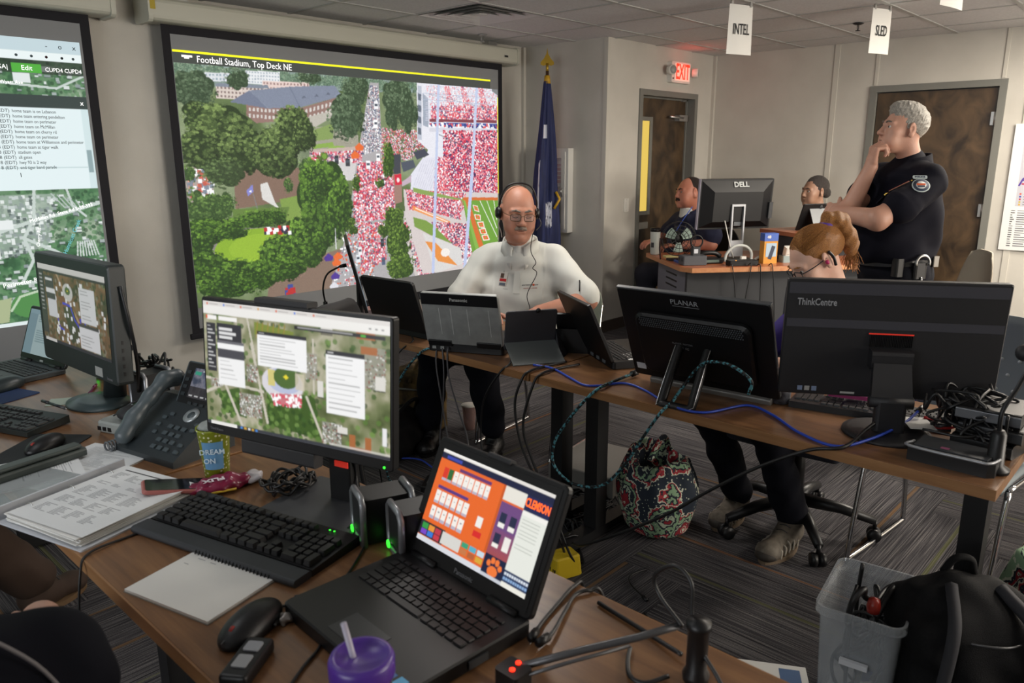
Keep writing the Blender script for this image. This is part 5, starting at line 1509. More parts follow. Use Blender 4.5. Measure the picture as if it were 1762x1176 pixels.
def full_keyboard(name, label, loc, rz, u=.0195, wrist=0.0, mcase=None, keyh=.008, stuff=False, tilt=.05):
	t = empty(name, label, 'keyboard', loc, rz)
	W = 22.5 * u + .02; Dp = 6.4 * u + .014
	mcase = mcase or M_blk
	r0 = (-tilt * 0, 0, 0)
	mb = MB()
	mb.add([(-W / 2, -Dp / 2, 0), (W / 2, -Dp / 2, 0), (W / 2, Dp / 2, 0), (-W / 2, Dp / 2, 0), (-W / 2, -Dp / 2, .014), (W / 2, -Dp / 2, .014), (W / 2, Dp / 2, .014 + Dp * tilt), (-W / 2, Dp / 2, .014 + Dp * tilt)], [(3, 2, 1, 0), (4, 5, 6, 7), (0, 1, 5, 4), (1, 2, 6, 5), (2, 3, 7, 6), (3, 0, 4, 7)])
	mb.build('case', mcase, t)
	if wrist:
		MB().rbox(-W / 2, W / 2, -Dp / 2 - wrist, -Dp / 2 - .001, 0, .016, r=.007, axis='x').build('wrist_rest', mat('wrist rest rubber', '#2c2f33', rough=.6), t)
	x0 = -W / 2 + .01; yt = Dp / 2 - .007 - .35 * u * .6
	if stuff:
		mb = MB()
		for (x, r_, w, h) in FULL:
			cx = x0 + (x + w / 2) * u; cy = yt - (r_ + .35 + h / 2) * u
			mb.rbox(-w * u / 2 + .0012, w * u / 2 - .0012, -h * u / 2 + .0012, h * u / 2 - .0012, 0, keyh, r=.001, seg=1, taper=.12, M=T(cx, cy, .0145 + (cy + Dp / 2) * tilt))
		o = mb.build('keys', M_keycap, t); o['kind'] = 'stuff'
	else:
		for (x, r_, w, h) in FULL:
			cx = x0 + (x + w / 2) * u; cy = yt - (r_ + .35 + h / 2) * u
			key(t, cx, cy, .0145 + (cy + Dp / 2) * tilt, w * u - .0022, h * u - .0022, keyh, M_keycap)
	return t, W, Dp, x0, yt

def laptop(name, label, loc, rz, W, Dp, lh, tilt, th=.024, lid_th=.012, mbody=None, mlid=None, keys=True, pic=None, bez=.016, chin=.022, touch=True, matpic=None, glowcol=None):
	"""hinge line at local y=0, base runs to -Y, lid leans back by tilt"""
	mbody = mbody or M_blk; mlid = mlid or M_blk
	t = empty(name, label, 'laptop', loc, rz)
	base = MB().rbox(-W / 2, W / 2, -Dp, .012, 0, th, r=.012, cham=.003).build('base', mbody, t)
	lid = MB().rbox(-W / 2, W / 2, 0, lid_th, .004, lh, r=.012, axis='y', cham=.002).build('lid', mlid, t, (0, .002, th - .004), (-tilt, 0, 0))
	for sx in (-.32, .32):
		MB().tube([(sx * W - .035, .002, th), (sx * W + .035, .002, th)], .008, 10).build('hinge', M_blk, t)
	MB().box(-W / 2 + bez * .5, W / 2 - bez * .5, -.0012, .0005, chin * .4, lh - bez * .4).build('bezel', M_blk, lid)
	sw, sh = W - 2 * bez, lh - bez - chin
	if pic is not None:
		k = pic(sw, sh); k.build('display', matpic or M_lcd, lid, (0, -.002, chin + sh / 2))
	else:
		MB().box(-sw / 2, sw / 2, -.002, -.001, chin, chin + sh).build('display', glow('display glow', '#9fb6c8', .35) if glowcol is None else glow('display glow ' + glowcol, glowcol, .5), lid)
	if keys:
		n = 15; u = (W - .05) / n; d = .0172
		for r_ in range(6):
			y = -.03 - r_ * d
			if r_ == 5:
				xs = [(0, 1.2), (1.2, 1), (2.2, 1), (3.2, 1.2), (4.4, 5), (9.4, 1.1), (10.5, 1.1), (11.6, 1.1), (12.7, 1.1), (13.8, 1.2)]
			else:
				o = [1, 1, 1.4, 1.7, 2.1][r_]
				xs = [(0, o)] + [(o + i, 1) for i in range(int(n - o - 1))]
				xs += [(xs[-1][0] + 1, n - xs[-1][0] - 1)]
			hh = d * (.7 if r_ == 0 else 1)
			for (x, w) in xs:
				key(t, -W / 2 + .025 + (x + w / 2) * u, y, th + .0003, w * u - .003, hh - .003, .0028, M_keycap, taper=.06)
		yb = -.03 - 6 * d
	if touch:
		MB().box(-.05, .05, -Dp + .018, -Dp + .075, th, th + .0006).build('touchpad', mat('touchpad surface', '#26272a', rough=.4), t)
	return t, base, lid

def mouse(loc, rz, label, cat='mouse', m=None, wheel=True, sc=1.0):
	t = empty('computer_mouse', label, cat, loc, rz)
	s = Solid().ell((0, .012 * sc, .012 * sc), (.031 * sc, .052 * sc, .025 * sc), k=.01).ell((0, -.02 * sc, .008 * sc), (.029 * sc, .04 * sc, .018 * sc), k=.02)
	s.build('shell', m or M_blk, t, .0035, clip=lambda p: p[:, 2] > .0006)
	MB().lathe([(.004, -.003), (.009, -.003), (.009, .003), (.004, .003)], 14, M=T(0, -.035 * sc, .022 * sc, ry=PI / 2)).build('scroll_wheel', mat('red wheel', '#8a1f18', rough=.5), t)
	MB().box(-.0006, .0006, -.058 * sc, -.02 * sc, .0285 * sc, .03 * sc, M=T(0, 0, -.006, rx=.12)).build('button_gap', M_dgrey, t)
	return t

# ---------------- pictures on the computer screens
def pic_map(sw, sh):
	p = Pic(sw, sh, 330, '#7a8060', 21)
	p.clouds(['#4f5a34', '#6f7850', '#8f9070', '#b5b09a', '#7f8a5c'], 14, seed=4)
	F = lambda x, y: (x * sw, y * sh)
	rg = p.rng
	p.poly([F(.36, .66), F(.62, .62), F(.66, .95), F(.36, .92)], '#3f5a24'); p.poly([F(.08, .72), F(.2, .66), F(.24, .9), F(.1, .88)], '#45602c')
	for _ in range(900):
		x, y = rg.uniform(0, 1, 2)
		if (.34 < x < .68 and y > .6) or (.06 < x < .2 and y > .7) or rg.uniform() < .25:
			p.ell(x * sw, y * sh, sw * .012, sw * .011, ['#2f4a1e', '#3f5f28', '#5a7a38', '#71904a'][rg.integers(4)], .8)
	for a, b, w in (((0, .62), (.34, .66), .012), ((.28, .3), (.36, .9), .014), ((.12, .66), (.22, 1), .014), ((.58, .64), (.68, 1), .012), ((.26, .1), (.3, .4), .01), ((0, .74), (.1, .66), .014), ((.62, .2), (.62, .6), .01)): p.line([F(*a), F(*b)], w * sw, '#c9c3b4')
	for (x, y, w, h, n) in ((.2, .7, .13, .18, 160), (.66, .8, .1, .16, 120), (.25, .46, .06, .14, 60), (.03, .62, .07, .06, 30), (.88, .2, .1, .3, 90), (.58, .3, .06, .2, 40)):
		p.rect(x * sw, y * sh, (x + w) * sw, (y + h) * sh, '#9a988c', .8); p.dots([F(x, y), F(x + w, y), F(x + w, y + h), F(x, y + h)], n, sw * .003, ['#e8e8e4', '#5a5a58', '#c8c8c4', '#8a4a40'])
	p.poly([F(.3, .12), F(.52, .16), F(.5, .26), F(.3, .22)], '#7c8a3c');
	for k in range(6): p.line([F(.32 + k * .03, .12), F(.31 + k * .03, .24)], .006 * sw, '#96863c')
	# round stadium
	p.ell(.45 * sw, .57 * sh, .115 * sw, .13 * sh, '#d9d6dc'); p.ell(.46 * sw, .545 * sh, .095 * sw, .1 * sh, '#b9c0da'); p.rect(.37 * sw, .47 * sh, .41 * sw, .6 * sh, '#d8c850', .8)
	p.ell(.47 * sw, .52 * sh, .068 * sw, .085 * sh, '#4f6a34'); p.poly([F(.47, .495), F(.485, .515), F(.47, .535), F(.455, .515)], '#e8d838')
	p.poly([F(.38, .66), F(.55, .63), F(.54, .72), F(.4, .74)], '#c87880'); p.dots([F(.38, .66), F(.55, .63), F(.54, .72), F(.4, .74)], 90, .003, ['#ffffff', '#d85a6a'])
	p.rect(.52 * sw, .47 * sh, .57 * sw, .6 * sh, '#cfc6b0', .8)
	for (x, y, w, h) in ((.84, .1, .09, .05), (.86, .2, .08, .05), (.8, .86, .03, .1), (.88, .86, .03, .1), (.8, .95, .11, .03)): p.rect(x * sw, y * sh, (x + w) * sw, (y + h) * sh, '#a8683c')
	for (x, y, w, h) in ((.66, .08, .06, .06), (.64, .5, .03, .12), (.93, .4, .05, .1), (.74, .82, .05, .05)): p.rect(x * sw, y * sh, (x + w) * sw, (y + h) * sh, '#dcd9d2'); p.rect(x * sw, (y + h) * sh, (x + w) * sw, (y + h + .012) * sh, '#3a3a34', .7)
	# browser chrome and panels
	p.rect(0, 0, sw, .1 * sh, '#eceae6'); p.rect(0, 0, sw, .035 * sh, '#dcd8d4')
	for k in range(7): p.rect((.02 + k * .1) * sw, .012 * sh, (.03 + k * .1) * sw, .026 * sh, ['#d86a4a', '#4a7ad8', '#d86a4a', '#d8a04a'][k % 4]); p.rect((.035 + k * .1) * sw, .017 * sh, (.09 + k * .1) * sw, .021 * sh, '#a8a4a2')
	for k in range(3): p.rect((.9 + k * .03) * sw, .06 * sh, (.912 + k * .03) * sw, .07 * sh, '#8a8a8a')
	p.rect(.52 * sw, .11 * sh, .98 * sw, .135 * sh, '#2b2b2e'); p.rect(.54 * sw, .118 * sh, .82 * sw, .126 * sh, '#9a9a9a'); p.rect(.86 * sw, .113 * sh, .885 * sw, .132 * sh, '#4fae3c')
	p.rect(.02 * sw, .11 * sh, .08 * sw, .145 * sh, '#f3f1ee'); p.rect(.09 * sw, .11 * sh, .2 * sw, .145 * sh, '#f3f1ee'); p.rect(.015 * sw, .11 * sh, .025 * sw, .14 * sh, '#e0582a')
	p.rect(.015 * sw, .17 * sh, .07 * sw, .56 * sh, '#34343a')
	for k in range(12): p.rect(.02 * sw, (.19 + k * .03) * sh, (.04 + .012 * (k % 3)) * sw, (.2 + k * .03) * sh, '#c9c9c9')
	def panel(x0, y0, x1, y1, rows, head='#2f2f34'):
		p.rect(x0 * sw, y0 * sh, x1 * sw, (y0 + .03) * sh, head); p.rect(x0 * sw, (y0 + .03) * sh, x1 * sw, y1 * sh, '#f2f2f2')
		p.rect((x0 + .008) * sw, (y0 + .011) * sh, (x0 + .04) * sw, (y0 + .019) * sh, '#b8b8b8')
		for k in range(rows):
			y = y0 + .05 + k * (y1 - y0 - .06) / rows
			p.rect((x0 + .012) * sw, y * sh, (x0 + .012 + rg.uniform(.4, .85) * (x1 - x0)) * sw, (y + .007) * sh, '#b9b9b9')
	p.rect(.08 * sw, .165 * sh, .225 * sw, .3 * sh, '#34343a')
	for k in range(3): p.rect(.09 * sw, (.2 + k * .033) * sh, (.17 + .02 * (k % 2)) * sw, (.222 + k * .033) * sh, '#dedede')
	p.rect(.08 * sw, .3 * sh, .235 * sw, .325 * sh, '#6a6a70'); p.rect(.08 * sw, .325 * sh, .235 * sw, .37 * sh, '#f2f2f2'); p.rect(.08 * sw, .37 * sh, .235 * sw, .44 * sh, '#4a4a50')
	p.rect(.08 * sw, .44 * sh, .235 * sw, .66 * sh, '#f0f0f0')
	for k in range(5): p.rect(.09 * sw, (.46 + k * .035) * sh, (.15 + .01 * k) * sw, (.466 + k * .035) * sh, '#bdbdbd')
	panel(.315, .185, .585, .455, 9); panel(.685, .26, .88, .73, 11)
	p.rect(0, .972 * sh, sw, sh, '#3a3c42'); p.rect(.02 * sw, .974 * sh, .18 * sw, .998 * sh, '#e8e6e2')
	for k, c in enumerate(('#4a8ad8', '#d8a83a', '#e8e8e8', '#d8a83a', '#4a8ad8')): p.rect((.2 + k * .022) * sw, .977 * sh, (.213 + k * .022) * sw, .995 * sh, c)
	p.rect(.965 * sw, .77 * sh, .985 * sw, .9 * sh, '#e8e8e8'); p.rect(.7 * sw, .955 * sh, sw, .972 * sh, '#d9d6cf', .7)
	return p.fuzz(2)

def pic_map2(sw, sh):
	p = Pic(sw, sh, 200, '#6a6450', 31)
	p.clouds(['#4a4a34', '#6f5a40', '#8a6a4a', '#6f7858', '#a09a88'], 14, seed=9)
	F = lambda x, y: (x * sw, y * sh)
	rg = p.rng
	for _ in range(500):
		x, y = rg.uniform(0, 1, 2); p.ell(x * sw, y * sh, sw * .014, sw * .012, ['#3a4228', '#4f5436', '#7a5f40', '#8f8a78'][rg.integers(4)], .7)
	p.poly([F(.3, .4), F(.45, .3), F(.75, .9), F(.6, .98)], '#8a5a3a', .7); p.line([F(.3, .1), F(.5, .5), F(.8, 1)], .02 * sw, '#c9a884', .7)
	p.poly([F(.36, .5), F(.5, .45), F(.6, .8), F(.45, .95), F(.4, .7)], '#3f4a34', .9)
	p.ell(.45 * sw, .3 * sh, .075 * sw, .11 * sh, '#cfcdc8'); p.ell(.45 * sw, .28 * sh, .04 * sw, .05 * sh, '#5a7040'); p.ell(.45 * sw, .28 * sh, .008 * sw, .012 * sh, '#e8d838')
	for pts in ([(.36, .45), (.47, .46), (.52, .62), (.58, .7)], [(.24, .6), (.28, .78), (.34, .8)], [(.6, .6), (.66, .58), (.68, .66), (.62, .68), (.6, .6)]): p.line([F(*q) for q in pts], .014 * sw, '#4a4ad0')
	p.dots([F(.2, .15), F(.95, .15), F(.95, .95), F(.2, .95)], 60, .006, ['#eeeeee'])
	p.rect(0, 0, sw, .07 * sh, '#dcdad6'); p.rect(0, .07 * sh, sw, .1 * sh, '#3a3a38')
	p.rect(0, .1 * sh, .09 * sw, .9 * sh, '#3f3f3c')
	for k in range(10): p.rect(.015 * sw, (.13 + k * .05) * sh, .06 * sw, (.145 + k * .05) * sh, '#b0b0b0')
	p.rect(.1 * sw, .14 * sh, .24 * sw, .3 * sh, '#4a4a48'); p.rect(.11 * sw, .17 * sh, .22 * sw, .2 * sh, '#e6e6e6'); p.rect(.11 * sw, .3 * sh, .25 * sw, .36 * sh, '#e6e6e6'); p.rect(.11 * sw, .36 * sh, .25 * sw, .44 * sh, '#4a4a48'); p.rect(.12 * sw, .44 * sh, .26 * sw, .66 * sh, '#d8d8dc')
	p.rect(.62 * sw, .2 * sh, .84 * sw, .62 * sh, '#e2e2e4'); p.rect(.58 * sw, .64 * sh, .86 * sw, .68 * sh, '#4a4a48'); p.rect(.58 * sw, .68 * sh, .86 * sw, .95 * sh, '#e4e4e6')
	for k in range(9): p.rect(.64 * sw, (.23 + k * .042) * sh, (.74 + .01 * (k % 5)) * sw, (.236 + k * .042) * sh, '#a8a8a8')
	for k in range(6): p.rect(.6 * sw, (.71 + k * .038) * sh, (.72 + .02 * (k % 4)) * sw, (.716 + k * .038) * sh, '#a8a8a8')
	p.rect(.0 * sw, .96 * sh, sw, sh, '#33353a'); p.rect(.02 * sw, .962 * sh, .2 * sw, .998 * sh, '#d8d6d2')
	return p.fuzz(1)

def pic_radio(sw, sh):
	p = Pic(sw, sh, 250, '#e4682a', 41)
	R_ = lambda x0, y0, x1, y1, c, a=1: p.rect(x0 * sw, y0 * sh, x1 * sw, y1 * sh, c, a)
	R_(0, 0, 1, .035, '#e6e2dc'); R_(0, .035, 1, .1, '#1b2140'); R_(.05, .05, .2, .085, '#3a48a8'); R_(.02, 0, .64, .02, '#f4f1ec')
	R_(0, .1, .6, .78, '#e8692a'); R_(.6, .1, .62, .78, '#c95a24')
	def cells(x, y, nx, ny, w, h, gx, gy):
		for j in range(ny):
			for i in range(nx):
				R_(x + i * gx, y + j * gy, x + i * gx + w, y + j * gy + h, '#f4efe8'); R_(x + i * gx, y + j * gy + h, x + i * gx + w, y + j * gy + h + .03, '#b9b4c4'); R_(x + i * gx + w * .35, y + j * gy + h * .4, x + i * gx + w * .65, y + j * gy + h * .5, '#8a8a90')
	R_(.2, .13, .5, .165, '#6a3a70'); cells(.06, .18, 9, 1, .042, .11, .05, .15)
	R_(.06, .18, .102, .29, '#d83a2a'); R_(.11, .18, .152, .29, '#2f6a3a')
	R_(.05, .38, .35, .41, '#5a3a80'); cells(.05, .43, 6, 2, .045, .11, .055, .17)
	R_(.47, .5, .52, .6, '#f0eee8'); R_(.47, .64, .54, .7, '#d82a2a')
	R_(.62, .1, .8, .24, '#e8e4da'); R_(.62, .26, .8, .78, '#6f4a80')
	for k in range(12): R_(.62, .52 + k * .0217, .8, .5417 + k * .0217, '#b5502f', .12 + k * .05)
	for (x, y, c) in ((.645, .36, '#262c48'), (.73, .36, '#262c48'), (.645, .56, '#262c48'), (.73, .56, '#eeeae4')): R_(x, y, x + .05, y + .1, c); R_(x, y + .1, x + .05, y + .14, '#f2efe8')
	R_(.8, .1, 1, .25, '#1d2450')
	R_(.8, .25, 1, .3, '#f2f0ea'); R_(.8, .3, 1, .88, '#e6e8e0')
	for k in range(9): R_(.815, .33 + k * .035, .96, .336 + k * .035, '#b5b9b0')
	R_(.8, .84, 1, .955, '#23345a')
	for k in range(10): R_(.805 + k * .0195, .86, .82 + k * .0195, .89, '#d9e0ea'); R_(.805 + k * .0195, .91, .82 + k * .0195, .935, '#8fb0d8')
	R_(0, .79, .24, .94, '#2a2a30')
	for k, c in enumerate(('#3a9a4a', '#e8963a', '#c03a4a', '#7a4ac8', '#3a7ad8', '#c83a4a')): R_(.02 + (k % 3) * .065, .81 + (k // 3) * .065, .075 + (k % 3) * .065, .865 + (k // 3) * .065, c)
	R_(.22, .8, .4, .93, '#d8d6d0')
	for k, c in enumerate(('#3aa07a', '#5ab0c8', '#c9dce8', '#c87a4a', '#b5623a', '#d8a83a')): R_(.41 + (k % 3) * .07, .8 + (k // 3) * .065, .47 + (k % 3) * .07, .855 + (k // 3) * .065, c)
	R_(.62, .78, .8, 1, '#16203f')
	# paw
	for (x, y, a, b) in ((.71, .925, .042, .05), (.665, .86, .017, .03), (.695, .825, .017, .032), (.732, .828, .017, .032), (.762, .868, .017, .03)): p.ell(x * sw, y * sh, a * sw, b * sh, '#f07a3a')
	R_(.0, .95, .62, 1, '#d8dae0'); R_(.8, .955, 1, 1, '#eceae0'); R_(.62, .965, .8, 1, '#c9ccd4')
	return p.fuzz(1)

def pic_doc(sw, sh):
	p = Pic(sw, sh, 110, '#a8bcc0', 51)
	p.rect(0, 0, sw, .1 * sh, '#8aa4b0'); p.rect(0, .1 * sh, .2 * sw, sh, '#7f98a4')
	for k in range(16): p.rect(.24 * sw, (.15 + k * .05) * sh, (.5 + .4 * p.rng.uniform()) * sw, (.16 + k * .05) * sh, '#6f8890')
	return p.fuzz(1)

def pic_phone(sw, sh):
	p = Pic(sw, sh, 90, '#3a4458', 61)
	p.clouds(['#2a3040', '#55607a', '#8a8a98', '#3f4a60'], 30, seed=3)
	p.rect(0, .62 * sh, sw, sh, '#2a2420', .85); p.rect(.04 * sw, .1 * sh, .3 * sw, .22 * sh, '#3aa88a'); p.rect(.35 * sw, .05 * sh, .75 * sw, .1 * sh, '#c9ccd2')
	for k in range(4): p.rect((.05 + k * .24) * sw, .9 * sh, (.2 + k * .24) * sw, .95 * sh, '#c9c9c9'); p.rect(.9 * sw, (.15 + k * .13) * sh, .97 * sw, (.23 + k * .13) * sh, '#d8a84a')
	return p

# ---------------- foreground monitor
RZ = R(-74.5)
t = empty('computer_monitor', 'large black monitor with a satellite map in the left foreground', 'monitor', (.836, 1.439, 0), RZ)
W, H, zb, tl = .54, .322, .89, R(3.9)
pl, pr = (0, 0, zb), (-tl, 0, 0)
cab = MB().rbox(-W / 2, W / 2, 0, .022, 0, H, r=.006, axis='y', cham=.002).build('cabinet', M_blk, t, pl, pr)
pic_map(W - .014, H - .032).build('display', M_lcd, cab, (0, -.0012, .024 + (H - .032) / 2))
text('maker_lettering', 'ThinkVision', .009, mat('grey print', '#6a6a6e'), cab, (-W / 2 + .035, -.001, .012))
MB().lathe([(.001, .001), (.003, .001), (.003, 0)], 8, M=T(W / 2 - .022, -.0006, .007, rx=PI / 2)).build('power_led', M_led_g, cab)
MB().rbox(-W * .3, W * .1, .004, .034, -.036, .001, r=.006, axis='x').build('sound_bar', M_blk_soft, t, pl, pr)
MB().rbox(-.1, .05, -.004, .03, H - .002, H + .012, r=.004, axis='x').build('camera_bar', M_blk_soft, t, pl, pr)
MB().rbox(-.12, .12, .02, .06, .08, .26, r=.01, axis='y').build('back_hump', M_blk, t, pl, pr)
cx, cy = .055, .1
MB().rbox(cx - .032, cx + .032, cy - .018, cy + .018, TZ + .008, 1.1, r=.006).build('stand_column', M_blk, t)
MB().box(cx - .028, cx + .028, .05, cy - .01, .99, 1.06).build('stand_bracket', M_blk, t)
MB().rbox(cx - .14, cx + .13, cy - .155, cy + .07, TZ, TZ + .008, r=.006, cham=.002).build('stand_base', mat('graphite base', '#3a3c40', rough=.4), t)
MB().box(cx - .01, cx + .028, cy - .0205, cy - .018, .832, .846, M=T(0, 0, 0)).build('red_tag', mat('red accent', '#b8281c', emit=('#d83020', .4)), t)
MB().tube(smooth_path([(.1, .08, .89), (.09, .1, .8), (.14, .04, .755), (.16, -.02, .748)], 6), .003, 6).build('video_cable', M_cable, t)

# ---------------- all-in-one on the left
RZ = R(-87)
t = empty('all_in_one_computer', 'thick black all-in-one computer showing a map on the left table', 'computer', (.785, 2.62, 0), RZ)
W, H, zb, tl = .56, .362, .858, R(2)
pl, pr = (0, 0, zb), (-tl, 0, 0)
M_aio = mat('charcoal computer case', '#23292a', rough=.45)
cab = MB().rbox(-W / 2, W / 2, 0, .05, 0, H, r=.012, axis='y', cham=.004).build('cabinet', M_aio, t, pl, pr)
pic_map2(W - .05, H - .105).build('display', M_lcd_dim, cab, (0, -.0012, .07 + (H - .105) / 2))
MB().box(W / 2 - .15, W / 2 - .1, -.001, 0, .012, .04).build('asset_sticker', mat('grey sticker', '#9a9c9a', rough=.5), cab)
text('maker_lettering', 'lenovo', .014, mat('grey print', '#6a6a6e'), cab, (W / 2 - .05, -.001, .015))
for k in range(5): MB().box(W / 2 - .0005, W / 2 + .001, .02, .026, .03 + k * .024, .042 + k * .024).build('side_port', M_blk, cab)
MB().tube(smooth_path([(W / 2 + .004, .03, .3), (W / 2 + .012, .045, .18), (W / 2 - .02, .07, .06), (W / 2 - .05, .08, -.04)], 6), .006, 6).build('power_cable', M_cable, cab)
MB().rbox(-.09, .09, .045, .085, .04, .24, r=.012, axis='y').build('back_hump', M_aio, t, pl, pr)
MB().tube([(.0, .075, .96), (.0, .11, .86), (.0, .1, TZ + .012)], [.03, .032, .036], 12).build('stand_neck', M_aio, t)
MB().lathe([(.001, .014), (.06, .014), (.115, .008), (.118, 0)], 36, M=T(.0, .045, TZ), sy=.78).build('stand_base', mat('blue grey base', '#3a474a', rough=.35), t)

# ---------------- keyboards
full_keyboard('gaming_keyboard', 'black mechanical keyboard with wrist rest in front of the big monitor', (.715, 1.422, TZ), R(-75.5), u=.0198, wrist=.05, keyh=.0105)
kb = bpy.data.objects['gaming_keyboard']
for k in range(2): MB().lathe([(.001, .0012), (.0022, .001), (.0022, 0)], 8, M=T(.165 + k * .012, .058, .0225)).build('status_led', M_led_g, kb)
full_keyboard('slim_keyboard', 'slim black keyboard on the left table beside the mouse pad', (.55, 2.66, TZ + .0035), R(-68.5), u=.0193, mcase=mat('charcoal keyboard case', '#1f2524', rough=.5), keyh=.004, tilt=.07)
full_keyboard('desktop_keyboard', 'black keyboard behind the round monitor base on the middle row', (2.42, .73, TZ), R(102), u=.0193, keyh=.005, stuff=True)

# ---------------- foreground laptop
t, base, lid = laptop('rugged_laptop', 'open black rugged laptop with an orange console on its display', (.852, .922, TZ), R(-93.3), .345, .262, .238, R(24.9), th=.028, pic=pic_radio, bez=.022, chin=.034, lid_th=.014)
text('maker_lettering', 'Panasonic', .013, mat('grey print', '#6a6a6e'), lid, (0, -.0022, .016))
sw, sh = .345 - .044, .238 - .022 - .034
text('display_lettering', 'CLEMSON', .021, mat('orange display letters', '#e05a20', emit=('#ff6a28', 1)), lid, (sw * .402, -.0032, .034 + sh * .83), bold=.0006, sx=.62)
MB().rbox(-.03, .03, -.004, .012, .233, .243, r=.003, axis='x').build('lid_latch', M_blk_soft, lid)
for k, c in enumerate(('#3a7ac0', '#2f5f9c', '#4aa0d0')):
	MB().box(.09 + k * .024, .108 + k * .024, -.25, -.236 + .003 * k, .028, .0284).build('palm_sticker', mat('sticker ' + c, c, rough=.4), t)
MB().lathe([(.001, .001), (.003, .001), (.003, 0)], 8, M=T(.165, -.11, .012, ry=PI / 2)).build('red_led', M_led_r, t)
MB().box(.1735, .1755, -.13, -.09, .006, .02).build('side_port', M_dgrey, t)

# ---------------- the left laptop at the far end of the left table
t, base, lid = laptop('thin_laptop', 'open grey laptop at the far end of the left table', (.840, 3.235, TZ), R(-80), .33, .23, .215, R(20), th=.018, pic=pic_doc, matpic=M_lcd_dim, bez=.012, chin=.03, mbody=mat('dark grey laptop', '#2b3032', rough=.45), mlid=mat('dark grey laptop', '#2b3032'))
MB().box(-.012, .012, -.0022, -.001, .01, .017).build('maker_badge', mat('silver badge', '#b8bcbc'), lid)

# ---------------- laptops and tablet of the middle row (seen from behind)
t, base, lid = laptop('silver_rugged_laptop', 'grey metal rugged laptop seen from behind before the person in white', (2.095, 2.20, TZ), R(115.6), .327, .26, .235, R(17.2), th=.042, lid_th=.018, mlid=mat('scratched magnesium', '#8a8c8a', rough=.42, metal=.3, noise=(22, '#9a9c9a')), glowcol='#b9c4cc')
lidm = MB().box(-.16, .16, .018, .0205, .185, .234).build('lid_band', M_blk, lid)
text('maker_lettering', 'Panasonic', .019, mat('badge grey', '#a9a9a6', rough=.4), lid, (0, .0215, .21), (PI / 2, 0, PI), bold=.0004)
for sx in (-.105, .105): MB().rbox(sx - .05, sx + .05, -.002, .024, -.004, .022, r=.004, axis='x').build('hinge_block', M_blk, lid)
for k, x in enumerate((-.12, -.03, .04, .09)): MB().box(x, x + .0018, .018, .0186, .05, .17).build('scratch', mat('bright scratch', '#b9bab8', rough=.5), lid)
for x in (.135, .1): MB().box(x - .008, x + .008, .0125, .017, .012, .024).build('rear_plug', mat('plug grey', '#8f9290'), base)
t, base, lid = laptop('black_rugged_laptop', 'black laptop with clipped corners beside the upright thin monitor', (2.135, 2.655, TZ), R(92.4), .345, .25, .25, R(18), th=.032, lid_th=.016, glowcol='#c4d0dc')
MB().lathe([(.001, .001), (.003, .001), (.003, 0)], 8, M=T(.13, .0125, .018, rx=-PI / 2)).build('orange_led', M_led_o, t)
for k in range(4): MB().box(.02 + k * .025, .036 + k * .025, .0118, .0132, .008, .02).build('rear_port', M_mgrey, t)
t, base, lid = laptop('angled_black_laptop', 'black laptop turned sideways left of the monitor with the loop stand', (2.376, 1.742, TZ), R(59.3), .339, .24, .252, R(24.1), th=.03, lid_th=.014, glowcol='#9aa4ac')
MB().lathe([(.001, .001), (.003, .001), (.003, 0)], 8, M=T(.12, .0125, .016, rx=-PI / 2)).build('orange_led', M_led_o, t)
for k in range(3): MB().box(-.1 + k * .06, -.07 + k * .06, .0118, .0132, .008, .02).build('rear_port', M_mgrey, t)
MB().box(-.155, -.06, -.2, -.06, .0302, .0315).build('paper_slip', M_paper, t)

t = empty('tablet_on_cover', 'dark tablet propped on its folding grey cover at the table joint', 'tablet', (2.235, 1.985, TZ), R(148))
M_tabgrey = mat('graphite tablet cover', '#37373c', rough=.55)
pnl = MB().rbox(-.105, .105, 0, .01, 0, .17, r=.01, axis='y', cham=.002).build('tablet_body', M_tabgrey, t, (0, 0, .03), (-R(14), 0, 0))
MB().box(-.097, .097, -.0015, 0, .008, .162).build('display', glow('display glow', '#9fb6c8', .35), pnl)
MB().add([(-.105, .012, .065), (.105, .012, .065), (.105, .15, .004), (-.105, .15, .004), (-.105, .012, .06), (.105, .012, .06), (.105, .147, .0), (-.105, .147, .0)], [(0, 1, 2, 3), (7, 6, 5, 4), (0, 4, 5, 1), (1, 5, 6, 2), (2, 6, 7, 3), (3, 7, 4, 0)]).build('kick_flap', mat('pale grey flap', '#5d6262', rough=.4), t)
MB().add([(-.105, .03, .03), (-.16, .02, .0), (-.105, .1, .0), (-.105, .03, .1)], [(0, 1, 2), (0, 2, 3), (0, 3, 1), (1, 3, 2)]).build('cover_fold', M_tabgrey, t)
MB().tube([(-.02, .012, .168), (-.02, .026, .18)], .008, 10).build('camera_clip', M_blk, pnl)

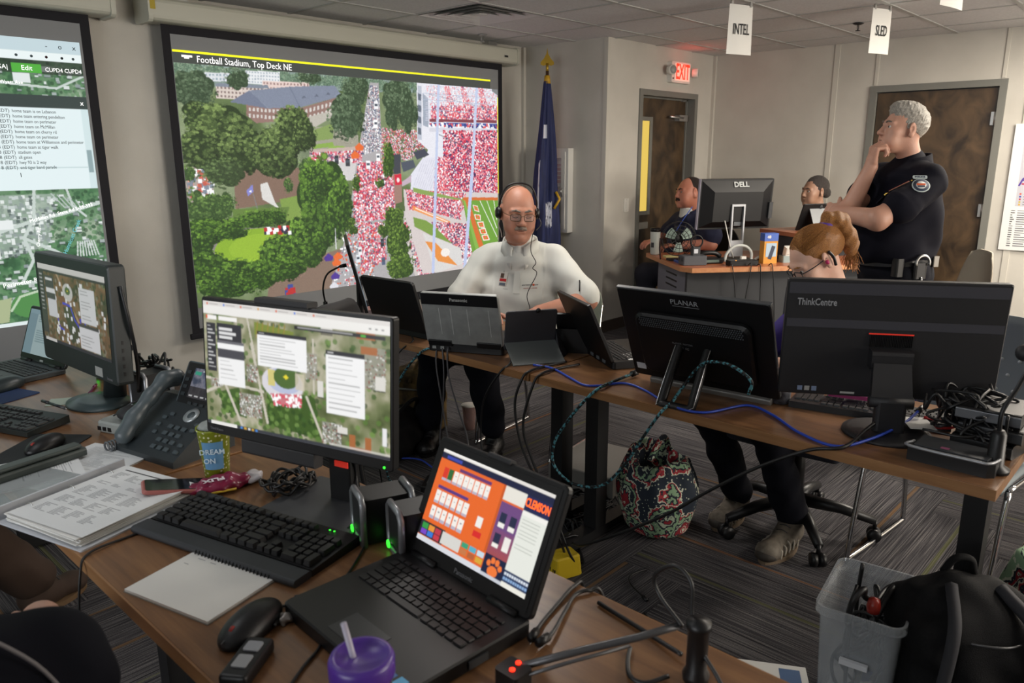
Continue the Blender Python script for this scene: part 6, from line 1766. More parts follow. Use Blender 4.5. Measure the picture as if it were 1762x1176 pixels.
# desk telephone between tablet and laptop
t = empty('desk_telephone', 'black desk telephone half hidden behind the propped tablet', 'telephone', (2.46, 1.93, TZ), R(120))
MB().add([(-.09, -.1, 0), (.09, -.1, 0), (.09, .1, 0), (-.09, .1, 0), (-.09, -.1, .02), (.09, -.1, .02), (.09, .1, .1), (-.09, .1, .1)], [(3, 2, 1, 0), (4, 5, 6, 7), (0, 1, 5, 4), (1, 2, 6, 5), (2, 3, 7, 6), (3, 0, 4, 7)]).build('body', M_blk, t)
MB().rbox(-.06, .05, .0, .01, .0, .09, r=.008, axis='y').build('screen_panel', M_blk, t, (.01, .07, .09), (-.5, 0, 0))
MB().tube(smooth_path([(-.075, -.1, .05), (-.08, -.06, .09), (-.08, .04, .12), (-.075, .09, .11)], 5), [.022] + [.014] * 14 + [.022], 10).build('handset', M_blk, t)
cp = [(-.1 + .022 * math.cos(a) + .0012 * a, -.12 + .02 * math.sin(a) * .4 - .0016 * a, .01 + .009 * math.sin(a * 1.0)) for a in np.linspace(0, 24 * PI, 200)]
MB().tube(cp, .0022, 5).build('coiled_cord', M_cable, t)

# ---------------- monitor with loop stand
t = empty('touch_monitor', 'black monitor with vented back and chrome edged loop stand', 'monitor', (2.275, 1.216, TZ), R(94.3))
W, H, tl = .523, .367, R(24.7)
pl, pr = (0, 0, .03), (-tl, 0, 0)
cab = MB().rbox(-W / 2, W / 2, 0, .018, 0, H, r=.012, axis='y', cham=.003).build('cabinet', M_blk, t, pl, pr)
MB().box(-W / 2 + .02, W / 2 - .02, -.0015, 0, .025, H - .02).build('display', glow('display glow', '#9fb6c8', .35), cab)
MB().rbox(-W / 2, W / 2, .001, .017, H - .004, H + .001, r=.002, axis='x').build('top_rim', mat('smoke grey rim', '#4a4c4e', rough=.35), cab)
hump = MB().rbox(-.2, .2, .016, .045, .045, .29, r=.03, seg=5, axis='y', cham=.008).build('back_hump', M_blk, cab)
hm = MB().lathe([(.001, .0006), (.0028, .0006), (.0028, 0)], 6).mesh('vent_hole')
mv = mat('vent hole highlight', '#50565c', rough=.35)  # lighter than the shell: highlights on the vents painted into the dots
mb = MB()
for j in range(5):
	for i in range(46):
		x = -.176 + i * .0078 + (.0039 if j % 2 else 0)
		mb.lathe([(.001, .0008), (.0026, .0008), (.0026, 0)], 6, M=T(x, .045, .245 + j * .0075, rx=-PI / 2))
mb.build('vent_field', mv, hump)['kind'] = 'stuff'
text('maker_lettering', 'PLANAR', .026, mat('silver print', '#9a9ca0', rough=.4), cab, (.02, .0186, .335), (PI / 2, 0, PI))
MB().box(-.03, .062, .018, .0186, .3195, .3205).build('lettering_underline', mat('silver print', '#9a9ca0'), cab)
text('rating_lettering', 'PLANAR  PCT2265', .009, mat('grey print', '#6a6a6e'), hump, (.035, .0456, .19), (PI / 2, 0, PI))
text('rating_lettering', 'CE  FC', .011, mat('grey print', '#6a6a6e'), hump, (.03, .0456, .172), (PI / 2, 0, PI))
MB().box(.21, .245, .018, .0186, .03, .055).build('barcode_sticker', mat('white label', '#cfd2d8'), cab)
MB().rbox(-.23, .2, -.008, .026, -.03, -.002, r=.006, axis='x').build('speaker_strip', mat('brushed grey strip', '#8f8d8a', rough=.3, metal=.3), t, pl, pr)
lp = smooth_path([(-.052, .215, .008), (-.05, .13, .14), (-.048, .08, .205), (-.03, .07, .225), (.03, .07, .225), (.048, .08, .205), (.05, .13, .14), (.052, .215, .008), (.04, .222, .002), (-.04, .222, .002)], 5)
MB().tube(lp, .0155, 8, closed=True).build('loop_stand', M_blk, t)
MB().tube([p_ * 1.0 + Vector((.011 if p_.x > 0 else -.011, .010, .004)) for p_ in lp], .0016, 6, closed=True).build('loop_trim', M_chrome, t)
MB().rbox(-.05, .05, .05, .085, .17, .215, r=.008, axis='x').build('stand_hinge', M_blk, t)

# ---------------- big all-in-one seen from behind
t = empty('black_all_in_one', 'wide black all-in-one computer seen from behind on a round base', 'computer', (2.347, .680, TZ), R(120.7))
W, H, tl = .589, .352, R(4)
zb = .086
pl, pr = (0, 0, zb), (-tl, 0, 0)
M_tc = mat('matte black shell', '#17171b', rough=.5, bump=(900, .15))
cab = MB().rbox(-W / 2, W / 2, 0, .028, 0, H, r=.006, axis='y', cham=.003).build('cabinet', M_tc, t, pl, pr)
MB().box(-W / 2 + .006, W / 2 - .006, -.0015, 0, .02, H - .006).build('display', glow('display glow', '#9fb6c8', .35), cab)
MB().box(-W / 2 + .006, W / 2 - .006, .028, .0292, .21, .235).build('grey_band', mat('band grey', '#3a3a41', rough=.45), cab)
MB().box(-W / 2 + .006, W / 2 - .006, .028, .0292, .31, .343).build('top_band', mat('band grey', '#2b2b30'), cab)
text('maker_lettering', 'ThinkCentre', .029, mat('silver print', '#9a9ca0'), cab, (.21, .0296, .285), (PI / 2, 0, PI), sx=.72, bold=.0004)
for k in range(26): MB().box(-.058 + k * .0045, -.0562 + k * .0045, .028, .0325, .158, .195).build('vent_fin', M_blk, cab)
MB().box(-.06, .06, .028, .03, .195, .1985).build('red_line', mat('red accent', '#b8281c'), cab)
for k, x in enumerate((.235, .215, .195)): MB().box(x - .008, x + .006, .028, .0286, .012, .026).build('badge_sticker', [mat('badge grey blue', '#7a8aa8'), mat('badge grey', '#a9a9a6'), mat('badge grey blue', '#7a8aa8')][k], cab)
MB().box(.08, .12, .028, .0286, .008, .014).build('serial_label', mat('badge grey', '#a9a9a6'), cab)
MB().rbox(-.055, .055, .026, .075, .1, .156, r=.01, axis='x').build('hinge_housing', M_tc, t, pl, pr)
MB().add([(-.05, .07, .2), (.05, .07, .2), (.055, .1, .1), (-.055, .1, .1), (-.05, .09, .205), (.05, .09, .205), (.055, .125, .1), (-.055, .125, .1)], [(0, 1, 2, 3), (7, 6, 5, 4), (0, 4, 5, 1), (1, 5, 6, 2), (2, 6, 7, 3), (3, 7, 4, 0)]).build('stand_yoke', M_tc, t)
MB().tube([(-.058, .112, .098), (.058, .112, .098)], .018, 14).build('cable_roller', M_tc, t)
MB().rbox(-.042, .042, .095, .13, .012, .1, r=.012).build('stand_column', M_tc, t)
MB().lathe([(.001, .014), (.1, .013), (.118, .008), (.12, 0)], 40, M=T(0, .1, 0)).build('stand_base', M_tc, t)
MB().tube(smooth_path([(-.12, .02, .03), (-.17, .04, .028), (-.2, .05, .02), (-.17, .05, .01), (-.12, .03, .008)], 6), .004, 6).build('red_usb_cable', mat('red cable', '#b02020', rough=.4), t)
MB().lathe([(.001, .001), (.0025, .001), (.0025, 0)], 8, M=T(-.2, .0285, .02, rx=-PI / 2)).build('red_led', M_led_r, cab)

# ---------------- thin monitor seen edge-on and its neighbours
t = empty('thin_monitor', 'thin black monitor seen edge-on at the far end of the middle row', 'monitor', (2.27, 3.08, TZ), R(56))
MB().rbox(-.25, .25, 0, .016, .07, .40, r=.006, axis='y', cham=.002).build('cabinet', M_blk, t, (0, 0, 0), (-R(13), 0, 0))
MB().box(-.244, .244, -.0015, 0, .085, .394).build('display', glow('display glow', '#9fb6c8', .35), t, (0, 0, 0), (-R(13), 0, 0))
MB().rbox(-.03, .03, .03, .06, .01, .2, r=.008).build('stand_neck', M_blk, t)
MB().rbox(-.11, .11, -.06, .12, 0, .012, r=.03).build('stand_base', M_blk, t)
t = empty('gooseneck_microphone', 'black gooseneck microphone standing before the projection screen', 'microphone', (2.14, 3.27, TZ))
MB().rbox(-.05, .05, -.06, .06, 0, .025, r=.012).build('base', M_blk, t)
MB().tube([(0, 0, .02), (0, 0, .07)], .011, 10).build('collar', M_blk, t)
MB().tube(smooth_path([(0, 0, .06), (-.005, .005, .14), (.015, -.01, .21), (.07, -.04, .245)], 8), .0045, 8).build('gooseneck', M_blk, t)
MB().tube([(.07, -.04, .245), (.1, -.055, .25)], [.008, .01], 10).build('microphone_head', M_blk, t)

# ---------------- left table: phone, speakers, hub, mice, papers
t = empty('office_phone', 'grey office desk phone with colour display beside the polka dot cup', 'telephone', (.825, 2.035, TZ), R(-77.8))
M_ph = mat('dark slate phone plastic', '#23292c', rough=.45)
M_ph2 = mat('light slate phone plastic', '#3f484c', rough=.45)
mb = MB()
prof = [(-.1, 0), (-.1, .018), (.07, .125), (.095, .125), (.095, 0)]
for_v = [(x, y, z) for x in (-.125, .125) for (y, z) in prof]
mb.add(for_v, [(0, 1, 2, 3, 4)[::-1], (5, 6, 7, 8, 9), (0, 5, 6, 1)[::-1], (1, 6, 7, 2)[::-1], (2, 7, 8, 3)[::-1], (3, 8, 9, 4)[::-1], (4, 9, 5, 0)[::-1]]).build('body', M_ph, t)
sl = math.atan2(.107, .17)
PM = T(0, -.1, .018, rx=sl)
pan = MB().rbox(-.055, .125, .0, .02, .0, .135, r=.008, axis='y').build('display_panel', M_ph2, t, (0, .045, .10), (-.5, 0, 0))
MB().box(-.05, .12, -.001, 0, .004, .131).build('display_bezel', M_blk, pan)
pic_phone(.1, .085).build('display', M_lcd_dim, pan, (.035, -.0022, .075))
for k in range(4):
	for sx in (-.035, .107): MB().rbox(sx - .008, sx + .008, -.003, 0, .035 + k * .021, .045 + k * .021, r=.002, axis='y').build('line_key', M_ph, pan)
for k in range(4): MB().rbox(-.003 + k * .025, .013 + k * .025, -.003, 0, .014, .022, r=.002, axis='y').build('soft_key', M_ph, pan)
MB().lathe([(.013, 0), (.024, 0), (.024, .004), (.013, .004)], 24, M=PM @ T(.05, .145, .0)).build('navigation_ring', mat('silver ring', '#a4aaac', rough=.3, metal=.5), t)
MB().lathe([(.001, .005), (.012, .004), (.012, 0)], 18, M=PM @ T(.05, .145, .0)).build('select_key', M_ph2, t)
for j in range(4):
	for i in range(3): MB().rbox(-.009, .009, -.006, .006, 0, .005, r=.002, M=PM @ T(.015 + i * .027, .028 + j * .023, 0)).build('dial_key', M_ph2, t)
for (x, y) in ((-.035, .12), (-.018, .135), (-.035, .095), (-.025, .07), (.1, .12), (.1, .1), (.103, .05), (.107, .028)): MB().rbox(-.008, .008, -.005, .005, 0, .005, r=.002, M=PM @ T(x, y, 0)).build('feature_key', M_ph2, t)
s = Solid().chain([(-.09, -.09, .05), (-.09, -.055, .09), (-.09, .0, .135), (-.09, .05, .172), (-.09, .085, .168)], [.024, .02, .018, .02, .026], .02)
s.build('handset', mat('handset plastic', '#454e52', rough=.4), t, .005)
cp = [(-.13 + .014 * math.cos(a), -.1 + .0014 * a - .02, .016 + .014 * math.sin(a)) for a in np.linspace(0, 22 * PI, 230)]
MB().tube(cp, .0028, 5).build('coiled_cord', M_mgrey, t)

def speaker(loc, rz, label, w, d, h, grp, msil, led=True):
	t = empty('desktop_speaker', label, 'speaker', loc, rz, group=grp)
	MB().rbox(-w / 2 + .005, w / 2 - .005, -d / 2 + .012, d / 2 - .012, .004, h - .004, r=.008).build('cabinet', M_blk, t)
	for y in (-d / 2, d / 2 - .014):
		pts = [(-w / 2, y + .007, .004), (-w / 2, y + .007, h - .012), (-w / 2 + .012, y + .007, h), (w / 2 - .012, y + .007, h), (w / 2, y + .007, h - .012), (w / 2, y + .007, .004)]
		MB().tube(pts, .007, 8, closed=True).build('silver_frame', msil, t)
	MB().box(-w / 2 + .007, w / 2 - .007, -d / 2 + .004, -d / 2 + .012, .02, h - .008).build('grille', M_blk_soft, t)
	if led:
		MB().lathe([(.001, .003), (.008, .003), (.009, 0)], 16, M=T(-w / 2 + .014, -d / 2, .014, rx=PI / 2)).build('green_led', M_led_g, t)
	return t
M_spk = mat('speaker silver frame', '#8f9297', rough=.3, metal=.5)
speaker((.905, 1.215, TZ), R(-112), 'black speaker with silver frame left of the rugged laptop, nearer the monitor', .085, .12, .105, 'silver framed speakers', M_spk)
speaker((.915, 1.105, TZ), R(-112), 'black speaker with silver frame touching the rugged laptop lid', .085, .12, .105, 'silver framed speakers', M_spk)
speaker((.925, 2.42, TZ), R(-80), 'silver speaker with bright green light beside the round monitor base', .085, .1, .13, 'speakers on the left table', M_spk)
speaker((.985, 2.90, TZ), R(-80), 'silver speaker half hidden behind the left all-in-one computer', .075, .1, .12, 'speakers on the left table', M_spk)

t = empty('conference_puck', 'light grey desk dock with a black coiled headset on top', 'dock', (.80, 2.27, TZ), R(-70))
MB().rbox(-.09, .09, -.05, .05, 0, .035, r=.02, cham=.005).build('body', mat('light grey plastic', '#8e928f', rough=.45), t)
for k in range(3): MB().box(-.08 + k * .02, -.066 + k * .02, -.0512, -.0498, .008, .02).build('port', M_blk, t)
MB().sphere((.01, 0, .055), (.05, .04, .022), 18, 10).build('headset_pad', M_blk_soft, t)
MB().tube(smooth_path([(-.06, -.01, .04), (-.02, .03, .075), (.05, .03, .09), (.08, -.02, .06), (.04, -.04, .05)], 7), .0025, 6).build('headset_wire', M_cable, t)

mouse((.575, 2.29, TZ + .003), R(-60), 'black mouse with red wheel on the black mouse pad', 'mouse')
mouse((.66, 3.01, TZ + .003), R(-70), 'dark grey mouse on the blue mouse pad at the left edge', 'mouse', mat('dark slate mouse', '#2b3436', rough=.4), sc=1.15)
mouse((.538, 1.108, TZ), R(-70), 'black mouse beside the white spiral notepad', 'mouse', sc=1.1)
t = tag(MB().rbox(-.085, .085, -.125, .125, 0, .003, r=.012).build('mouse_pad', mat('black pad cloth', '#1d2021', rough=.85), None, (.555, 2.295, TZ), (0, 0, R(-50))), 'black cloth mouse pad in front of the slim keyboard', 'mouse pad')
t = tag(MB().rbox(-.1, .1, -.11, .11, 0, .003, r=.01).build('mouse_pad', mat('blue pad cloth', '#24385f', rough=.85), None, (.60, 2.94, TZ), (0, 0, R(-70))), 'blue mouse pad under the dark grey mouse at the left', 'mouse pad')

def printed_page(w, h, seed, kind=0):
	p = Pic(w, h, 110, '#d3d5d6', seed)
	rg = p.rng
	if kind == 0:
		p.rect(.1 * w, .06 * h, .9 * w, .075 * h, '#3a3c40')
		for (y0, y1) in ((.12, .24), (.3, .36), (.4, .56), (.6, .72), (.75, .88)):
			for c in range(4):
				n = int((y1 - y0) / .016)
				for k in range(n):
					x = .1 + c * .2; p.rect(x * w, (y0 + k * .016) * h, (x + rg.uniform(.05, .17)) * w, (y0 + k * .016 + .007) * h, '#7a7d82', .8)
	else:
		for k in range(40): p.rect(.12 * w, (.08 + k * .021) * h, (.4 + rg.uniform(0, .45)) * w, (.087 + k * .021) * h, '#8a8d92', .8)
	return p
def sheet(name, label, cat, loc, rz, w, h, seed, kind=0, th=.004, tiltx=0.0, group=None):
	t = empty(name, label, cat, loc, rz, group)
	MB().box(-w / 2, w / 2, -h / 2, h / 2, 0, th).build('paper_stack', M_paper, t, rot=(tiltx, 0, 0))
	printed_page(w, h, seed, kind).build('printed_page', _pagem, t, (0, 0, th + .0006), (-PI / 2 + tiltx, 0, 0))
	return t
_pagem = picture_mat('printed page', 0, rough=.8)
t = empty('ring_binder', 'white ring binder full of printed pages overhanging the table edge', 'binder', (.552, 1.79, TZ), R(-74))
MB().rbox(-.145, .145, -.16, .16, 0, .004, r=.006).build('back_cover', mat('white vinyl cover', '#b9bcc2', rough=.4), t)
MB().box(-.15, -.144, -.16, .16, 0, .034).build('spine', mat('white vinyl cover', '#b9bcc2'), t)
for k in range(7):
	a = -.02 + .02 * math.sin(k * 2.1)
	MB().box(-.125, .13, -.15, .145, .004 + k * .0028, .006 + k * .0028, M=T(.004 * math.sin(k), .004 * math.cos(k * 1.7), 0, rz=a)).build('page', M_paper, t)
printed_page(.255, .295, 5).build('printed_page', _pagem, t, (.006, 0, .0252), (-PI / 2, 0, 0))
for y in (-.1, 0, .1): MB().tube([(-.118 + .014 * math.cos(a), y, .016 + .014 * math.sin(a)) for a in np.linspace(0, 2 * PI, 14)[:-1]], .0018, 6, closed=True).build('ring', M_steel, t)
sheet('printed_papers', 'loose printed papers fanned out beside the phone', 'paper', (.60, 2.075, TZ), R(-66), .22, .28, 7, 1)
sheet('printed_papers', 'loose printed papers lying under the grey hole punch at the left edge', 'paper', (.475, 2.13, TZ + .0046), R(-100), .2, .26, 8, 1)
t = empty('hole_punch', 'long grey metal hole punch lying on the papers', 'hole punch', (.49, 2.125, TZ + .0095), R(12))
MB().rbox(-.14, .14, -.02, .02, 0, .022, r=.006, axis='x').build('body', mat('grey enamel', '#3d4440', rough=.45), t)
MB().rbox(-.13, .13, -.016, .02, .024, .034, r=.004, axis='x').build('lever', mat('grey enamel', '#3d4440'), t)
for k in (-.07, 0, .07): MB().lathe([(.008, 0), (.008, .028), (.001, .028)], 12, M=T(k, -.006, .0)).build('punch_head', M_blk, t)
t = tag(MB().box(-.14, .14, -.1, .1, 0, .001).build('plastic_sleeve', mat('clear sleeve', '#a8b0b2', rough=.12, alpha=.45), None, (.47, 2.0, TZ + .0092), (0, 0, R(-70))), 'clear plastic sleeve lying beside the ring binder', 'plastic sleeve')

# polka dot cup
def dots_mat():
	m = bpy.data.materials.new('lime polka dot paper'); m.use_nodes = True
	nt = m.node_tree; b = nt.nodes['Principled BSDF']; N = nt.nodes.new; L = nt.links.new
	tc = N('ShaderNodeTexCoord'); v = N('ShaderNodeTexVoronoi'); v.inputs['Scale'].default_value = 105; v.inputs['Randomness'].default_value = .55; L(tc.outputs['Object'], v.inputs['Vector'])
	r = N('ShaderNodeValToRGB'); r.color_ramp.interpolation = 'CONSTANT'; e = r.color_ramp.elements
	e[0].color = (*lin('#dfe0c0'), 1); e[1].position = .3; e[1].color = (*lin('#7f8a1c'), 1)
	L(v.outputs['Distance'], r.inputs[0]); L(r.outputs[0], b.inputs['Base Color']); b.inputs['Roughness'].default_value = .5
	return m
t = empty('polka_dot_cup', 'lime green polka dot cup with a blue label left of the monitor', 'cup', (.80, 1.745, TZ), R(-36))
MB().lathe([(.028, 0), (.038, .135), (.0405, .137), (.0405, .142), (.036, .139), (.027, .003)], 32).build('cup_wall', dots_mat(), t)
MB().lathe([(.001, .152), (.03, .15), (.036, .142)], 28).build('contents', mat('grey tissue', '#8f9492', rough=.9, bump=(60, .6)), t)
vs_, fs = [], []
for j in range(5):
	for i in range(13):
		a = R(-90 - 42 + 84 * i / 12); z = .04 + .072 * j / 4; r_ = .028 + (.01 * z / .135) + .0008
		vs_.append((r_ * math.cos(a), r_ * math.sin(a), z))
for j in range(4):
	for i in range(12): fs.append((j * 13 + i, j * 13 + i + 1, (j + 1) * 13 + i + 1, (j + 1) * 13 + i))
MB().add(vs_, fs, True).build('blue_label', mat('blue label', '#5a8ab0', rough=.6), t)
text('label_lettering', 'DREAM', .018, mat('pale lettering', '#c9dce6'), t, (0, -.0375, .088), bold=.0002)
text('label_lettering', 'ON', .018, mat('pale lettering', '#c9dce6'), t, (-.008, -.036, .064), bold=.0002)

# smartphone, sweets bag, notepad, key fob, wrapper, tumbler
t = empty('smartphone', 'smartphone in a pink case lying beside the keyboard', 'smartphone', (.690, 1.730, TZ + .0185), R(-20)); t.rotation_euler = (0, R(9.5), R(-20))
MB().rbox(-.075, .075, -.038, .038, 0, .011, r=.01, cham=.003).build('case', mat('rose phone case', '#9a5a54', rough=.45), t)
MB().rbox(-.068, .068, -.034, .034, .011, .0116, r=.006).build('display', mat('dark glass', '#101418', rough=.08), t)
t = empty('sweets_bag', 'crumpled maroon sweets bag with white letters behind the keyboard', 'snack bag', (.765, 1.685, TZ), R(-15))
s = Solid().ell((0, 0, .016), (.062, .034, .017), k=.02).ell((.035, .01, .014), (.045, .03, .014), k=.02)
s.build('bag_body', mat('maroon foil', '#7a1a3c', rough=.3), t, .003, crumple(.0028, 90, 190, 4), clip=lambda p: p[:, 2] > .001)
s = Solid().ell((.085, .015, .012), (.03, .03, .012), k=.01); s.build('bag_end', mat('white foil', '#b9b4b8', rough=.35), t, .003, crumple(.0028, 110, 200, 6), clip=lambda p: p[:, 2] > .001)
text('bag_lettering', 'FLIX', .026, mat('white print', '#d8d0d4'), t, (-.005, -.012, .0355), (0, 0, PI), bold=.0008)
MB().tube([(-.06, -.02, .008), (0, -.036, .012), (.04, -.034, .01)], .003, 6).build('yellow_stripe', mat('yellow print', '#c9a82a'), t)
t = empty('spiral_notepad', 'white spiral notepad on the table edge before the keyboard', 'notepad', (.551, 1.307, TZ), R(-75.3))
MB().box(-.11, .11, -.085, .07, 0, .006).build('page_block', M_paper, t)
MB().box(-.112, .112, -.087, .078, -.0, .0012).build('card_back', mat('grey card', '#7a766e', rough=.8), t)
for k in range(22): MB().tube([(-.1 + k * .0095, .072 + .0075 * math.cos(a), .006 + .0075 * math.sin(a)) for a in np.linspace(0, 2 * PI, 10)[:-1]], .0014, 5, closed=True).build('spiral_ring', M_blk, t)
mb = MB()
for k, (x, y, w) in enumerate(((-.08, .055, .02), (-.045, .055, .015), (-.09, .03, .012))): mb.box(x, x + w, y, y + .0015, .006, .0062)
o = mb.build('handwriting', mat('pencil grey', '#8a8a90'), t); o['kind'] = 'stuff'
t = empty('car_key_fob', 'black and grey key fob lying below the mouse', 'key fob', (.485, 1.02, TZ), R(35))
s = Solid().box((0, 0, .012), (.045, .017, .006), rad=.006, k=.01); s.build('body', M_blk, t, .003)
MB().rbox(-.03, .0, -.012, .012, .0225, .0262, r=.003).build('silver_plate', M_silver, t)
MB().rbox(.01, .034, -.013, .013, .0225, .0265, r=.004).build('button', mat('pale grey button', '#8f9298', rough=.4), t)
t = empty('foil_wrapper', 'small crumpled silver wrapper beside the mouse cable', 'wrapper', (.60, 1.085, TZ))
s = Solid().ell((0, 0, .008), (.02, .012, .008), k=.01); s.build('foil', mat('silver foil', '#8a8480', rough=.3, metal=.5), t, .0022, crumple(.0032, 160, 300, 8), clip=lambda p: p[:, 2] > .0008)
t = empty('purple_tumbler', 'clear tumbler with purple lid and straw in front of the laptop', 'tumbler', (.502, .735, TZ))
MB().lathe([(.03, 0), (.034, .006), (.039, .132), (.0395, .138), (.036, .136), (.031, .008)], 30).build('cup_wall', mat('clear acrylic', '#9aa0a8', rough=.06, trans=.7, alpha=.6), t)
MB().lathe([(.001, .1), (.034, .1), (.03, .01), (.001, .01)], 24).build('drink', mat('violet drink', '#3a2a5a', rough=.2), t)
MB().lathe([(.0415, .126), (.043, .13), (.043, .15), (.04, .156), (.034, .157), (.032, .152), (.001, .152)], 32).build('lid', mat('purple plastic', '#4a2a86', rough=.35), t)
MB().tube([(0, 0, .1), (-.012, .018, .2)], .0042, 8).build('straw', mat('pale straw', '#b9b4c4', rough=.3, alpha=.8), t)
# pens, sticky note
for (loc, rz, lb, c) in (((.86, 2.77, TZ + .005), R(60), 'magenta marker pen lying before the round monitor base', '#6a1f4a'), ((.70, 2.62, TZ + .026), R(100), 'slim black pen lying across the slim keyboard edge', '#202428')):
	t = empty('pen', lb, 'pen', loc, rz)
	MB().tube([(-.065, 0, 0), (.03, 0, 0)], .0045, 10).build('barrel', mat('pen ' + c, c, rough=.35), t); MB().tube([(.03, 0, 0), (.07, 0, 0)], .0052, 10).build('cap', mat('pen ' + c, c), t)
	MB().tube([(-.065, 0, 0), (-.075, 0, 0)], [.003, .0008], 8).build('tip', M_steel, t)
tag(MB().box(-.045, .045, -.04, .04, 0, .0015).build('sticky_note', mat('pale green paper', '#a3b0a4', rough=.8), None, (.755, 2.72, TZ), (0, 0, R(-30))), 'pale green square note lying behind the slim keyboard', 'note')
t = empty('webcam', 'small round black webcam on a stalk behind the phone display', 'webcam', (1.0, 2.02, TZ), R(-80))
MB().rbox(-.025, .025, -.02, .02, 0, .01, r=.008).build('foot', M_blk, t)
MB().tube([(0, 0, .008), (0, 0, .17)], .005, 8).build('stalk', M_blk, t)
MB().tube([(-.03, 0, .185), (.03, 0, .185)], .016, 14).build('barrel', M_blk, t); MB().lathe([(.001, .002), (.008, .002), (.01, 0)], 14, M=T(0, -.016, .185, rx=PI / 2)).build('lens', mat('lens glass', '#4a5a6a', rough=.1), t)

# ---------------- right end of the middle row
t = empty('docking_station', 'black docking station with silver rim at the table corner', 'dock', (2.15, .425, TZ), R(-91))
MB().prism([(-.1, -.055), (.085, -.055), (.1, -.04), (.1, .06), (-.1, .06)], .0, .035).build('body', M_blk, t)
MB().tube(smooth_path([(-.1, .0, .036), (-.098, -.052, .038), (.06, -.055, .038), (.085, -.05, .038), (.095, -.03, .038), (.1, .0, .038)], 4), .004, 6).build('silver_rim', M_silver, t)
MB().prism([(-.09, -.04), (.08, -.04), (.09, .05), (-.09, .05)], .035, .042).build('cradle', M_dgrey, t)
MB().box(-.03, -.01, -.03, -.015, .042, .0424).build('blue_red_sticker', mat('sticker mixed', '#8a4a6a'), t)
t = empty('stacked_boxes', 'stack of black network boxes with silver edges behind the dock', 'network box', (2.36, .38, TZ), R(-94))
for k in range(3):
	MB().rbox(-.075, .075, -.09, .09, k * .042, k * .042 + .038, r=.012, axis='x', M=T(.01 * math.sin(k * 2), 0, 0, rz=.08 * (k - 1))).build('box_unit', M_blk, t)
	MB().rbox(-.076, .076, -.094, -.088, k * .042 + .006, k * .042 + .034, r=.003, axis='x', M=T(.01 * math.sin(k * 2), 0, 0, rz=.08 * (k - 1))).build('front_strip', mat('dull silver strip', '#5c5e62', rough=.35, metal=.3) if k == 2 else M_dgrey, t)
t = empty('desk_microphone', 'black desk microphone with bent neck at the right corner', 'microphone', (2.16, .338, TZ + .0))
MB().lathe([(.035, 0), (.036, .01), (.02, .02), (.018, .1), (.012, .11), (.001, .11)], 18).build('base', M_blk, t)
MB().tube(smooth_path([(0, 0, .1), (0, 0, .16), (.03, -.02, .22), (.06, -.035, .28), (.05, -.03, .3)], 8), .0055, 8).build('neck', M_blk, t)
MB().sphere((.045, -.02, .305), .021, 16, 10).build('foam_head', M_blk_soft, t)
t = tag(MB().box(-.06, .06, -.1, .1, 0, .004).build('yellow_folder', mat('amber card', '#8f661c', rough=.6), None, (2.42, .335, TZ)), 'amber card folder under the black boxes at the table corner', 'folder')
t = empty('drink_can', 'dark printed drink can between the two large monitors', 'can', (2.33, .975, TZ))
MB().lathe([(.024, 0), (.03, .006), (.031, .07), (.029, .078), (.025, .08), (.001, .077)], 22).build('can_wall', mat('dark printed tin', '#24242a', rough=.35, noise=(40, '#6a6a70')), t)
MB().lathe([(.0255, .079), (.0265, .083), (.024, .084)], 20).build('rim', M_steel, t)
t = empty('pink_case', 'flat magenta phone case lying on the keyboard behind monitors', 'phone case', (2.44, .80, TZ + .0335), R(105))
MB().rbox(-.06, .06, -.03, .03, 0, .012, r=.008).build('shell', mat('magenta plastic', '#8f1f5a', rough=.4), t); MB().rbox(-.058, .058, -.028, .028, .012, .0135, r=.006).build('edge_lip', mat('pale pink', '#c98aa8', rough=.5), t)
t = tag(MB().box(-.06, .06, -.035, .035, 0, .001).build('receipt', M_paper, None, (2.33, .565, TZ + .028), (.0, .04, R(30))), 'small white paper slip on the keyboard by the dock', 'paper')

# ---------------- back desk
def onDK(a, b): return DK + e1 * a + e2 * b
rzD = math.atan2(e1.y, e1.x)
p_ = onDK(.52, .45)
t = empty('silver_edge_monitor', 'black monitor seen from behind with hollow silver stand on the back desk', 'monitor', (p_.x, p_.y, TZ), R(145.8))
W, H = .60, .375
cab = MB().rbox(-W / 2, W / 2, 0, .03, 0, H, r=.006, axis='y').build('cabinet', M_blk, t, (0, 0, .235), (-R(5), 0, 0))
hp = MB()
a, b, c = W / 2 - .01, .012, H - .012
hp.add([(-a, .03, b), (a, .03, b), (a, .03, c), (-a, .03, c), (-a + .09, .07, b + .05), (a - .09, .07, b + .05), (a - .09, .07, c - .08), (-a + .09, .07, c - .08)], [(4, 7, 6, 5), (0, 4, 5, 1), (1, 5, 6, 2), (2, 6, 7, 3), (3, 7, 4, 0)]).build('back_shell', M_blk, cab)
MB().box(W / 2 - .002, W / 2 + .003, .0, .03, 0, H).build('silver_bezel', mat('pale silver bezel', '#a9a4b4', rough=.35), cab)
text('maker_lettering', 'DELL', .055, mat('silver badge', '#b8bcbc', rough=.4), cab, (-.02, .052, .335), (PI / 2 - .46, 0, PI), bold=.002)
MB().box(-W / 2 + .0, -W / 2 + .03, .03, .055, .08, .2).build('side_hub', M_dgrey, cab)
MB().box(-.06, .02, .064, .072, .03, .06).build('port_row', M_mgrey, cab)
stf = [(-.05, .09, .03), (-.05, .09, .30), (.05, .09, .30), (.05, .09, .03)]
MB().box(-.055, -.043, .08, .1, .03, .42).box(.043, .055, .08, .1, .03, .42).box(-.043, .043, .08, .1, .405, .42).box(-.043, .043, .08, .1, .03, .15).build('hollow_stand', M_silver, t)
MB().rbox(-.13, .13, -.02, .16, 0, .012, r=.02).build('stand_base', M_blk, t)
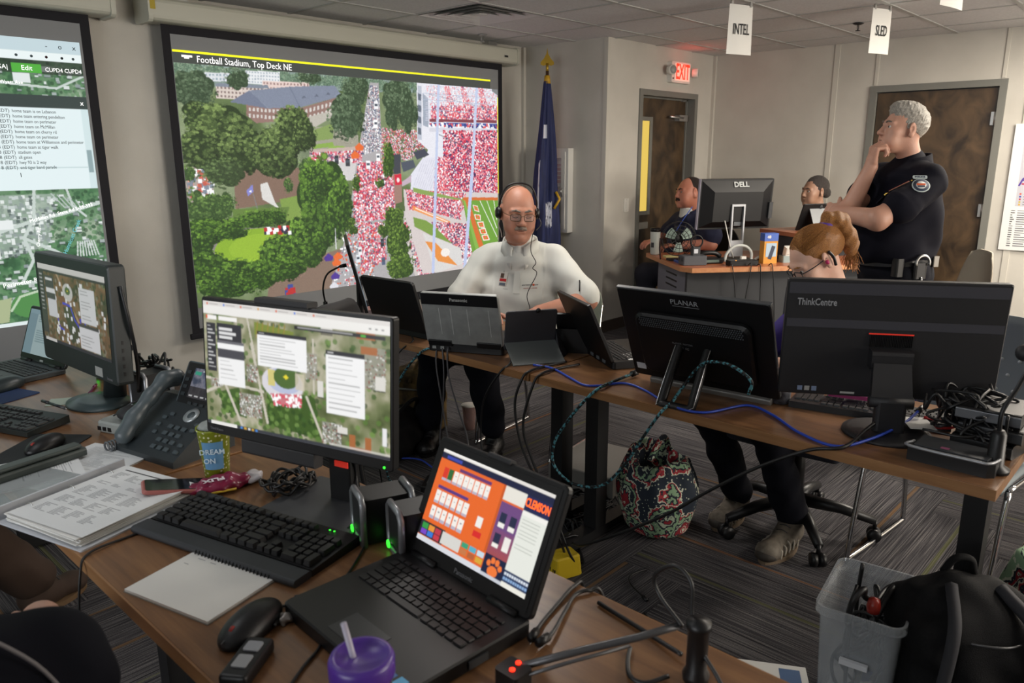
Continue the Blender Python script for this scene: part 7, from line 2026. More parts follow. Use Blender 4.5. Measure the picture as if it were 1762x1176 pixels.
MB().tube(smooth_path([(.1, .08, .3), (.08, .1, .2), (.06, .12, .1), (.02, .1, .02)], 6), .004, 6).build('white_lead', M_white_plastic, t)

p_ = onDK(.09, .42)
t = empty('desk_fan', 'small black desk fan with pale blades on the back desk', 'fan', (p_.x, p_.y, TZ), R(-40))
MB().rbox(-.075, .075, -.05, .05, 0, .015, r=.02).build('base', M_blk, t)
MB().tube(smooth_path([(-.13, .0, .01), (-.14, 0, .1), (-.138, 0, .17)], 6), .006, 8).build('support_arm', mat('black and red arm', '#2a1416', rough=.4), t)
mb = MB()
for r_, y in ((.13, 0), (.13, -.03), (.1, -.045), (.07, -.05), (.04, -.052)):
	mb.tube([(r_ * math.cos(q), y, .165 + r_ * math.sin(q)) for q in np.linspace(0, 2 * PI, 32)[:-1]], .0028, 6, closed=True)
for k in range(16):
	q = 2 * PI * k / 16
	mb.tube([(.03 * math.cos(q), -.052, .165 + .03 * math.sin(q)), (.1 * math.cos(q), -.045, .165 + .1 * math.sin(q)), (.13 * math.cos(q), -.03, .165 + .13 * math.sin(q)), (.13 * math.cos(q), 0, .165 + .13 * math.sin(q))], .0018, 5)
cg = mb.build('cage', M_blk, t)
for k in range(3):
	q0 = 2 * PI * k / 3 + .5
	vs_, fs = [], []
	for j in range(7):
		for i in range(6):
			q = q0 + (i / 5 - .5) * 1.1 * (1 - .25 * j / 6); r_ = .03 + .075 * j / 6
			vs_.append((r_ * math.cos(q), -.022 + .016 * (i / 5 - .5), .165 + r_ * math.sin(q)))
	for j in range(6):
		for i in range(5): fs.append((j * 6 + i, j * 6 + i + 1, (j + 1) * 6 + i + 1, (j + 1) * 6 + i))
	MB().add(vs_, fs, True).build('blade', mat('pale green blade', '#8fa096', rough=.4), t)
MB().lathe([(.001, 0), (.05, .0), (.052, .03), (.03, .06), (.001, .062)], 20, M=T(0, .0, .165, rx=-PI / 2)).build('motor', M_blk, t)
p_ = onDK(.03, .78)
t = empty('travel_mug', 'white travel mug with black lid at the desk corner', 'mug', (p_.x, p_.y, TZ))
MB().lathe([(.032, 0), (.036, .01), (.041, .185), (.038, .19), (.001, .19)], 24).build('mug_wall', mat('white printed mug', '#b9bdb6', rough=.35), t)
MB().lathe([(.042, .185), (.043, .2), (.04, .215), (.001, .216)], 24).build('lid', M_blk, t)
MB().box(-.0415, -.036, -.012, .012, .06, .1).build('printed_mark', mat('dark print', '#3a3a3e'), t)
p_ = onDK(.12, .17)
t = empty('card_printer', 'dark grey boxy device with a black mast in front of the fan', 'device', (p_.x, p_.y, TZ), rzD)
MB().rbox(-.09, .09, -.055, .055, 0, .07, r=.01, cham=.004).build('body', mat('grey device plastic', '#4a4d52', rough=.5), t)
for k in (-1, 1): MB().box(-.092, -.089, k * .025 - .006, k * .025 + .006, .03, .055).build('latch', M_blk, t)
MB().rbox(-.01, .05, -.02, .03, .07, .13, r=.006).build('mast', M_dgrey, t)
MB().box(.0, .03, -.021, -.0195, .085, .115).build('small_label', mat('white label', '#cfd2d8'), t)
MB().tube([(.02 + .045 * math.cos(q), -.01, .17 + .045 * math.sin(q)) for q in np.linspace(0, 2 * PI, 22)[:-1]], .006, 8, closed=True).build('lens_ring', M_blk, t)
tag(MB().rbox(-.06, .06, -.008, .008, 0, .014, r=.004).build('blue_marker', mat('blue plastic', '#2d4a8a', rough=.4), None, (*onDK(.05, .3), TZ), (0, 0, rzD + PI / 2)), 'blue marker lying by the dark grey device', 'marker')
tag(MB().rbox(-.05, .05, -.04, .04, 0, .012, r=.004).build('sticky_pad', mat('yellow note paper', '#b9b27a', rough=.8), None, (*onDK(.1, .6), TZ), (0, 0, rzD)), 'yellow sticky note pad under the desk fan', 'note pad')
p_ = onDK(.33, .16)
t = empty('desk_phone', 'black desk phone lying behind the white looped cable', 'telephone', (p_.x, p_.y + .1, TZ), rzD)
MB().rbox(-.1, .1, -.06, .08, 0, .04, r=.02, cham=.008).build('body', M_blk, t); MB().tube(smooth_path([(-.09, .0, .05), (-.04, -.01, .075), (.04, -.01, .075), (.09, 0, .05)], 6), .017, 10).build('handset', M_blk, t)
MB().box(-.06, .06, -.061, -.059, .012, .03).build('front_plate', mat('front plate', '#5f7068', rough=.3), t)
p_ = onDK(.46, .08)
t = empty('power_strip', 'flat black power supply at the front edge of the back desk', 'power adapter', (p_.x, p_.y, TZ), rzD)
MB().rbox(-.11, .11, -.04, .04, 0, .04, r=.008, cham=.004).build('body', M_blk, t)
MB().lathe([(.001, .001), (.004, .001), (.004, 0)], 8, M=T(-.06, -.03, .04)).build('amber_led', M_led_o, t)
p_ = onDK(.50, .2)
t = empty('white_cable_loop', 'thick white cable arched in a loop on the back desk', 'cable', (p_.x, p_.y, TZ), rzD)
MB().tube(smooth_path([(-.12, 0, .012), (-.11, 0, .07), (-.05, 0, .125), (.03, 0, .125), (.08, 0, .08), (.09, 0, .012), (.16, .02, .04), (.3, .04, .05)], 8), .0105, 10).build('cable_jacket', mat('white cable', '#b9bcb8', rough=.5), t)
MB().rbox(.0, .04, -.015, .015, .02, .05, r=.004).build('plug', M_white_plastic, t)
p_ = onDK(.70, .17)
t = empty('product_box', 'orange and blue product carton standing on the back desk', 'box', (p_.x, p_.y, TZ), rzD + .1)
MB().box(-.055, .055, -.03, .03, 0, .2).build('carton', mat('orange carton', '#c98a2a', rough=.5), t)
MB().box(-.056, .056, -.031, .031, .165, .222).build('blue_top', mat('blue carton', '#3f5fb0', rough=.5), t)
MB().box(-.04, .045, -.0316, -.0306, .05, .15).build('picture_panel', mat('pale blue print', '#9fb6c8', rough=.5), t)
MB().box(-.03, .0, -.032, -.031, .02, .12, M=T(0, 0, .01, ry=.3)).build('pen_picture', mat('dark blue print', '#2a3448'), t)
text('carton_lettering', '48', .03, M_paper, t, (-.02, -.0325, .195), bold=.001)
p_ = onDK(.86, .2)
t = empty('label_maker', 'small white and grey gadget beside the orange carton', 'gadget', (p_.x, p_.y, TZ), rzD)
MB().rbox(-.045, .045, -.04, .04, 0, .05, r=.008).build('body', mat('grey blue plastic', '#8a9a9a', rough=.5), t); MB().rbox(-.03, .04, -.02, .03, .05, .12, r=.008, M=T(0, 0, 0, rx=.3)).build('top_part', M_white_plastic, t)
MB().box(-.02, .0, -.04, -.02, .06, .1).build('dark_clip', M_blk, t)
# things on the raised counter
cs, sn_ = math.cos(math.atan2(e1.y, e1.x) + .22), math.sin(math.atan2(e1.y, e1.x) + .22)
def onSH(a, b): return (SH[0] + cs * a - sn_ * b, SH[1] + sn_ * a + cs * b)
q = onSH(.30, .16)
t = empty('propped_tablet', 'dark tablet seen from behind on its grey kickstand on the counter', 'tablet', (q[0], q[1], .955), math.atan2(sn_, cs) + PI)
pnl = MB().rbox(-.165, .165, 0, .011, 0, .215, r=.008, axis='y', cham=.002).build('tablet_body', M_blk, t, (0, -.02, .004), (-R(20), 0, 0))
MB().box(-.155, .155, -.0015, 0, .01, .205).build('display', glow('display glow', '#9fb6c8', .35), pnl)
MB().add([(-.1, .05, .17), (.1, .05, .17), (.1, .05, .15), (-.1, .05, .15), (-.11, .14, .004), (.11, .14, .004), (.11, .137, 0), (-.11, .137, 0)], [(3, 2, 1, 0), (0, 1, 5, 4), (4, 5, 6, 7), (7, 6, 2, 3), (1, 2, 6, 5), (3, 0, 4, 7)]).build('kickstand', mat('grey kickstand', '#6b6e70', rough=.4, metal=.3), t)
MB().lathe([(.001, .004), (.014, .004), (.016, 0)], 14, M=T(0, .011, .19, rx=-PI / 2)).build('rear_camera', M_dgrey, pnl)
q = onSH(.60, .12)
t = empty('blue_lid_tumbler', 'clear tumbler with blue lid and orange logo on the counter', 'tumbler', (q[0], q[1], .955))
MB().lathe([(.032, 0), (.036, .005), (.045, .15), (.043, .155), (.001, .15)], 24).build('cup_wall', mat('milky acrylic', '#b9bcbc', rough=.15, alpha=.85), t)
MB().lathe([(.047, .15), (.048, .178), (.044, .185), (.001, .186)], 24).build('lid', mat('blue plastic', '#2d4a8a', rough=.4), t)
MB().lathe([(.001, .002), (.03, .002), (.03, 0)], 20, M=T(-.03, -.03, .08, rx=PI / 2, rz=R(-45))).build('round_logo', mat('orange badge', '#b8803a'), t)
q = onSH(.79, .1)
t = empty('desk_calendar', 'white folded paper card with orange top on the counter', 'card', (q[0], q[1], .955), math.atan2(sn_, cs) - .2)
MB().add([(-.09, -.05, 0), (.09, -.05, 0), (.09, 0, .15), (-.09, 0, .15), (-.09, .05, 0), (.09, .05, 0)], [(0, 1, 2, 3), (5, 4, 3, 2), (0, 3, 4), (1, 5, 2), (0, 4, 5, 1)]).build('card', M_paper, t)
MB().add([(-.09, -.009, .13), (.09, -.009, .13), (.09, -.001, .152), (-.09, -.001, .152)], [(0, 1, 2, 3)]).build('orange_band', mat('orange badge', '#b8803a'), t)
MB().box(-.03, -.01, -.036, -.0335, .045, .075).build('blue_mark', mat('dark blue print', '#2a3448'), t)
# ================================================================== PEOPLE
def skin(name, c0, c1):
	return mat(name, c0, rough=.5, noise=(9, c1), bump=(220, .08), sss=.12)
M_skin_m = skin('ruddy skin', '#a8745e', '#b5806a')
M_skin_o = skin('fair weathered skin', '#b58672', '#c0937e')
M_skin_r = skin('pale skin', '#c79a86', '#d0a690')
M_skin_b = skin('olive skin', '#a07a64', '#aa8670')
def hair_mat(name, c0, c1, st=(40, 40, 6)):
	return mat(name, c0, rough=.45, noise=(7, c1), bump=(16, .8), stretch=st)
M_hair_w = hair_mat('white hair', '#8d877e', '#cfcac0', (60, 20, 40))
M_hair_g = hair_mat('grey stubble hair', '#6a6058', '#8f857a', (60, 60, 20))
M_hair_r = hair_mat('copper red hair', '#7f4a1c', '#c98a46', (14, 60, 60))
M_hair_d = hair_mat('dark grey hair', '#2a2626', '#57504c', (50, 50, 12))
M_hair_k = hair_mat('dark brown hair', '#1c1512', '#2f231c')
M_eye = mat('eye white', '#c9c2ba', rough=.2)
M_iris = mat('iris', '#33261c', rough=.15)
M_lip = mat('lip', '#8a5248', rough=.45)
M_mouth = mat('mouth line', '#4a2620', rough=.6)

def rotm(yaw=0, pitch=0, roll=0):
	"""yaw>0 turns to the person's left, pitch>0 looks down, roll>0 tilts to the person's left"""
	return np.array((Matrix.Rotation(yaw, 3, 'Z') @ Matrix.Rotation(pitch, 3, 'X') @ Matrix.Rotation(roll, 3, 'Y')), float)

class Head:
	"""head with its own frame: origin between the ears at eye height, facing -Y, left ear at +X"""
	def __init__(s, c, Rm, k=1.0):
		s.c = np.array(c, float); s.R = Rm; s.k = k
	def __call__(s, x, y, z): return tuple(s.c + s.R @ np.array((x, y, z)) * s.k)
	def put(s, S0, S): S.xform(s.R, s.c, s.k, S0); return S
	def euler(s): return Matrix(s.R.tolist()).to_euler()

def add_head(S, hd, fat=0.0, nose=1.0, closed=False, female=False):
	n0 = len(S.p)
	w = 1.0 + fat
	S.ell((0, .018, .038), (.074, .094, .084), k=.01)
	S.ell((0, -.03, -.028), (.062 * w, .062, .084), k=.045)
	S.ell((0, -.042, -.082), (.047 * w * (.88 if female else 1), .042, .036), k=.03)
	S.ell((0, -.079, -.104), (.021, .015, .016), k=.022)
	for q in (-1, 1):
		S.ell((q * .043, -.058, -.022), (.022 * w, .02, .018), k=.028)
		S.ell((q * .036 * w, -.06, -.06), (.022 * w, .022, .026), k=.03)
		S.limb((q * .012, -.085, .024), (q * .046, -.074, .02), .009, .008, .016)
		S.ell((q * .031, -.098, .002), (.0165, .016, .0105), k=.012, op='-')
		S.ell((q * .031, -.0735, .0125 if not closed else .004), (.0165, .0125, .0062 if not closed else .0125), k=.003)
		S.ell((q * .031, -.0725, -.0115), (.016, .012, .0055), k=.003)
		S.ell((q * .0125 * nose, -.095, -.037), (.0085, .010, .0075), k=.007)
		S.ell((q * .079, .014, .004), (.0085, .021, .033), (0.25, 0, q * .35), k=.008)
		S.ell((q * .08, .012, -.026), (.007, .012, .012), k=.008)
		S.ell((q * .0875, .007, .002), (.006, .009, .015), k=.006, op='-')
	S.limb((0, -.085, .016), (0, -.103 * nose, -.029), .0085, .011, .012)
	S.ell((0, -.1045 * nose, -.0335), (.0125, .0115, .0105), k=.008)
	S.limb((-.02, -.087, -.064), (0, -.0935, -.0615), .005, .0062, .008); S.limb((0, -.0935, -.0615), (.02, -.087, -.064), .0062, .005, .008)
	S.limb((-.016, -.087, -.0745), (.016, -.087, -.0745), .0062, .0062, .008)
	S.limb((-.023, -.0965, -.0685), (.023, -.0965, -.0685), .0024, .0024, .004, '-')
	hd.put(n0, S)
	return S

def eyes(hd, parent, look=0.0, openness=1.0):
	for q in (-1, 1):
		e = MB().sphere((0, 0, 0), .0122 * hd.k, 14, 10).build('eye', M_eye, parent, hd(q * .031, -.0735, .0012))
		d = np.array((look, -1, 0), float); d /= np.linalg.norm(d)
		i = Vector(hd.R @ d) * .0092 * hd.k
		MB().sphere(tuple(i), .0060 * hd.k, 10, 8).build('iris', M_iris, e)

def tube_on(hd, pts, r, name, m, parent, seg=6, n=5, closed=False):
	P = [hd(*p) for p in pts]
	if len(P) > 2 and n > 1 and not closed: P = smooth_path(P, n)
	return MB().tube(P, r * hd.k, seg, closed=closed).build(name, m, parent)

def brows(hd, parent, m, th=.0042, drop=0.0):
	for q in (-1, 1):
		S = Solid().limb((q * .014, -.0945, .0225), (q * .032, -.0915, .0275), th, th * 1.05, .004).limb((q * .032, -.0915, .0275), (q * .05, -.078, .0215), th, th * .6, .004)
		hd.put(0, S); S.build('eyebrow', m, parent, .0022, crumple(.001, 300, 700, 1))
def mouth(hd, parent):
	tube_on(hd, [(-.023, -.0895, -.0695), (0, -.0952, -.0683), (.023, -.0895, -.0695)], .0014, 'mouth_line', M_mouth, parent)
def moustache(hd, parent, m, th=.0075):
	S = Solid()
	for q in (-1, 1): S.limb((0, -.1, -.053), (q * .02, -.093, -.057), th, th * .9, .006).limb((q * .02, -.093, -.057), (q * .031, -.083, -.068), th * .9, th * .4, .006)
	hd.put(0, S); S.build('moustache', m, parent, .0025, crumple(.0012, 260, 600, 2))

def add_hand(S, wrist, d, palm, thumb, sc=1.0, curl=(.4, .5, .4), spread=.06, thumb_curl=.4):
	"""d = along the hand, palm = direction the palm faces, thumb = side of the thumb"""
	d = np.array(d, float); d /= np.linalg.norm(d)
	palm = np.array(palm, float); palm -= d * (palm @ d); palm /= np.linalg.norm(palm)
	th = np.cross(palm, d); th = th if th @ np.array(thumb, float) > 0 else -th
	w = np.array(wrist, float)
	def at(a, b, c): return w + (d * a + th * b + palm * c) * sc
	S.limb(at(0, 0, 0), at(.035, .004, 0), .024 * sc, .026 * sc, .015)
	for b in (-.03, -.01, .01, .028): S.limb(at(.03, b * .7, 0), at(.085, b, -.002), .014 * sc, .0115 * sc, .012)
	S.limb(at(.02, .02, .006), at(.05, .03, .008), .018 * sc, .014 * sc, .012)
	for i, b in enumerate((-.031, -.0105, .0105, .03)):
		L = (.034, .041, .043, .038)[i]; p = at(.088, b, 0); a = 0
		sp = -b * -spread * 10
		for j in range(3):
			a += curl[j] * (1 + .12 * (1.5 - i))
			v = d * math.cos(a) + palm * math.sin(a) + th * (b * spread * 30 * math.cos(a) * .1)
			q = p + v * L * (1, .66, .52)[j] * sc
			S.limb(p, q, (.0096, .0088, .008)[j] * sc, (.0088, .008, .0066)[j] * sc, .003)
			p = q
	p = at(.028, .03, .006); v = d * .62 + th * .72 + palm * .22
	for j in range(2):
		q = p + v / np.linalg.norm(v) * (.042, .032)[j] * sc
		S.limb(p, q, (.0125, .0105)[j] * sc, (.0105, .008)[j] * sc, .006)
		p = q; v = v * (1 - thumb_curl) + (d * .8 + palm * .5) * thumb_curl
	return S

def stick(o, p):
	"""nearest surface point of a part, with an Euler that lays a -Y facing patch on it"""
	me = o.data
	co = np.empty(len(me.vertices) * 3, np.float32); me.vertices.foreach_get('co', co); co = co.reshape(-1, 3)
	i = int(np.argmin(((co - np.array(p)) ** 2).sum(1)))
	near = np.argsort(((co - co[i]) ** 2).sum(1))[:60]
	nr = np.array([me.vertices[int(j)].normal[:] for j in near]).mean(0); nr /= np.linalg.norm(nr)
	n = Vector(nr); y = -n; z = Vector((0, 0, 1)); z = (z - y * z.dot(y)).normalized(); x = y.cross(z)
	M = Matrix((x, y, z)).transposed()
	return Vector(co[i]) + n * .003, M.to_euler(), M

class Person:
	def __init__(s, label, base, rz):
		s.base = base; s.rz = rz
		s.o = empty('person', label, 'person', (*base, 0), rz)
	def L(s, u, v, z):
		dx, dy = u - s.base[0], v - s.base[1]; c, n = math.cos(s.rz), math.sin(s.rz)
		return (dx * c + dy * n, -dx * n + dy * c, z)

def boot(parent, toe, heel, ankle_top, m, name='boot', sole=None):
	toe, heel, at = np.array(toe, float), np.array(heel, float), np.array(ankle_top, float)
	d = toe - heel; d[2] = 0; L = np.linalg.norm(d); d /= L; sd = np.array((-d[1], d[0], 0))
	S = Solid()
	S.limb(heel + d * .045 + (0, 0, .05), heel + d * .1 + (0, 0, .05), .042, .042, .02)
	S.limb(heel + d * .1 + (0, 0, .045), toe - d * .05 + (0, 0, .038), .042, .036, .03).ell(toe - d * .05 + (0, 0, .038), (.05, .05, .034), k=.02)
	S.limb(heel + d * .06 + (0, 0, .07), at, .045, .05, .03)
	o = S.build(name, m, parent, .006, clip=lambda p: p[:, 2] > .012)
	pts = []
	for k in range(24):
		a = 2 * PI * k / 24
		f = .5 + .5 * math.cos(a)
		pts.append(heel + d * (L * f) + sd * (.043 + .008 * math.sin(f * PI)) * math.sin(a) * (.85 + .3 * math.sin(f * 2.4)))
	MB().prism([(p[0], p[1]) for p in pts], .0, .018).build('sole', sole or M_blk, o)
	for k in range(4):
		c = heel + d * (.11 + .025 * k) + (0, 0, .095 - .012 * k)
		MB().tube([c - sd * .022, c + (0, 0, .006), c + sd * .022], .0028, 6).build('lace', mat('lace', '#2a2a2c', rough=.7), o)
	return o

def collar(parent, m, c, rc, lean=.035, a0=.32, h=.042, tip=.045, n=36):
	"""turned-down collar band open at the front"""
	vs_, fs = [], []
	for i in range(n + 1):
		a = a0 + (2 * PI - 2 * a0) * i / n
		f = min(a, 2 * PI - a)
		dz = -lean * (1 + math.cos(a)) / 2 - .02 * math.exp(-((f - a0) / .3) ** 2)
		tp = tip * math.exp(-((f - a0) / .38) ** 2)
		rows_ = [(rc - .004, -.018), (rc, .012), (rc + .006, .014), (rc + .02 + tp * .12, -h - tp), (rc + .017 + tp * .12, -h - tp - .001), (rc + .004, .004)]
		for (r_, z) in rows_:
			vs_.append((c[0] + r_ * math.sin(a), c[1] - r_ * math.cos(a), c[2] + dz + z))
	k = 6
	for i in range(n):
		for j in range(k):
			l = (j + 1) % k
			fs.append((i * k + j, (i + 1) * k + j, (i + 1) * k + l, i * k + l))
	fs.append(tuple(range(k))); fs.append(tuple(n * k + j for j in range(k))[::-1])
	return MB().add(vs_, fs, True).build('collar', m, parent)

M_navy_tr = mat('navy uniform trousers', '#11121a', rough=.85, bump=(500, .2), spec=.15)
# ---------------------------------------------------------------- man with headset, seated, white polo
P1 = Person('seated person in a white polo shirt wearing a black headset', (3.0, 2.72), R(-55)); r = P1.o
hd = Head((.0, -.125, 1.242), rotm(R(20), R(8), R(3)), 1.07)
S = Solid(); add_head(S, hd, fat=.16, closed=True)
S.limb(hd(0, .03, -.05), (0, -.03, 1.05), .064, .062, .04).ell(hd(0, -.03, -.115), (.06, .05, .03), k=.03)
S.limb((0, .02, 1.0), (0, .02, .75), .06, .1, .03)
for q, el, wr in ((1, (.36, -.13, .80), (.13, -.34, .775)), (-1, (-.31, -.125, .78), (-.12, -.35, .775))):
	S.limb((q * .2, .0, .985), el, .06, .052, .04); S.limb(el, wr, .052, .032, .02)
	add_hand(S, wr, (-q * .35, -.9, -.02), (0, 0, -1), (-q, -.2, 0), 1.05, (.2, .3, .3))
S.build('body', M_skin_m, r, .0032)
S = Solid()
S.ell((0, .03, .93), (.205, .12, .14), k=.06).ell((0, -.02, .74), (.215, .17, .2), k=.09).ell((0, -.05, .6), (.2, .18, .14), k=.08)
S.limb((-.17, .01, .995), (.17, .01, .995), .058, .058, .05).limb((0, .0, 1.0), (0, -.03, 1.06), .1, .079, .04).ell((0, -.05, .99), (.12, .09, .06), k=.04)
for q, el in ((1, (.325, -.105, .835)), (-1, (-.285, -.10, .82))):
	S.limb((q * .05, .0, 1.045), (q * .17, .01, 1.0), .035, .055, .04)
	S.limb((q * .195, .0, .975), el, .07, .078, .05)
	S.limb(el, tuple(np.array(el) + np.array((q * .012, -.008, -.015))), .08, .082, .008)
def folds(p):
	x, y, z = p[:, 0], p[:, 1], p[:, 2]
	return .0045 * (np.sin(34 * x + 9 * np.sin(6 * z)) * np.exp(-((z - .72) / .16) ** 2) + .9 * np.sin(30 * (z + .8 * np.abs(x)) + 5 * np.sin(11 * x)) * (np.abs(x) > .13) + .5 * np.sin(60 * z + 20 * x))
M_polo = mat('white polo cotton', '#cbccc6', rough=.85, bump=(600, .25))
shirt = S.build('polo_shirt', M_polo, r, .006, folds)
collar(r, M_polo, (0, -.035, 1.105), .084, h=.045, tip=.055)
S = Solid().limb((0, -.085, 1.045), (0, -.105, 1.0), .036, .026, .02); S.build('undershirt', mat('white tee', '#c3c4bf', rough=.85), r, .005)
a, e, M3 = stick(shirt, (.0, -.2, .93))
MB().rbox(-.017, .017, -.004, .001, -.075, .085, r=.004, axis='y').build('placket', M_polo, r, a, e)
a, e, M3 = stick(shirt, (.085, -.2, .9))
text('chest_lettering', 'CLEMSON', .019, mat('navy stitching', '#1c2030'), r, a, e, bold=.0005)
text('chest_lettering', 'FIRE & EMS', .015, mat('red stitching', '#a8341c'), r, a + M3 @ Vector((0, 0, -.017)), e, bold=.0005)
MB().lathe([(.001, .001), (.006, .001), (.006, 0)], 12, M=T(0, -.001, 0, rx=PI / 2)).build('orange_dot', mat('orange stitching', '#d8562a'), r, a + M3 @ Vector((.018, -.001, .0)), e)
a, e, M3 = stick(shirt, (-.115, -.2, .935))
b = MB().rbox(-.022, .022, -.004, 0, -.045, .03, r=.004, axis='y').build('id_badge', mat('badge card', '#c9c4bc', rough=.35), r, a, e)
MB().box(-.02, .02, -.005, -.004, -.018, -.004).build('red_band', mat('badge red', '#b01c1c'), b); MB().box(-.018, .002, -.005, -.004, .0, .024).build('photo', mat('badge photo', '#4a3428'), b); MB().box(-.018, .018, -.005, -.004, -.04, -.026).build('barcode', mat('badge blue grey', '#5a6270'), b)
MB().tube([(-.004, -.002, .03), (.002, -.004, .075)], .003, 6).build('badge_clip', M_steel, b)
text('chest_lettering', 'Captain', .012, mat('navy stitching', '#1c2030'), r, a + M3 @ Vector((.02, -.002, -.056)), e)
a, e, M3 = stick(shirt, (.3, -.2, .9))
MB().tube([(0, 0, .03), (.012, -.001, -.03)], .0035, 6).build('sleeve_pen', M_blk, r, a, e)
# hair fringe, face, glasses, headset
S = Solid().ell((0, .024, .03), (.0785, .094, .08), k=.005).ell((0, -.035, .10), (.12, .11, .088), k=.008, op='-').ell((0, -.11, -.02), (.12, .088, .12), k=.008, op='-').box((0, .02, -.1), (.12, .15, .055), None, .005, .008, '-')
hd.put(0, S); S.build('hair_fringe', M_hair_g, r, .004, crumple(.0012, 200, 420, 3))
brows(hd, r, M_hair_g, .0045); mouth(hd, r); moustache(hd, r, mat('grey moustache', '#6a5a4c', rough=.7, noise=(30, '#8f8074')), .0085)
for q in (-1, 1): tube_on(hd, [(q * .018, -.0865, -.004), (q * .031, -.0895, -.0075), (q * .045, -.083, -.004)], .0013, 'lash_line', M_mouth, r)
M_wire = mat('gold wire frame', '#5a4a38', rough=.3, metal=.7)
def glasses(hd, parent, m, w=.024, h=.0165, y=-.104, z=-.004, r_=.0014, rect=False):
	g = None
	for q in (-1, 1):
		pts = []
		for k in range(20):
			a = 2 * PI * k / 20; ca, sa = math.cos(a), math.sin(a)
			ex = .55
			pts.append((q * .032 + w * abs(ca) ** ex * (1 if ca > 0 else -1), y + .006 * (abs(q * .032 + w * ca) / .05) ** 2, z + h * abs(sa) ** ex * (1 if sa > 0 else -1)))
		o = tube_on(hd, pts, r_, 'glasses_rim', m, parent, closed=True)
		le = MB().add([hd(*p) for p in pts], [tuple(range(20))], True).build('glasses_lens', mat('spectacle lens', '#9aa4a8', rough=.05, alpha=.16), parent)
		tube_on(hd, [(q * .056, y + .008, z + .006), (q * .078, -.05, z + .01), (q * .082, .012, z + .014)], r_, 'glasses_temple', m, parent)
	tube_on(hd, [(-.009, y, z + .004), (0, y - .003, z + .007), (.009, y, z + .004)], r_, 'glasses_bridge', m, parent)
glasses(hd, r, M_wire)
tube_on(hd, [(-.086, .012, .0), (-.09, .01, .05), (-.06, .01, .118), (0, .01, .137), (.06, .01, .118), (.09, .01, .05), (.086, .012, 0)], .0045, 'headset_band', M_blk, r, n=6)
for q in (-1, 1):
	M4 = Matrix.LocRotScale(hd(q * .085, .008, -.004), hd.euler(), (1, 1, 1))
	c = MB().lathe([(.001, .022), (.02, .022), (.029, .015), (.031, 0), (.027, -.004)], 20, M=M4 @ T(ry=q * PI / 2)).build('headset_cup', M_blk, r)
tube_on(hd, [(.098, -.004, -.012), (.105, -.05, -.04), (.07, -.1, -.062)], .0028, 'headset_boom', M_blk, r)
tube_on(hd, [(-.084, .004, -.035), (-.088, .006, -.06), (-.07, .02, -.1), (-.06, .04, -.13)], .0032, 'clear_earpiece_tube', mat('clear tube', '#c9c4bc', rough=.15, alpha=.6), r)
MB().tube(smooth_path([hd(.075, -.03, -.075), (.075, -.2, 1.06), (.1, -.195, 1.0), (.085, -.2, .97), (.105, -.2, .94), (.06, -.225, .84), (.075, -.235, .76), (.045, -.24, .68), (.01, -.25, .62)], 7), .0022, 6).build('headset_cord', M_cable, r)
# trousers and boots
S = Solid().ell((0, .0, .53), (.2, .17, .12), k=.06)
kR, kL = P1.L(2.56, 2.93, .53), P1.L(2.60, 2.63, .53)
aR, aL = P1.L(2.52, 2.945, .17), P1.L(2.66, 2.615, .17)
S.limb((-.11, -.02, .53), kR, .105, .082, .06).limb(kR, aR, .08, .07, .04).limb((.11, -.04, .53), kL, .105, .082, .06).limb(kL, aL, .08, .07, .04)
S.build('trousers', M_navy_tr, r, .009, crumple(.004, 22, 50, 11))
M_boot = mat('black leather boot', '#121213', rough=.4, bump=(90, .3))
boot(r, P1.L(2.40, 2.86, 0), P1.L(2.60, 2.985, 0), P1.L(2.535, 2.945, .22), M_boot)
boot(r, P1.L(2.55, 2.565, 0), P1.L(2.745, 2.65, 0), P1.L(2.675, 2.617, .22), M_boot)

# ---------------------------------------------------------------- officer standing, arms folded, hand at chin
P2 = Person('person in dark navy police uniform standing with hand at chin', (4.02, 1.175), R(-128.5)); r = P2.o
hd = Head((.0, -.035, 1.634), rotm(R(-8), R(-10), 0), .93)
S = Solid(); add_head(S, hd, nose=1.04)
S.limb(hd(0, .035, -.05), (0, .04, 1.44), .052, .056, .03)
S.limb((0, .03, 1.42), (0, .03, 1.15), .06, .09, .03)
elL, elR = (.20, -.245, 1.235), (-.03, -.245, 1.265)
wrL, wrR = (-.03, -.30, 1.25), (.0, -.175, 1.462)
S.limb((.175, .015, 1.385), elL, .044, .050, .03).limb(elL, wrL, .050, .033, .02)
S.limb((-.17, -.0, 1.385), elR, .044, .046, .03).limb(elR, wrR, .047, .030, .02)
add_hand(S, wrL, (-1, -.1, .1), (0, .6, -.3), (0, 0, 1), 1.0, (.6, .7, .5))
add_hand(S, wrR, (.12, .05, 1), (.2, 1, .1), (-.2, -.1, 1), 1.02, (1.15, 1.1, .6), thumb_curl=.6)
S.build('body', M_skin_o, r, .0032)
S = Solid()
S.ell((0, .02, 1.33), (.185, .125, .16), k=.06).ell((0, -.035, 1.14), (.195, .195, .155), k=.08).ell((0, -.015, 1.06), (.19, .18, .08), k=.05)
S.limb((-.16, .02, 1.415), (.16, .02, 1.415), .055, .055, .05).limb((0, .03, 1.42), (0, .03, 1.475), .1, .074, .04).ell((0, -.02, 1.42), (.115, .1, .055), k=.04)
for q in (-1, 1): S.limb((q * .05, .035, 1.455), (q * .17, .025, 1.42), .033, .05, .04)
S.ell((0, .085, 1.2), (.165, .085, .2), k=.06)
S.limb((.185, .02, 1.395), (.205, -.13, 1.30), .063, .077, .02).limb((.205, -.13, 1.30), (.206, -.14, 1.293), .081, .083, .006).limb((-.185, 0, 1.41), (-.115, -.13, 1.33), .07, .074, .02)
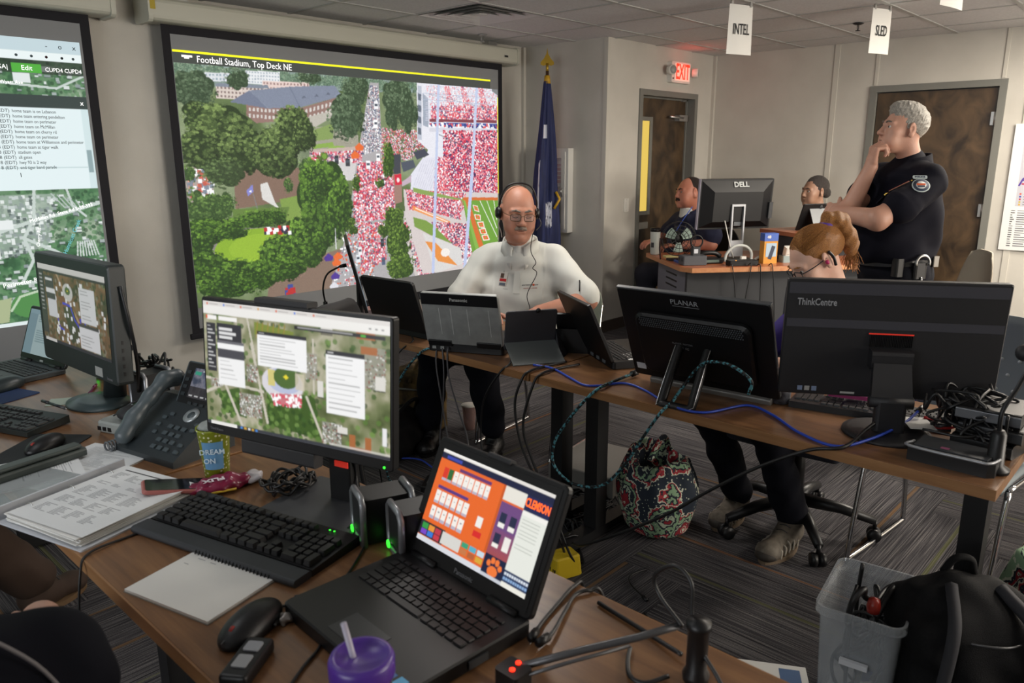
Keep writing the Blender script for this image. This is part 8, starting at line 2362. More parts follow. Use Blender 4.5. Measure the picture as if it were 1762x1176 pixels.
def folds2(p):
	x, y, z = p[:, 0], p[:, 1], p[:, 2]
	return .004 * (np.sin(26 * z + 14 * y + 4 * np.sin(12 * x)) * np.exp(-((z - 1.14) / .1) ** 2) + .7 * np.sin(40 * (y - z) + 6 * np.sin(9 * x)))
M_unif = mat('dark navy uniform cloth', '#11111b', rough=.85, bump=(600, .2), spec=.15)
shirt = S.build('uniform_shirt', M_unif, r, .006, folds2)
collar(r, M_unif, (0, .035, 1.515), .076, h=.045, tip=.05)
a, e, M3 = stick(shirt, (.28, -.10, 1.42))
pt = MB().lathe([(.001, .003), (.036, .003), (.0375, .0015), (.0375, 0)], 28, M=T(0, 0, 0, rx=PI / 2)).build('shoulder_patch', mat('patch rim', '#a9b4b4', rough=.7), r, a, e)
MB().lathe([(.001, .0045), (.033, .0045), (.033, .003)], 28, M=T(0, 0, 0, rx=PI / 2)).build('patch_field', mat('patch navy', '#2a3448', rough=.7), pt)
MB().lathe([(.001, .0055), (.021, .0055), (.021, .004)], 24, M=T(0, 0, 0, rx=PI / 2)).build('patch_centre', mat('patch white', '#b9bcbc', rough=.7), pt)
MB().box(-.018, .018, -.0065, -.005, -.002, .008).build('patch_orange', mat('patch orange', '#c8562a'), pt)
MB().box(-.015, .015, -.0065, -.005, -.012, -.004).build('patch_hills', mat('patch navy', '#2a3448'), pt)
pb = MB().rbox(-.03, .03, -.003, 0, .038, .056, r=.006, axis='y').build('patch_tab', mat('patch rim', '#a9b4b4'), pt)
text('patch_lettering', 'POLICE', .013, mat('patch navy', '#2a3448'), pb, (0, -.0036, .047), bold=.0004)
a, e, M3 = stick(shirt, (.12, -.22, 1.385))
MB().box(-.026, .026, -.004, .001, -.005, .006).build('name_plate', mat('brass plate', '#b8983a', rough=.3, metal=.5), r, a, e)
MB().rbox(-.034, .034, -.003, .002, -.055, -.014, r=.006, axis='y').build('chest_pocket', M_unif, r, a, e)
a, e, M3 = stick(shirt, (.17, -.15, 1.41))
MB().tube([(0, -.002, .04), (-.02, -.004, -.05)], .0026, 6).build('red_cord', mat('red cord', '#c8444e', rough=.6), r, a, e); MB().tube([(.012, -.002, .04), (-.006, -.004, -.05)], .0022, 6).build('tan_cord', mat('tan cord', '#8a6a50', rough=.6), r, a, e)
MB().box(.03, .055, -.004, .0, .048, .054).build('collar_pin', mat('brass plate', '#b8983a'), r, a, e)
# trousers, belt
S = Solid().ell((0, .0, .98), (.175, .155, .11), k=.05)
for q in (-1, 1): S.limb((q * .09, .01, .95), (q * .1, -.01, .52), .11, .08, .05).limb((q * .1, -.01, .52), (q * .11, .03, .1), .08, .068, .04)
S.build('trousers', M_navy_tr, r, .009, crumple(.004, 18, 44, 12))
bl = [( .187 * math.cos(k * PI / 20), -.008 + .168 * math.sin(k * PI / 20), 1.03 + .006 * math.cos(k * PI / 10)) for k in range(40)]
mb = MB(); vs_, fs = [], []
for (x, y, z) in bl: vs_ += [(x, y, z - .024), (x, y, z + .024), (x * .96, y * .96, z + .024), (x * .96, y * .96, z - .024)]
for i in range(40):
	j = (i + 1) % 40
	for k in range(4): fs.append((i * 4 + k, i * 4 + (k + 1) % 4, j * 4 + (k + 1) % 4, j * 4 + k)[::-1])
belt = mb.add(vs_, fs).build('duty_belt', mat('black belt leather', '#17171a', rough=.4), r)
MB().rbox(.15, .192, -.12, -.075, .965, 1.05, r=.012).build('radio_pouch', M_blk, belt)
MB().rbox(.172, .207, -.035, .035, .955, 1.03, r=.015).build('cuff_pouch', M_blk, belt)
MB().tube([(.212, .034 * math.cos(a), 1.03 + .036 * math.sin(a)) for a in np.linspace(-.3, PI + .3, 16)], .0065, 8).build('handcuff_ring', M_steel, belt)
MB().tube([(.212, 0, .965), (.214, .004, .945), (.212, 0, .93)], .004, 6).build('handcuff_chain', M_steel, belt)
MB().rbox(.13, .168, .088, .118, 1.005, 1.055, r=.004).build('belt_keeper', mat('keeper steel', '#7a7670', rough=.3, metal=.6), belt)
for q in (-1, 1): boot(r, (q * .12, -.15, 0), (q * .11, .1, 0), (q * .11, .045, .14), M_boot, 'shoe')
# hair, face
S = Solid().ell((0, .026, .045), (.0815, .1, .09), k=.005).ell((0, -.01, .1), (.062, .075, .04), k=.03).ell((0, -.125, -.03), (.1, .083, .115), k=.012, op='-').box((0, -.03, -.11), (.12, .075, .09), None, .01, .015, '-').box((0, .06, -.125), (.12, .1, .05), None, .01, .02, '-')
hd.put(0, S); S.build('hair', M_hair_w, r, .004, crumple(.0022, 120, 300, 5))
for q in (-1, 1):
	S = Solid().ell((q * .0745, -.008, .02), (.003, .010, .022), k=.004); hd.put(0, S); S.build('sideburn', M_hair_w, r, .003)
brows(hd, r, M_hair_g, .004); eyes(hd, r, -.1); mouth(hd, r)

# ---------------------------------------------------------------- red haired woman, seated, head bowed
P3 = Person('seated person in purple shirt and black glasses bending behind the two large monitors', (2.965, 1.075), R(-118)); r = P3.o
hd = Head((.0, -.10, 1.136), rotm(R(-6), R(32), R(-4)), .92)
S = Solid(); add_head(S, hd, female=True)
S.limb(hd(0, .04, -.04), (0, .05, .93), .05, .052, .03).limb((0, .05, .93), (0, .06, .7), .1, .1, .05)
for q, el, wr in ((1, (.25, -.1, .74), (.1, -.31, .775)), (-1, (-.26, -.08, .74), (-.1, -.31, .775))):
	S.limb((q * .16, .04, .9), el, .045, .04, .03).limb(el, wr, .04, .026, .02)
	add_hand(S, wr, (-q * .3, -1, 0), (0, 0, -1), (-q, 0, 0), .88, (.3, .4, .3))
S.build('body', M_skin_r, r, .004)
S = Solid().ell((0, .05, .82), (.17, .12, .15), k=.05).ell((0, .04, .64), (.165, .13, .16), k=.06).limb((-.13, .05, .91), (.13, .05, .91), .055, .055, .04)
for q, el in ((1, (.245, -.09, .745)), (-1, (-.25, -.07, .745))): S.limb((q * .16, .04, .89), el, .066, .058, .04)
S.build('purple_shirt', mat('purple knit', '#3d2f7a', rough=.85), r, .007, crumple(.004, 26, 60, 14))
S = Solid().ell((0, .03, .5), (.17, .16, .1), k=.05)
kR, kL = P3.L(2.72, 1.42, .50), P3.L(2.68, 1.16, .52)
aR, aL = P3.L(2.9, 1.37, .12), P3.L(2.83, 1.1, .12)
S.limb((-.09, .0, .5), kR, .095, .075, .05).limb(kR, aR, .074, .062, .03).limb((.09, 0, .5), kL, .095, .075, .05).limb(kL, aL, .074, .064, .03)
S.build('trousers', M_navy_tr, r, .009, crumple(.005, 20, 48, 15))
M_trail = mat('taupe trail shoe', '#4f473d', rough=.75, noise=(40, '#6f675c'))
for (a, b, c) in ((P3.L(2.58, 1.10, 0), P3.L(2.87, 1.09, 0), P3.L(2.83, 1.1, .12)), (P3.L(2.70, 1.36, 0), P3.L(2.98, 1.38, 0), P3.L(2.91, 1.37, .12))):
	o = boot(r, a, b, c, M_trail, 'trail_shoe', mat('tan sole', '#6a5a48', rough=.7))
	a, b = np.array(a), np.array(b); d = (a - b) / np.linalg.norm(a - b); sd = np.array((-d[1], d[0], 0))
	S = Solid().ell(a - d * .035 + (0, 0, .032), (.045, .045, .026), k=.01); S.build('toe_cap', mat('dark taupe rubber', '#2e2822', rough=.7), o, .005)
	for k in range(5):
		q0 = b + d * (.09 + .034 * k); hh = .088 - .011 * k
		for sg in (-1, 1): MB().tube(smooth_path([q0 + d * .012 + sd * sg * .049 + (0, 0, .022), q0 + sd * sg * .046 + (0, 0, .05), q0 - d * .006 + sd * sg * .02 + (0, 0, hh)], 4), .0048, 6).build('pale_overlay', mat('pale shoe overlay', '#8f887c', rough=.6), o)
	MB().tube([np.array(c) + (.0, 0, -.02), np.array(c) + (0, 0, .03)], .048, 14).build('sock', mat('plum sock', '#4a2f3c', rough=.9), o)
# hair: cap drawn back to a ponytail, loose strands
S = Solid().ell((0, .03, .045), (.083, .1, .09), k=.005).ell((0, .11, .03), (.05, .04, .06), k=.04).ell((0, -.135, -.035), (.11, .088, .118), k=.012, op='-').box((0, -.05, -.12), (.12, .09, .085), None, .01, .015, '-').box((0, .06, -.14), (.12, .1, .05), None, .01, .02, '-')
hd.put(0, S); S.build('hair', M_hair_r, r, .004, crumple(.0009, 60, 160, 6))
pt = [hd(0, .105, .085), hd(.004, .138, .10), hd(.008, .166, .075), hd(.01, .172, .02), hd(.01, .162, -.035), hd(.008, .145, -.08)]
S = Solid().chain(pt, [.02, .030, .034, .031, .024, .008], .02); S.build('ponytail', M_hair_r, r, .005, crumple(.004, 50, 120, 7))
tie = np.array(pt[0]); ax = np.array(pt[1]) - tie
S = Solid().limb(tie, tie + ax * .25, .03, .03, .005); S.build('purple_hair_tie', mat('purple elastic', '#5a3a8f', rough=.7), r, .003)
rg = random.Random(4); mb = MB()
for k in range(150):
	a0 = rg.uniform(-.08, .08); s_ = rg.uniform(-.012, .012)
	zz = .09 - abs(a0) * .35
	pts = [(a0 * .9, -.05 + rg.uniform(-.015, .02), zz + .03 - abs(a0) * .2), (a0 * 1.02, .02, zz + .045 - abs(a0) * .35), (a0 * .7, .08, zz + .035 - abs(a0) * .2), (s_, .118, .085 + s_)]
	q = []
	for (x, y, z) in pts[:3]:
		d = np.array((x / .086, (y - .03) / .103, (z - .045) / .093)); d /= np.linalg.norm(d); q.append(hd(*(np.array((0, .03, .045)) + d * np.array((.0855, .1025, .0925)))))
	mb.tube(smooth_path(q + [hd(*pts[3])], 4), .0011, 4, cap=False)
for k in range(70):
	a0 = rg.uniform(0, 6.28); rr_ = rg.uniform(.2, 1)
	q = [np.array(p_) + (rg.uniform(-.006, .006) + .034 * rr_ * (1 - .55 * i / 5) * math.cos(a0) , rg.uniform(-.006, .006) + .034 * rr_ * (1 - .5 * i / 5) * math.sin(a0), rg.uniform(-.008, .004)) for i, p_ in enumerate(pt)]
	q[-1] = q[-1] + np.array((rg.uniform(-.03, .03), rg.uniform(-.02, .04), rg.uniform(-.06, 0)))
	mb.tube(smooth_path(q, 4), .0012, 4, cap=False)
o = mb.build('loose_strands', M_hair_r, r); o['kind'] = 'stuff'
brows(hd, r, M_hair_r, .003); eyes(hd, r, 0); mouth(hd, r)
glasses(hd, r, mat('black plastic frame', '#14141a', rough=.3), r_=.0022, w=.023, h=.015)
tube_on(hd, [(.083, .03, .03), (.092, .034, .0), (.088, .03, -.035)], .006, 'behind_ear_clip', M_blk, r)
S = Solid().ell((.088, .004, -.004), (.008, .008, .01), k=.003); hd.put(0, S); S.build('pink_earpiece', mat('hot pink plastic', '#b0205a', rough=.4), r, .002)

# ---------------------------------------------------------------- moustached man at the back desk
P4 = Person('seated person in navy shirt and blue lanyard behind the back desk monitor', (5.95, 3.39), R(-116)); r = P4.o
hd = Head((.0, -.06, 1.205), rotm(R(-4), R(-4), R(-6)), 1.08)
S = Solid(); add_head(S, hd, fat=.25)
S.limb(hd(0, .03, -.05), (0, .01, 1.04), .072, .072, .04).limb((0, .02, 1.0), (0, .02, .75), .08, .1, .03)
for q, el, wr in ((1, (.33, -.04, .80), (.2, -.26, .79)), (-1, (-.33, -.06, .80), (-.14, -.3, .79))):
	S.limb((q * .22, .02, .96), el, .06, .052, .03).limb(el, wr, .052, .032, .02)
	add_hand(S, wr, (-q * .4, -1, 0), (0, 0, -1), (-q, 0, 0), 1.02, (.35, .4, .4))
S.build('body', skin('flushed skin', '#b8745c', '#c08470'), r, .005)
S = Solid().ell((0, .03, .9), (.23, .15, .15), k=.06).ell((0, -.02, .68), (.24, .21, .22), k=.09).limb((-.19, .03, .97), (.19, .03, .97), .07, .07, .05).limb((0, .02, .98), (0, .01, 1.05), .11, .088, .04).ell((0, -.04, .98), (.13, .1, .06), k=.04)
for q, el in ((1, (.31, -.02, .86)), (-1, (-.31, -.03, .85))): S.limb((q * .21, .02, .95), el, .085, .085, .05)
S.build('navy_shirt', mat('navy shirt cotton', '#1a1f3a', rough=.85), r, .008, crumple(.004, 26, 60, 16))
S = Solid().limb((0, -.07, 1.055), (0, -.09, 1.01), .06, .045, .02); collar(r, mat('navy shirt cotton', '#1a1f3a'), (0, .005, 1.075), .092); S.build('white_undershirt', mat('white tee', '#c3c4bf'), r, .006)
S = Solid().ell((0, .0, .5), (.23, .2, .12), k=.06)
for q in (-1, 1): S.limb((q * .12, -.03, .5), (q * .2, -.33, .5), .12, .09, .05).limb((q * .2, -.33, .5), (q * .2, -.3, .1), .09, .075, .04)
S.build('trousers', mat('slate trousers', '#23232f', rough=.85), r, .011)
for q in (-1, 1): boot(r, (q * .2, -.45, 0), (q * .2, -.22, 0), (q * .2, -.3, .13), M_boot, 'shoe')
S = Solid().ell((0, .026, .042), (.0775, .098, .086), k=.005).ell((0, -.09, .02), (.12, .1, .14), k=.01, op='-').box((0, .02, -.115), (.12, .15, .06), None, .005, .008, '-')
hd.put(0, S); S.build('hair', M_hair_k, r, .0045)
brows(hd, r, M_hair_k, .0045); eyes(hd, r, .1); mouth(hd, r); moustache(hd, r, M_hair_k, .009)
MB().tube(smooth_path([hd(.07, 0, -.11), (.1, -.16, 1.0), (.06, -.2, .9), (.02, -.22, .8)], 6), .004, 6).build('blue_lanyard', mat('blue lanyard', '#3f5fc0', rough=.6), r)

# ---------------------------------------------------------------- grey haired woman at the back
P5 = Person('seated person in khaki shirt behind the propped tablet at the back', (6.62, 2.585), R(-125)); r = P5.o
hd = Head((.0, -.05, 1.215), rotm(R(6), R(-2), 0), 1.03)
S = Solid(); add_head(S, hd, female=True)
S.limb(hd(0, .03, -.05), (0, .03, 1.02), .048, .046, .03).limb((0, .03, 1.0), (0, .03, .75), .06, .08, .03)
for q, el, wr in ((1, (.23, .0, .76), (.12, -.2, .66)), (-1, (-.23, .0, .76), (-.12, -.2, .66))):
	S.limb((q * .16, .03, .97), el, .045, .04, .03).limb(el, wr, .04, .026, .02); add_hand(S, wr, (-q * .3, -1, -.3), (0, 0, -1), (-q, 0, 0), .88, (.3, .4, .3))
S.build('body', M_skin_b, r, .005)
S = Solid().ell((0, .03, .9), (.17, .11, .15), k=.05).ell((0, .03, .68), (.17, .13, .18), k=.06).limb((-.14, .03, .99), (.14, .03, .99), .055, .055, .04).limb((0, .03, 1.0), (0, .03, 1.045), .08, .058, .03)
for q, el in ((1, (.225, .0, .79)), (-1, (-.225, .0, .79))): S.limb((q * .16, .03, .97), el, .066, .06, .04)
collar(r, mat('khaki cotton', '#77735c', rough=.85), (0, .03, 1.065), .062, h=.035, tip=.03); S.build('khaki_shirt', mat('khaki cotton', '#77735c', rough=.85), r, .008, crumple(.004, 26, 60, 17))
S = Solid().ell((0, .0, .5), (.18, .17, .1), k=.06)
for q in (-1, 1): S.limb((q * .09, -.03, .5), (q * .12, -.42, .5), .09, .075, .05).limb((q * .12, -.42, .5), (q * .12, -.42, .1), .075, .06, .04)
S.build('trousers', M_navy_tr, r, .011)
for q in (-1, 1): boot(r, (q * .12, -.55, 0), (q * .12, -.33, 0), (q * .12, -.4, .12), M_boot, 'shoe')
S = Solid().ell((0, .028, .042), (.0825, .101, .09), k=.005).ell((0, .125, -.01), (.035, .035, .04), k=.02).ell((0, -.125, -.03), (.1, .085, .118), k=.012, op='-').box((0, -.05, -.12), (.12, .09, .09), None, .01, .015, '-').box((0, .06, -.14), (.12, .1, .05), None, .01, .02, '-')
hd.put(0, S); S.build('hair', M_hair_d, r, .0045, crumple(.0015, 80, 240, 8))
brows(hd, r, M_hair_k, .003); eyes(hd, r, -.1); mouth(hd, r)

# ---------------------------------------------------------------- two people cut by the left edge
P6 = Person('person in navy polo at the lower left corner, sleeve and arm in view', (-.15, 1.12), R(84)); r = P6.o
hd = Head((.0, -.04, 1.26), rotm(0, R(8), 0), 1.0)
S = Solid(); add_head(S, hd); S.limb(hd(0, .03, -.05), (0, .03, 1.05), .055, .055, .03).limb((0, .03, 1.03), (0, .02, .75), .07, .09, .03)
elA, wrA = P6.L(.205, 1.01, .885), P6.L(.30, 1.38, .755)
S.limb((-.19, .03, 1.02), elA, .055, .046, .03).limb(elA, wrA, .048, .032, .02); add_hand(S, wrA, (.6, -.1, -1), (-.3, .9, 0), (0, 0, 1), 1, (.5, .6, .5))
elB, wrB = (.26, -.1, .84), (.12, -.3, .72)
S.limb((.19, .03, 1.02), elB, .05, .045, .03).limb(elB, wrB, .045, .03, .02); add_hand(S, wrB, (-.3, -1, -.2), (0, 0, -1), (-1, 0, 0), 1, (.3, .4, .4))
S.build('body', M_skin_o, r, .006)
S = Solid().ell((0, .03, .93), (.2, .13, .16), k=.06).ell((0, .01, .7), (.2, .16, .2), k=.08).limb((-.16, .03, 1.03), (.16, .03, 1.03), .06, .06, .05)
S.limb((-.19, .03, 1.02), elA, .085, .085, .05).limb(elA, tuple(np.array(elA) * .8 + np.array(wrA) * .2), .078, .066, .03).limb((.19, .03, 1.02), tuple(np.array(elB) * .8 + np.array((.19, .03, 1.02)) * .2), .075, .07, .05)
collar(r, mat('black navy polo', '#090a11', rough=.9, spec=.1), (0, .03, 1.1), .075); sh = S.build('navy_polo', mat('black navy polo', '#090a11', rough=.9, spec=.1), r, .008, crumple(.004, 26, 60, 18))
sp = [P6.L(*p_) for p_ in ((.0, .97, 1.115), (.09, .955, 1.065), (.18, .93, .97), (.22, .925, .89))]
MB().tube(smooth_path(sp, 6), .0025, 6).build('sleeve_piping', mat('grey piping thread', '#5a5658', rough=.7), r)
S = Solid().ell((0, .0, .5), (.19, .18, .11), k=.06)
kA, kB = P6.L(.33, 1.43, .48), P6.L(.30, 1.08, .50)
S.limb((.09, -.03, .5), kA, .1, .082, .05).limb(kA, P6.L(.33, 1.45, .1), .08, .065, .04).limb((-.09, -.03, .5), kB, .1, .08, .05).limb(kB, P6.L(.2, 1.0, .1), .08, .065, .04)
S.build('khaki_trousers', mat('khaki trousers', '#5f523f', rough=.85), r, .01)
boot(r, P6.L(.5, 1.47, 0), P6.L(.26, 1.43, 0), P6.L(.33, 1.45, .13), M_boot, 'shoe'); boot(r, P6.L(.38, 1.0, 0), P6.L(.13, 1.0, 0), P6.L(.2, 1.0, .13), M_boot, 'shoe')
S = Solid().ell((0, .026, .042), (.08, .1, .088), k=.005).ell((0, -.125, -.03), (.1, .083, .115), k=.012, op='-').box((0, -.03, -.11), (.12, .075, .09), None, .01, .015, '-'); hd.put(0, S); S.build('hair', M_hair_k, r, .006)
brows(hd, r, M_hair_k, .004); eyes(hd, r); mouth(hd, r)

P7 = Person('person in brown trousers and brown shoes under the left table', (-.2, 2.66), R(88)); r = P7.o
hd = Head((.0, -.06, 1.24), rotm(0, R(10), 0), 1.0)
S = Solid(); add_head(S, hd); S.limb(hd(0, .03, -.05), (0, .03, 1.05), .055, .055, .03).limb((0, .03, 1.03), (0, .02, .75), .07, .09, .03)
for q, el, wr in ((1, (.27, -.05, .8), (.14, -.3, .7)), (-1, (-.27, -.05, .8), (-.14, -.3, .7))):
	S.limb((q * .19, .03, 1.0), el, .052, .046, .03).limb(el, wr, .046, .03, .02); add_hand(S, wr, (-q * .3, -1, -.2), (0, 0, -1), (-q, 0, 0), 1, (.3, .4, .4))
S.build('body', M_skin_o, r, .006)
S = Solid().ell((0, .03, .92), (.2, .13, .16), k=.06).ell((0, .01, .68), (.2, .16, .2), k=.08).limb((-.16, .03, 1.02), (.16, .03, 1.02), .06, .06, .05)
for q, el in ((1, (.265, -.04, .81)), (-1, (-.265, -.04, .81))): S.limb((q * .19, .03, 1.0), el, .075, .066, .05)
S.build('grey_shirt', mat('grey shirt cotton', '#3f4448', rough=.85), r, .009)
S = Solid().ell((0, .0, .5), (.19, .18, .11), k=.06)
kA, kB = P7.L(.34, 2.70, .51), P7.L(.12, 2.26, .50)
aA, aB = P7.L(.60, 2.80, .14), P7.L(-.12, 2.3, .14)
S.limb((.09, -.03, .5), kA, .1, .085, .05).limb(kA, aA, .085, .075, .04).limb((-.09, -.03, .5), kB, .1, .085, .05).limb(kB, aB, .085, .07, .04)
S.build('brown_trousers', mat('brown trousers', '#3a2a20', rough=.85), r, .009, crumple(.004, 22, 50, 19))
M_bshoe = mat('brown suede shoe', '#3c2c22', rough=.8)
for (a, b, c) in ((P7.L(.78, 2.86, 0), P7.L(.55, 2.79, 0), P7.L(.6, 2.8, .14)), (P7.L(.03, 2.3, 0), P7.L(-.22, 2.3, 0), P7.L(-.13, 2.3, .14))): boot(r, a, b, c, M_bshoe, 'shoe', mat('gum sole', '#6a5238', rough=.6))
S = Solid().ell((0, .026, .042), (.08, .1, .088), k=.005).ell((0, -.125, -.03), (.1, .083, .115), k=.012, op='-').box((0, -.03, -.11), (.12, .075, .09), None, .01, .015, '-'); hd.put(0, S); S.build('hair', M_hair_d, r, .006)
brows(hd, r, M_hair_k, .004); eyes(hd, r); mouth(hd, r)
# ================================================================== CABLES
M_blue_c = mat('blue network cable', '#2547b8', rough=.4)
M_grey_c = mat('grey usb cable', '#4a4a4e', rough=.45)
def braid():
	m = bpy.data.materials.new('black and teal braid'); m.use_nodes = True
	nt = m.node_tree; b = nt.nodes['Principled BSDF']; N = nt.nodes.new; L = nt.links.new
	tc = N('ShaderNodeTexCoord'); v = N('ShaderNodeTexVoronoi'); v.inputs['Scale'].default_value = 130; L(tc.outputs['Object'], v.inputs['Vector'])
	s = N('ShaderNodeSeparateColor'); L(v.outputs['Color'], s.inputs[0])
	r = N('ShaderNodeValToRGB'); r.color_ramp.interpolation = 'CONSTANT'; e = r.color_ramp.elements
	e[0].color = (*lin('#15191c'), 1); e[1].position = .6; e[1].color = (*lin('#4f8f9c'), 1)
	L(s.outputs[0], r.inputs[0]); L(r.outputs[0], b.inputs['Base Color']); b.inputs['Roughness'].default_value = .6
	return m
M_braid = braid()
def cable(label, pts, r_, m, name='cable', n=8, group=None, plug=None):
	o0 = Vector(pts[0])
	t = empty(name, label, 'cable', o0, 0, group)
	P_ = smooth_path([Vector(p) - o0 for p in pts], n)
	MB().tube(P_, r_, 6).build('jacket', m, t)
	for end in (0, -1) if plug == 'both' else ((-1,) if plug == 'end' else ((0,) if plug == 'start' else ())):
		a = P_[end]; b = P_[1] if end == 0 else P_[-2]
		d = (b - a).normalized()
		MB().tube([a - d * .012, a + d * .016], r_ * 2.1, 8).build('plug', M_blk, t)
	return t
cable('bright blue network cable trailing along the front edge of the middle row', [(2.125, 1.863, .745), (2.135, 1.778, .745), (2.082, 1.652, .745), (2.045, 1.56, .745), (2.072, 1.515, .745), (2.156, 1.464, .745), (2.134, 1.365, .745), (2.05, 1.21, .7455), (2.06, 1.1, .7455), (2.216, 1.035, .745), (2.18, .932, .745), (2.086, .81, .745), (2.045, .69, .747), (2.145, .63, .757), (2.30, .598, .765), (2.40, .58, .79)], .0042, M_blue_c, 'network_cable', plug='end')
cable('black and teal braided cable hanging in a wide loop below the middle row', [(2.261, 1.493, .755), (2.156, 1.501, .748), (2.04, 1.49, .748), (2.012, 1.53, .70), (2.008, 1.60, .61), (2.0, 1.649, .524), (2.0, 1.653, .434), (2.0, 1.566, .387), (2.0, 1.44, .417), (2.0, 1.347, .521), (2.0, 1.283, .63), (2.012, 1.225, .73), (2.06, 1.215, .755), (2.133, 1.219, .79), (2.13, 1.17, .86), (2.11, 1.116, .896), (2.10, 1.038, .899), (2.11, .978, .861), (2.13, .993, .812)], .0055, M_braid, 'braided_cable', plug='start')
cable('teal braided cable falling from the grey rugged laptop at the left', [(2.07, 2.31, .765), (2.045, 2.33, .752), (2.018, 2.40, .72), (2.0, 2.513, .593), (2.0, 2.595, .443), (1.98, 2.63, .275), (2.02, 2.66, .08), (2.1, 2.7, .006)], .0052, M_braid, 'braided_cable')
cable('left one of two black cables hanging from the table joint to the carpet', [(2.235, 1.789, .748), (2.145, 1.816, .745), (2.045, 1.812, .746), (2.012, 1.82, .72), (1.995, 1.84, .62), (1.99, 1.80, .466), (1.99, 1.694, .30), (2.02, 1.62, .1), (2.1, 1.68, .006), (2.2, 1.8, .006)], .005, M_cable)
cable('right one of two black cables hanging from the table joint to the carpet', [(2.24, 1.73, .748), (2.145, 1.76, .745), (2.045, 1.755, .746), (2.012, 1.765, .71), (1.99, 1.794, .558), (1.99, 1.751, .432), (1.99, 1.652, .27), (2.02, 1.58, .08), (2.12, 1.6, .006), (2.25, 1.74, .006)], .005, M_cable)
for k, (lb, pts) in enumerate((('leftmost thin grey cable hanging under the grey rugged laptop', [(2.055, 2.325, .762), (2.035, 2.315, .75), (2.012, 2.295, .683), (2.0, 2.254, .545), (2.0, 2.223, .4), (1.97, 2.126, .25), (1.98, 2.1, .06), (2.05, 2.1, .005)]), ('middle thin grey cable hanging under the grey rugged laptop', [(2.06, 2.30, .762), (2.035, 2.28, .75), (2.012, 2.25, .667), (2.0, 2.247, .521), (2.0, 2.272, .336), (1.97, 2.2, .15), (2.0, 2.2, .005)]), ('rightmost thin grey cable hanging under the grey rugged laptop', [(2.07, 2.265, .762), (2.035, 2.25, .75), (2.012, 2.219, .649), (2.0, 2.15, .518), (2.0, 2.102, .406), (1.97, 2.06, .2), (2.02, 2.02, .005)]))):
	cable(lb, pts, .0034, M_grey_c, 'usb_cable', plug='start')
cable('long black cable sagging from the round based monitor across the bag', [(2.28, .63, .80), (2.18, .66, .765), (2.045, .67, .75), (2.012, .753, .728), (1.98, .885, .647), (1.95, 1.01, .548), (1.93, 1.127, .445), (1.92, 1.283, .33), (1.95, 1.472, .2), (2.05, 1.6, .12)], .0052, M_cable)
cable('thin black cable falling over the table edge beside the thin monitor', [(2.10, 2.55, .75), (2.06, 2.5, .745), (2.018, 2.531, .705), (2.0, 2.592, .604), (2.0, 2.643, .459), (2.0, 2.7, .2), (2.05, 2.75, .005)], .0036, M_cable)
cable('black cable looping from the tablet over the table edge', [(2.10, 1.955, .752), (2.06, 1.93, .746), (2.018, 1.94, .72), (2.0, 2.01, .595), (2.0, 2.026, .426), (1.95, 1.945, .3), (1.98, 1.9, .08), (2.06, 1.86, .006)], .0042, M_cable)
cable('blue network cable on the carpet near the boots', [(2.20, 3.05, .008), (2.26, 2.95, .02), (2.33, 2.82, .03), (2.34, 2.74, .015), (2.32, 2.66, .006)], .0045, M_blue_c, 'network_cable')
cable('thin black cord with a plug lying on the carpet before the bag', [(2.26, 1.40, .004), (2.175, 1.42, .006), (2.123, 1.387, .006), (2.074, 1.293, .008)], .0032, M_cable, 'power_cable', plug='end')
cable('mouse cord curling between the mouse and the laptop', [(.565, 1.075, .752), (.585, 1.10, .746), (.598, 1.129, .744), (.619, 1.12, .744), (.625, 1.07, .744), (.60, .99, .744), (.54, .953, .744), (.486, .914, .744), (.45, .85, .744)], .0028, M_cable, 'mouse_cable')
cable('keyboard cord running below the wrist rest', [(.865, 1.215, .745), (.80, 1.165, .744), (.74, 1.125, .744), (.689, 1.115, .744), (.642, 1.14, .744)], .0026, M_cable, 'keyboard_cable')
cable('thin black cord drooping over the near table edge under the binder', [(.58, 1.60, .743), (.52, 1.60, .743), (.445, 1.585, .744), (.418, 1.56, .72), (.40, 1.55, .6), (.41, 1.56, .45), (.45, 1.6, .3), (.5, 1.62, .006)], .0026, M_cable, 'power_cable')
cable('black power cord looping off the table edge right of the rugged laptop', [(.84, .735, .752), (.889, .755, .745), (.947, .77, .745), (1.006, .784, .745), (1.045, .79, .73), (1.06, .82, .6), (1.08, .9, .3), (1.2, 1.0, .006)], .0036, M_cable, 'power_cable', plug='start')
cable('second black cord with an inline ferrite right of the laptop', [(.84, .715, .752), (.87, .718, .75), (.937, .745, .747), (.99, .765, .745), (1.02, .755, .745), (1.045, .74, .72), (1.06, .7, .5), (1.08, .66, .2), (1.12, .62, .006)], .0036, M_cable, 'power_cable', plug='start')
cable('black cord following the back edge of the foreground table', [(1.0, .72, .745), (.995, .69, .745), (.987, .636, .745), (.979, .585, .745), (.965, .53, .75)], .004, M_cable)
cable('curled black cord on the table beside the microphone arm', [(.93, .604, .745), (.897, .586, .745), (.871, .563, .745), (.874, .538, .745), (.91, .52, .746)], .004, M_cable)
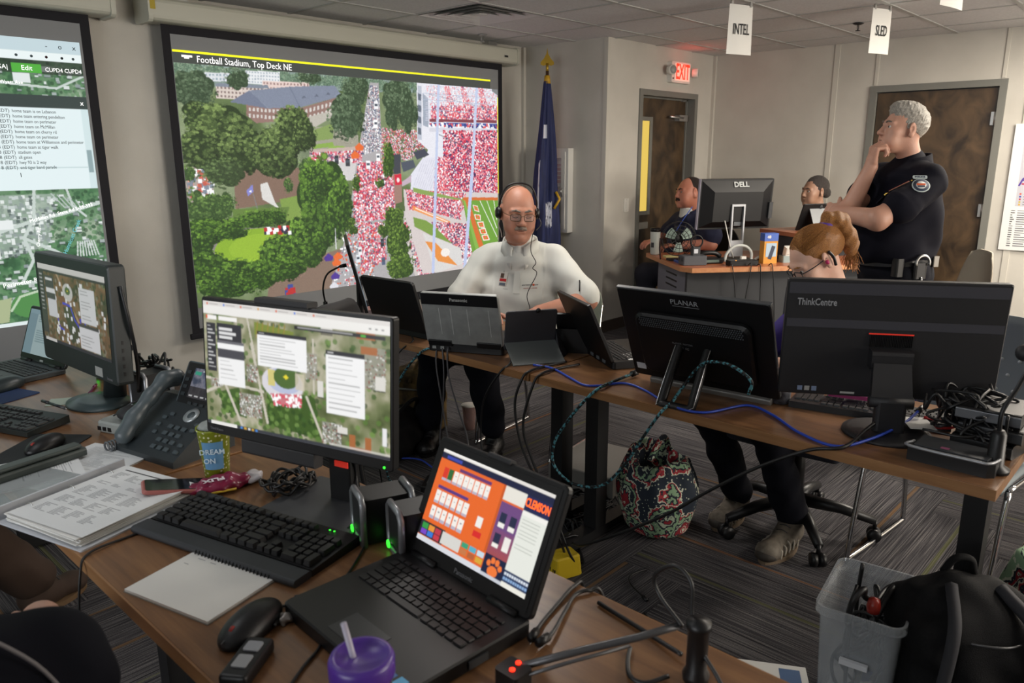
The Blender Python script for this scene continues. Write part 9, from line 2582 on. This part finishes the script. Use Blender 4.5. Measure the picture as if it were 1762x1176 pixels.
# microphone arm lying on the foreground table
t = empty('microphone_arm', 'grey microphone arm with black clamp and looped cord at the bottom', 'microphone', (.94, .49, TZ))
o_ = Vector((.94, .49, TZ))
MB().tube([Vector(p) - o_ for p in ((.738, .689, .768), (.829, .627, .782), (.902, .57, .795), (.947, .528, .812))], .0062, 8).build('arm_rod', mat('satin grey rod', '#5c5c5e', rough=.35, metal=.5), t)
MB().tube([Vector(p) - o_ for p in ((.730, .673, .764), (.80, .628, .776), (.88, .572, .79))], .003, 6).build('tension_rod', mat('satin grey rod', '#5c5c5e'), t)
MB().lathe([(.02, 0), (.021, .01), (.016, .02), (.016, .085), (.019, .09), (.019, .1), (.001, .104)], 18).build('clamp_body', M_blk, t)
MB().tube(smooth_path([Vector(p) - o_ for p in ((.945, .52, .815), (.96, .572, .84), (.96, .582, .872), (.96, .548, .902), (.955, .515, .888), (.95, .508, .84), (.942, .49, .80), (.93, .45, .77), (.92, .42, .745))], 7), .0036, 6).build('looped_cord', M_cable, t)
MB().rbox(-.225, -.185, .17, .215, .0, .035, r=.006).build('base_block', M_blk, t)
for k in range(2): MB().lathe([(.001, .002), (.0045, .002), (.0045, 0)], 10, M=T(-.21 + k * .018, .19 + .004 * k, .035)).build('red_light', M_led_r, t)

def tangle(label, c, ext, n, r_, m, seed, zmin, name='cable_tangle', loops=5, coil=False):
	t = empty(name, label, 'cable', c)
	rg = random.Random(seed)
	for k in range(n):
		pts = []
		if coil:
			R0 = ext[0] * rg.uniform(.65, 1.0); ph = rg.uniform(0, 6.28); cx, cy = rg.uniform(-.02, .02), rg.uniform(-.02, .02)
			for i in range(13):
				a = ph + i * .55; q = R0 * (1 + .08 * rg.uniform(-1, 1))
				pts.append((cx + q * math.cos(a), cy + q * ext[1] / ext[0] * math.sin(a), zmin + rg.uniform(0, ext[2])))
		else:
			p = np.array((rg.uniform(-1, 1) * ext[0], rg.uniform(-1, 1) * ext[1], rg.uniform(0, 1) * ext[2]))
			for i in range(loops):
				pts.append((p[0], p[1], max(zmin, p[2])))
				tgt = np.array((rg.uniform(-1, 1) * ext[0], rg.uniform(-1, 1) * ext[1], rg.uniform(0, 1) * ext[2]))
				p = p * .35 + tgt * .65
		MB().tube(smooth_path(pts, 6), r_, 6).build('cable', m, t)
	return t
tangle('tangle of black cables behind the left all-in-one computer', (.985, 2.52, TZ), (.05, .13, .17), 14, .0042, M_cable, 3, .006)
tangle('coiled bundle of black cable on the table left of the monitor stand', (.895, 1.56, TZ), (.06, .045, .035), 7, .0036, M_cable, 5, .004, 'cable_bundle', coil=True)
tangle('heap of black cables behind the dock at the right end of the middle row', (2.34, .44, TZ), (.13, .12, .17), 30, .0042, M_cable, 7, .047, loops=6)
tangle('coil of black cables on the carpet behind the yellow outlet', (2.22, 1.80, 0), (.11, .1, .05), 9, .0048, M_cable, 9, .005, 'cable_bundle', coil=True)
tangle('loose black cables strewn on the carpet under the middle row', (2.5, 1.9, 0), (.33, .25, .03), 15, .0045, M_cable, 11, .005)
tangle('black cables strewn on the carpet beside the power adapter', (2.05, 2.25, 0), (.3, .35, .02), 12, .004, M_cable, 13, .005)
tangle('small tangle of cables around the gooseneck microphone', (2.18, 3.16, TZ), (.08, .08, .06), 8, .0036, M_cable, 15, .005)
tangle('thin black leads scattered on the back desk', (*onDK(.6, .24), TZ), (.2, .07, .015), 8, .0036, M_cable, 17, .004)
tangle('small tangle of black leads behind the grey rugged laptop', (2.07, 2.31, TZ), (.025, .05, .02), 4, .003, M_cable, 19, .004)
for k, (a, d0, dx) in enumerate(((.34, .55, .05), (.48, .62, -.03), (.55, .42, .02), (.64, .5, .04))):
	p0 = onDK(a, .03); p1 = onDK(a + .01, -.012); p2 = onDK(a + dx, -.02); p3 = onDK(a + dx * 1.5, -.015)
	cable('%s black lead hanging down the front of the back desk' % ['leftmost', 'second from left', 'third from left', 'rightmost'][k], [(*p0, .745), (*p1, .742), (*p2, .74 - d0 * .5), (*p3, .74 - d0)], .0036, M_cable)
cable('black cable draped from the tub side to the carpet', [(2.0, 1.25, .006), (1.9, 1.05, .006), (1.86, .9, .006)], .004, M_cable)
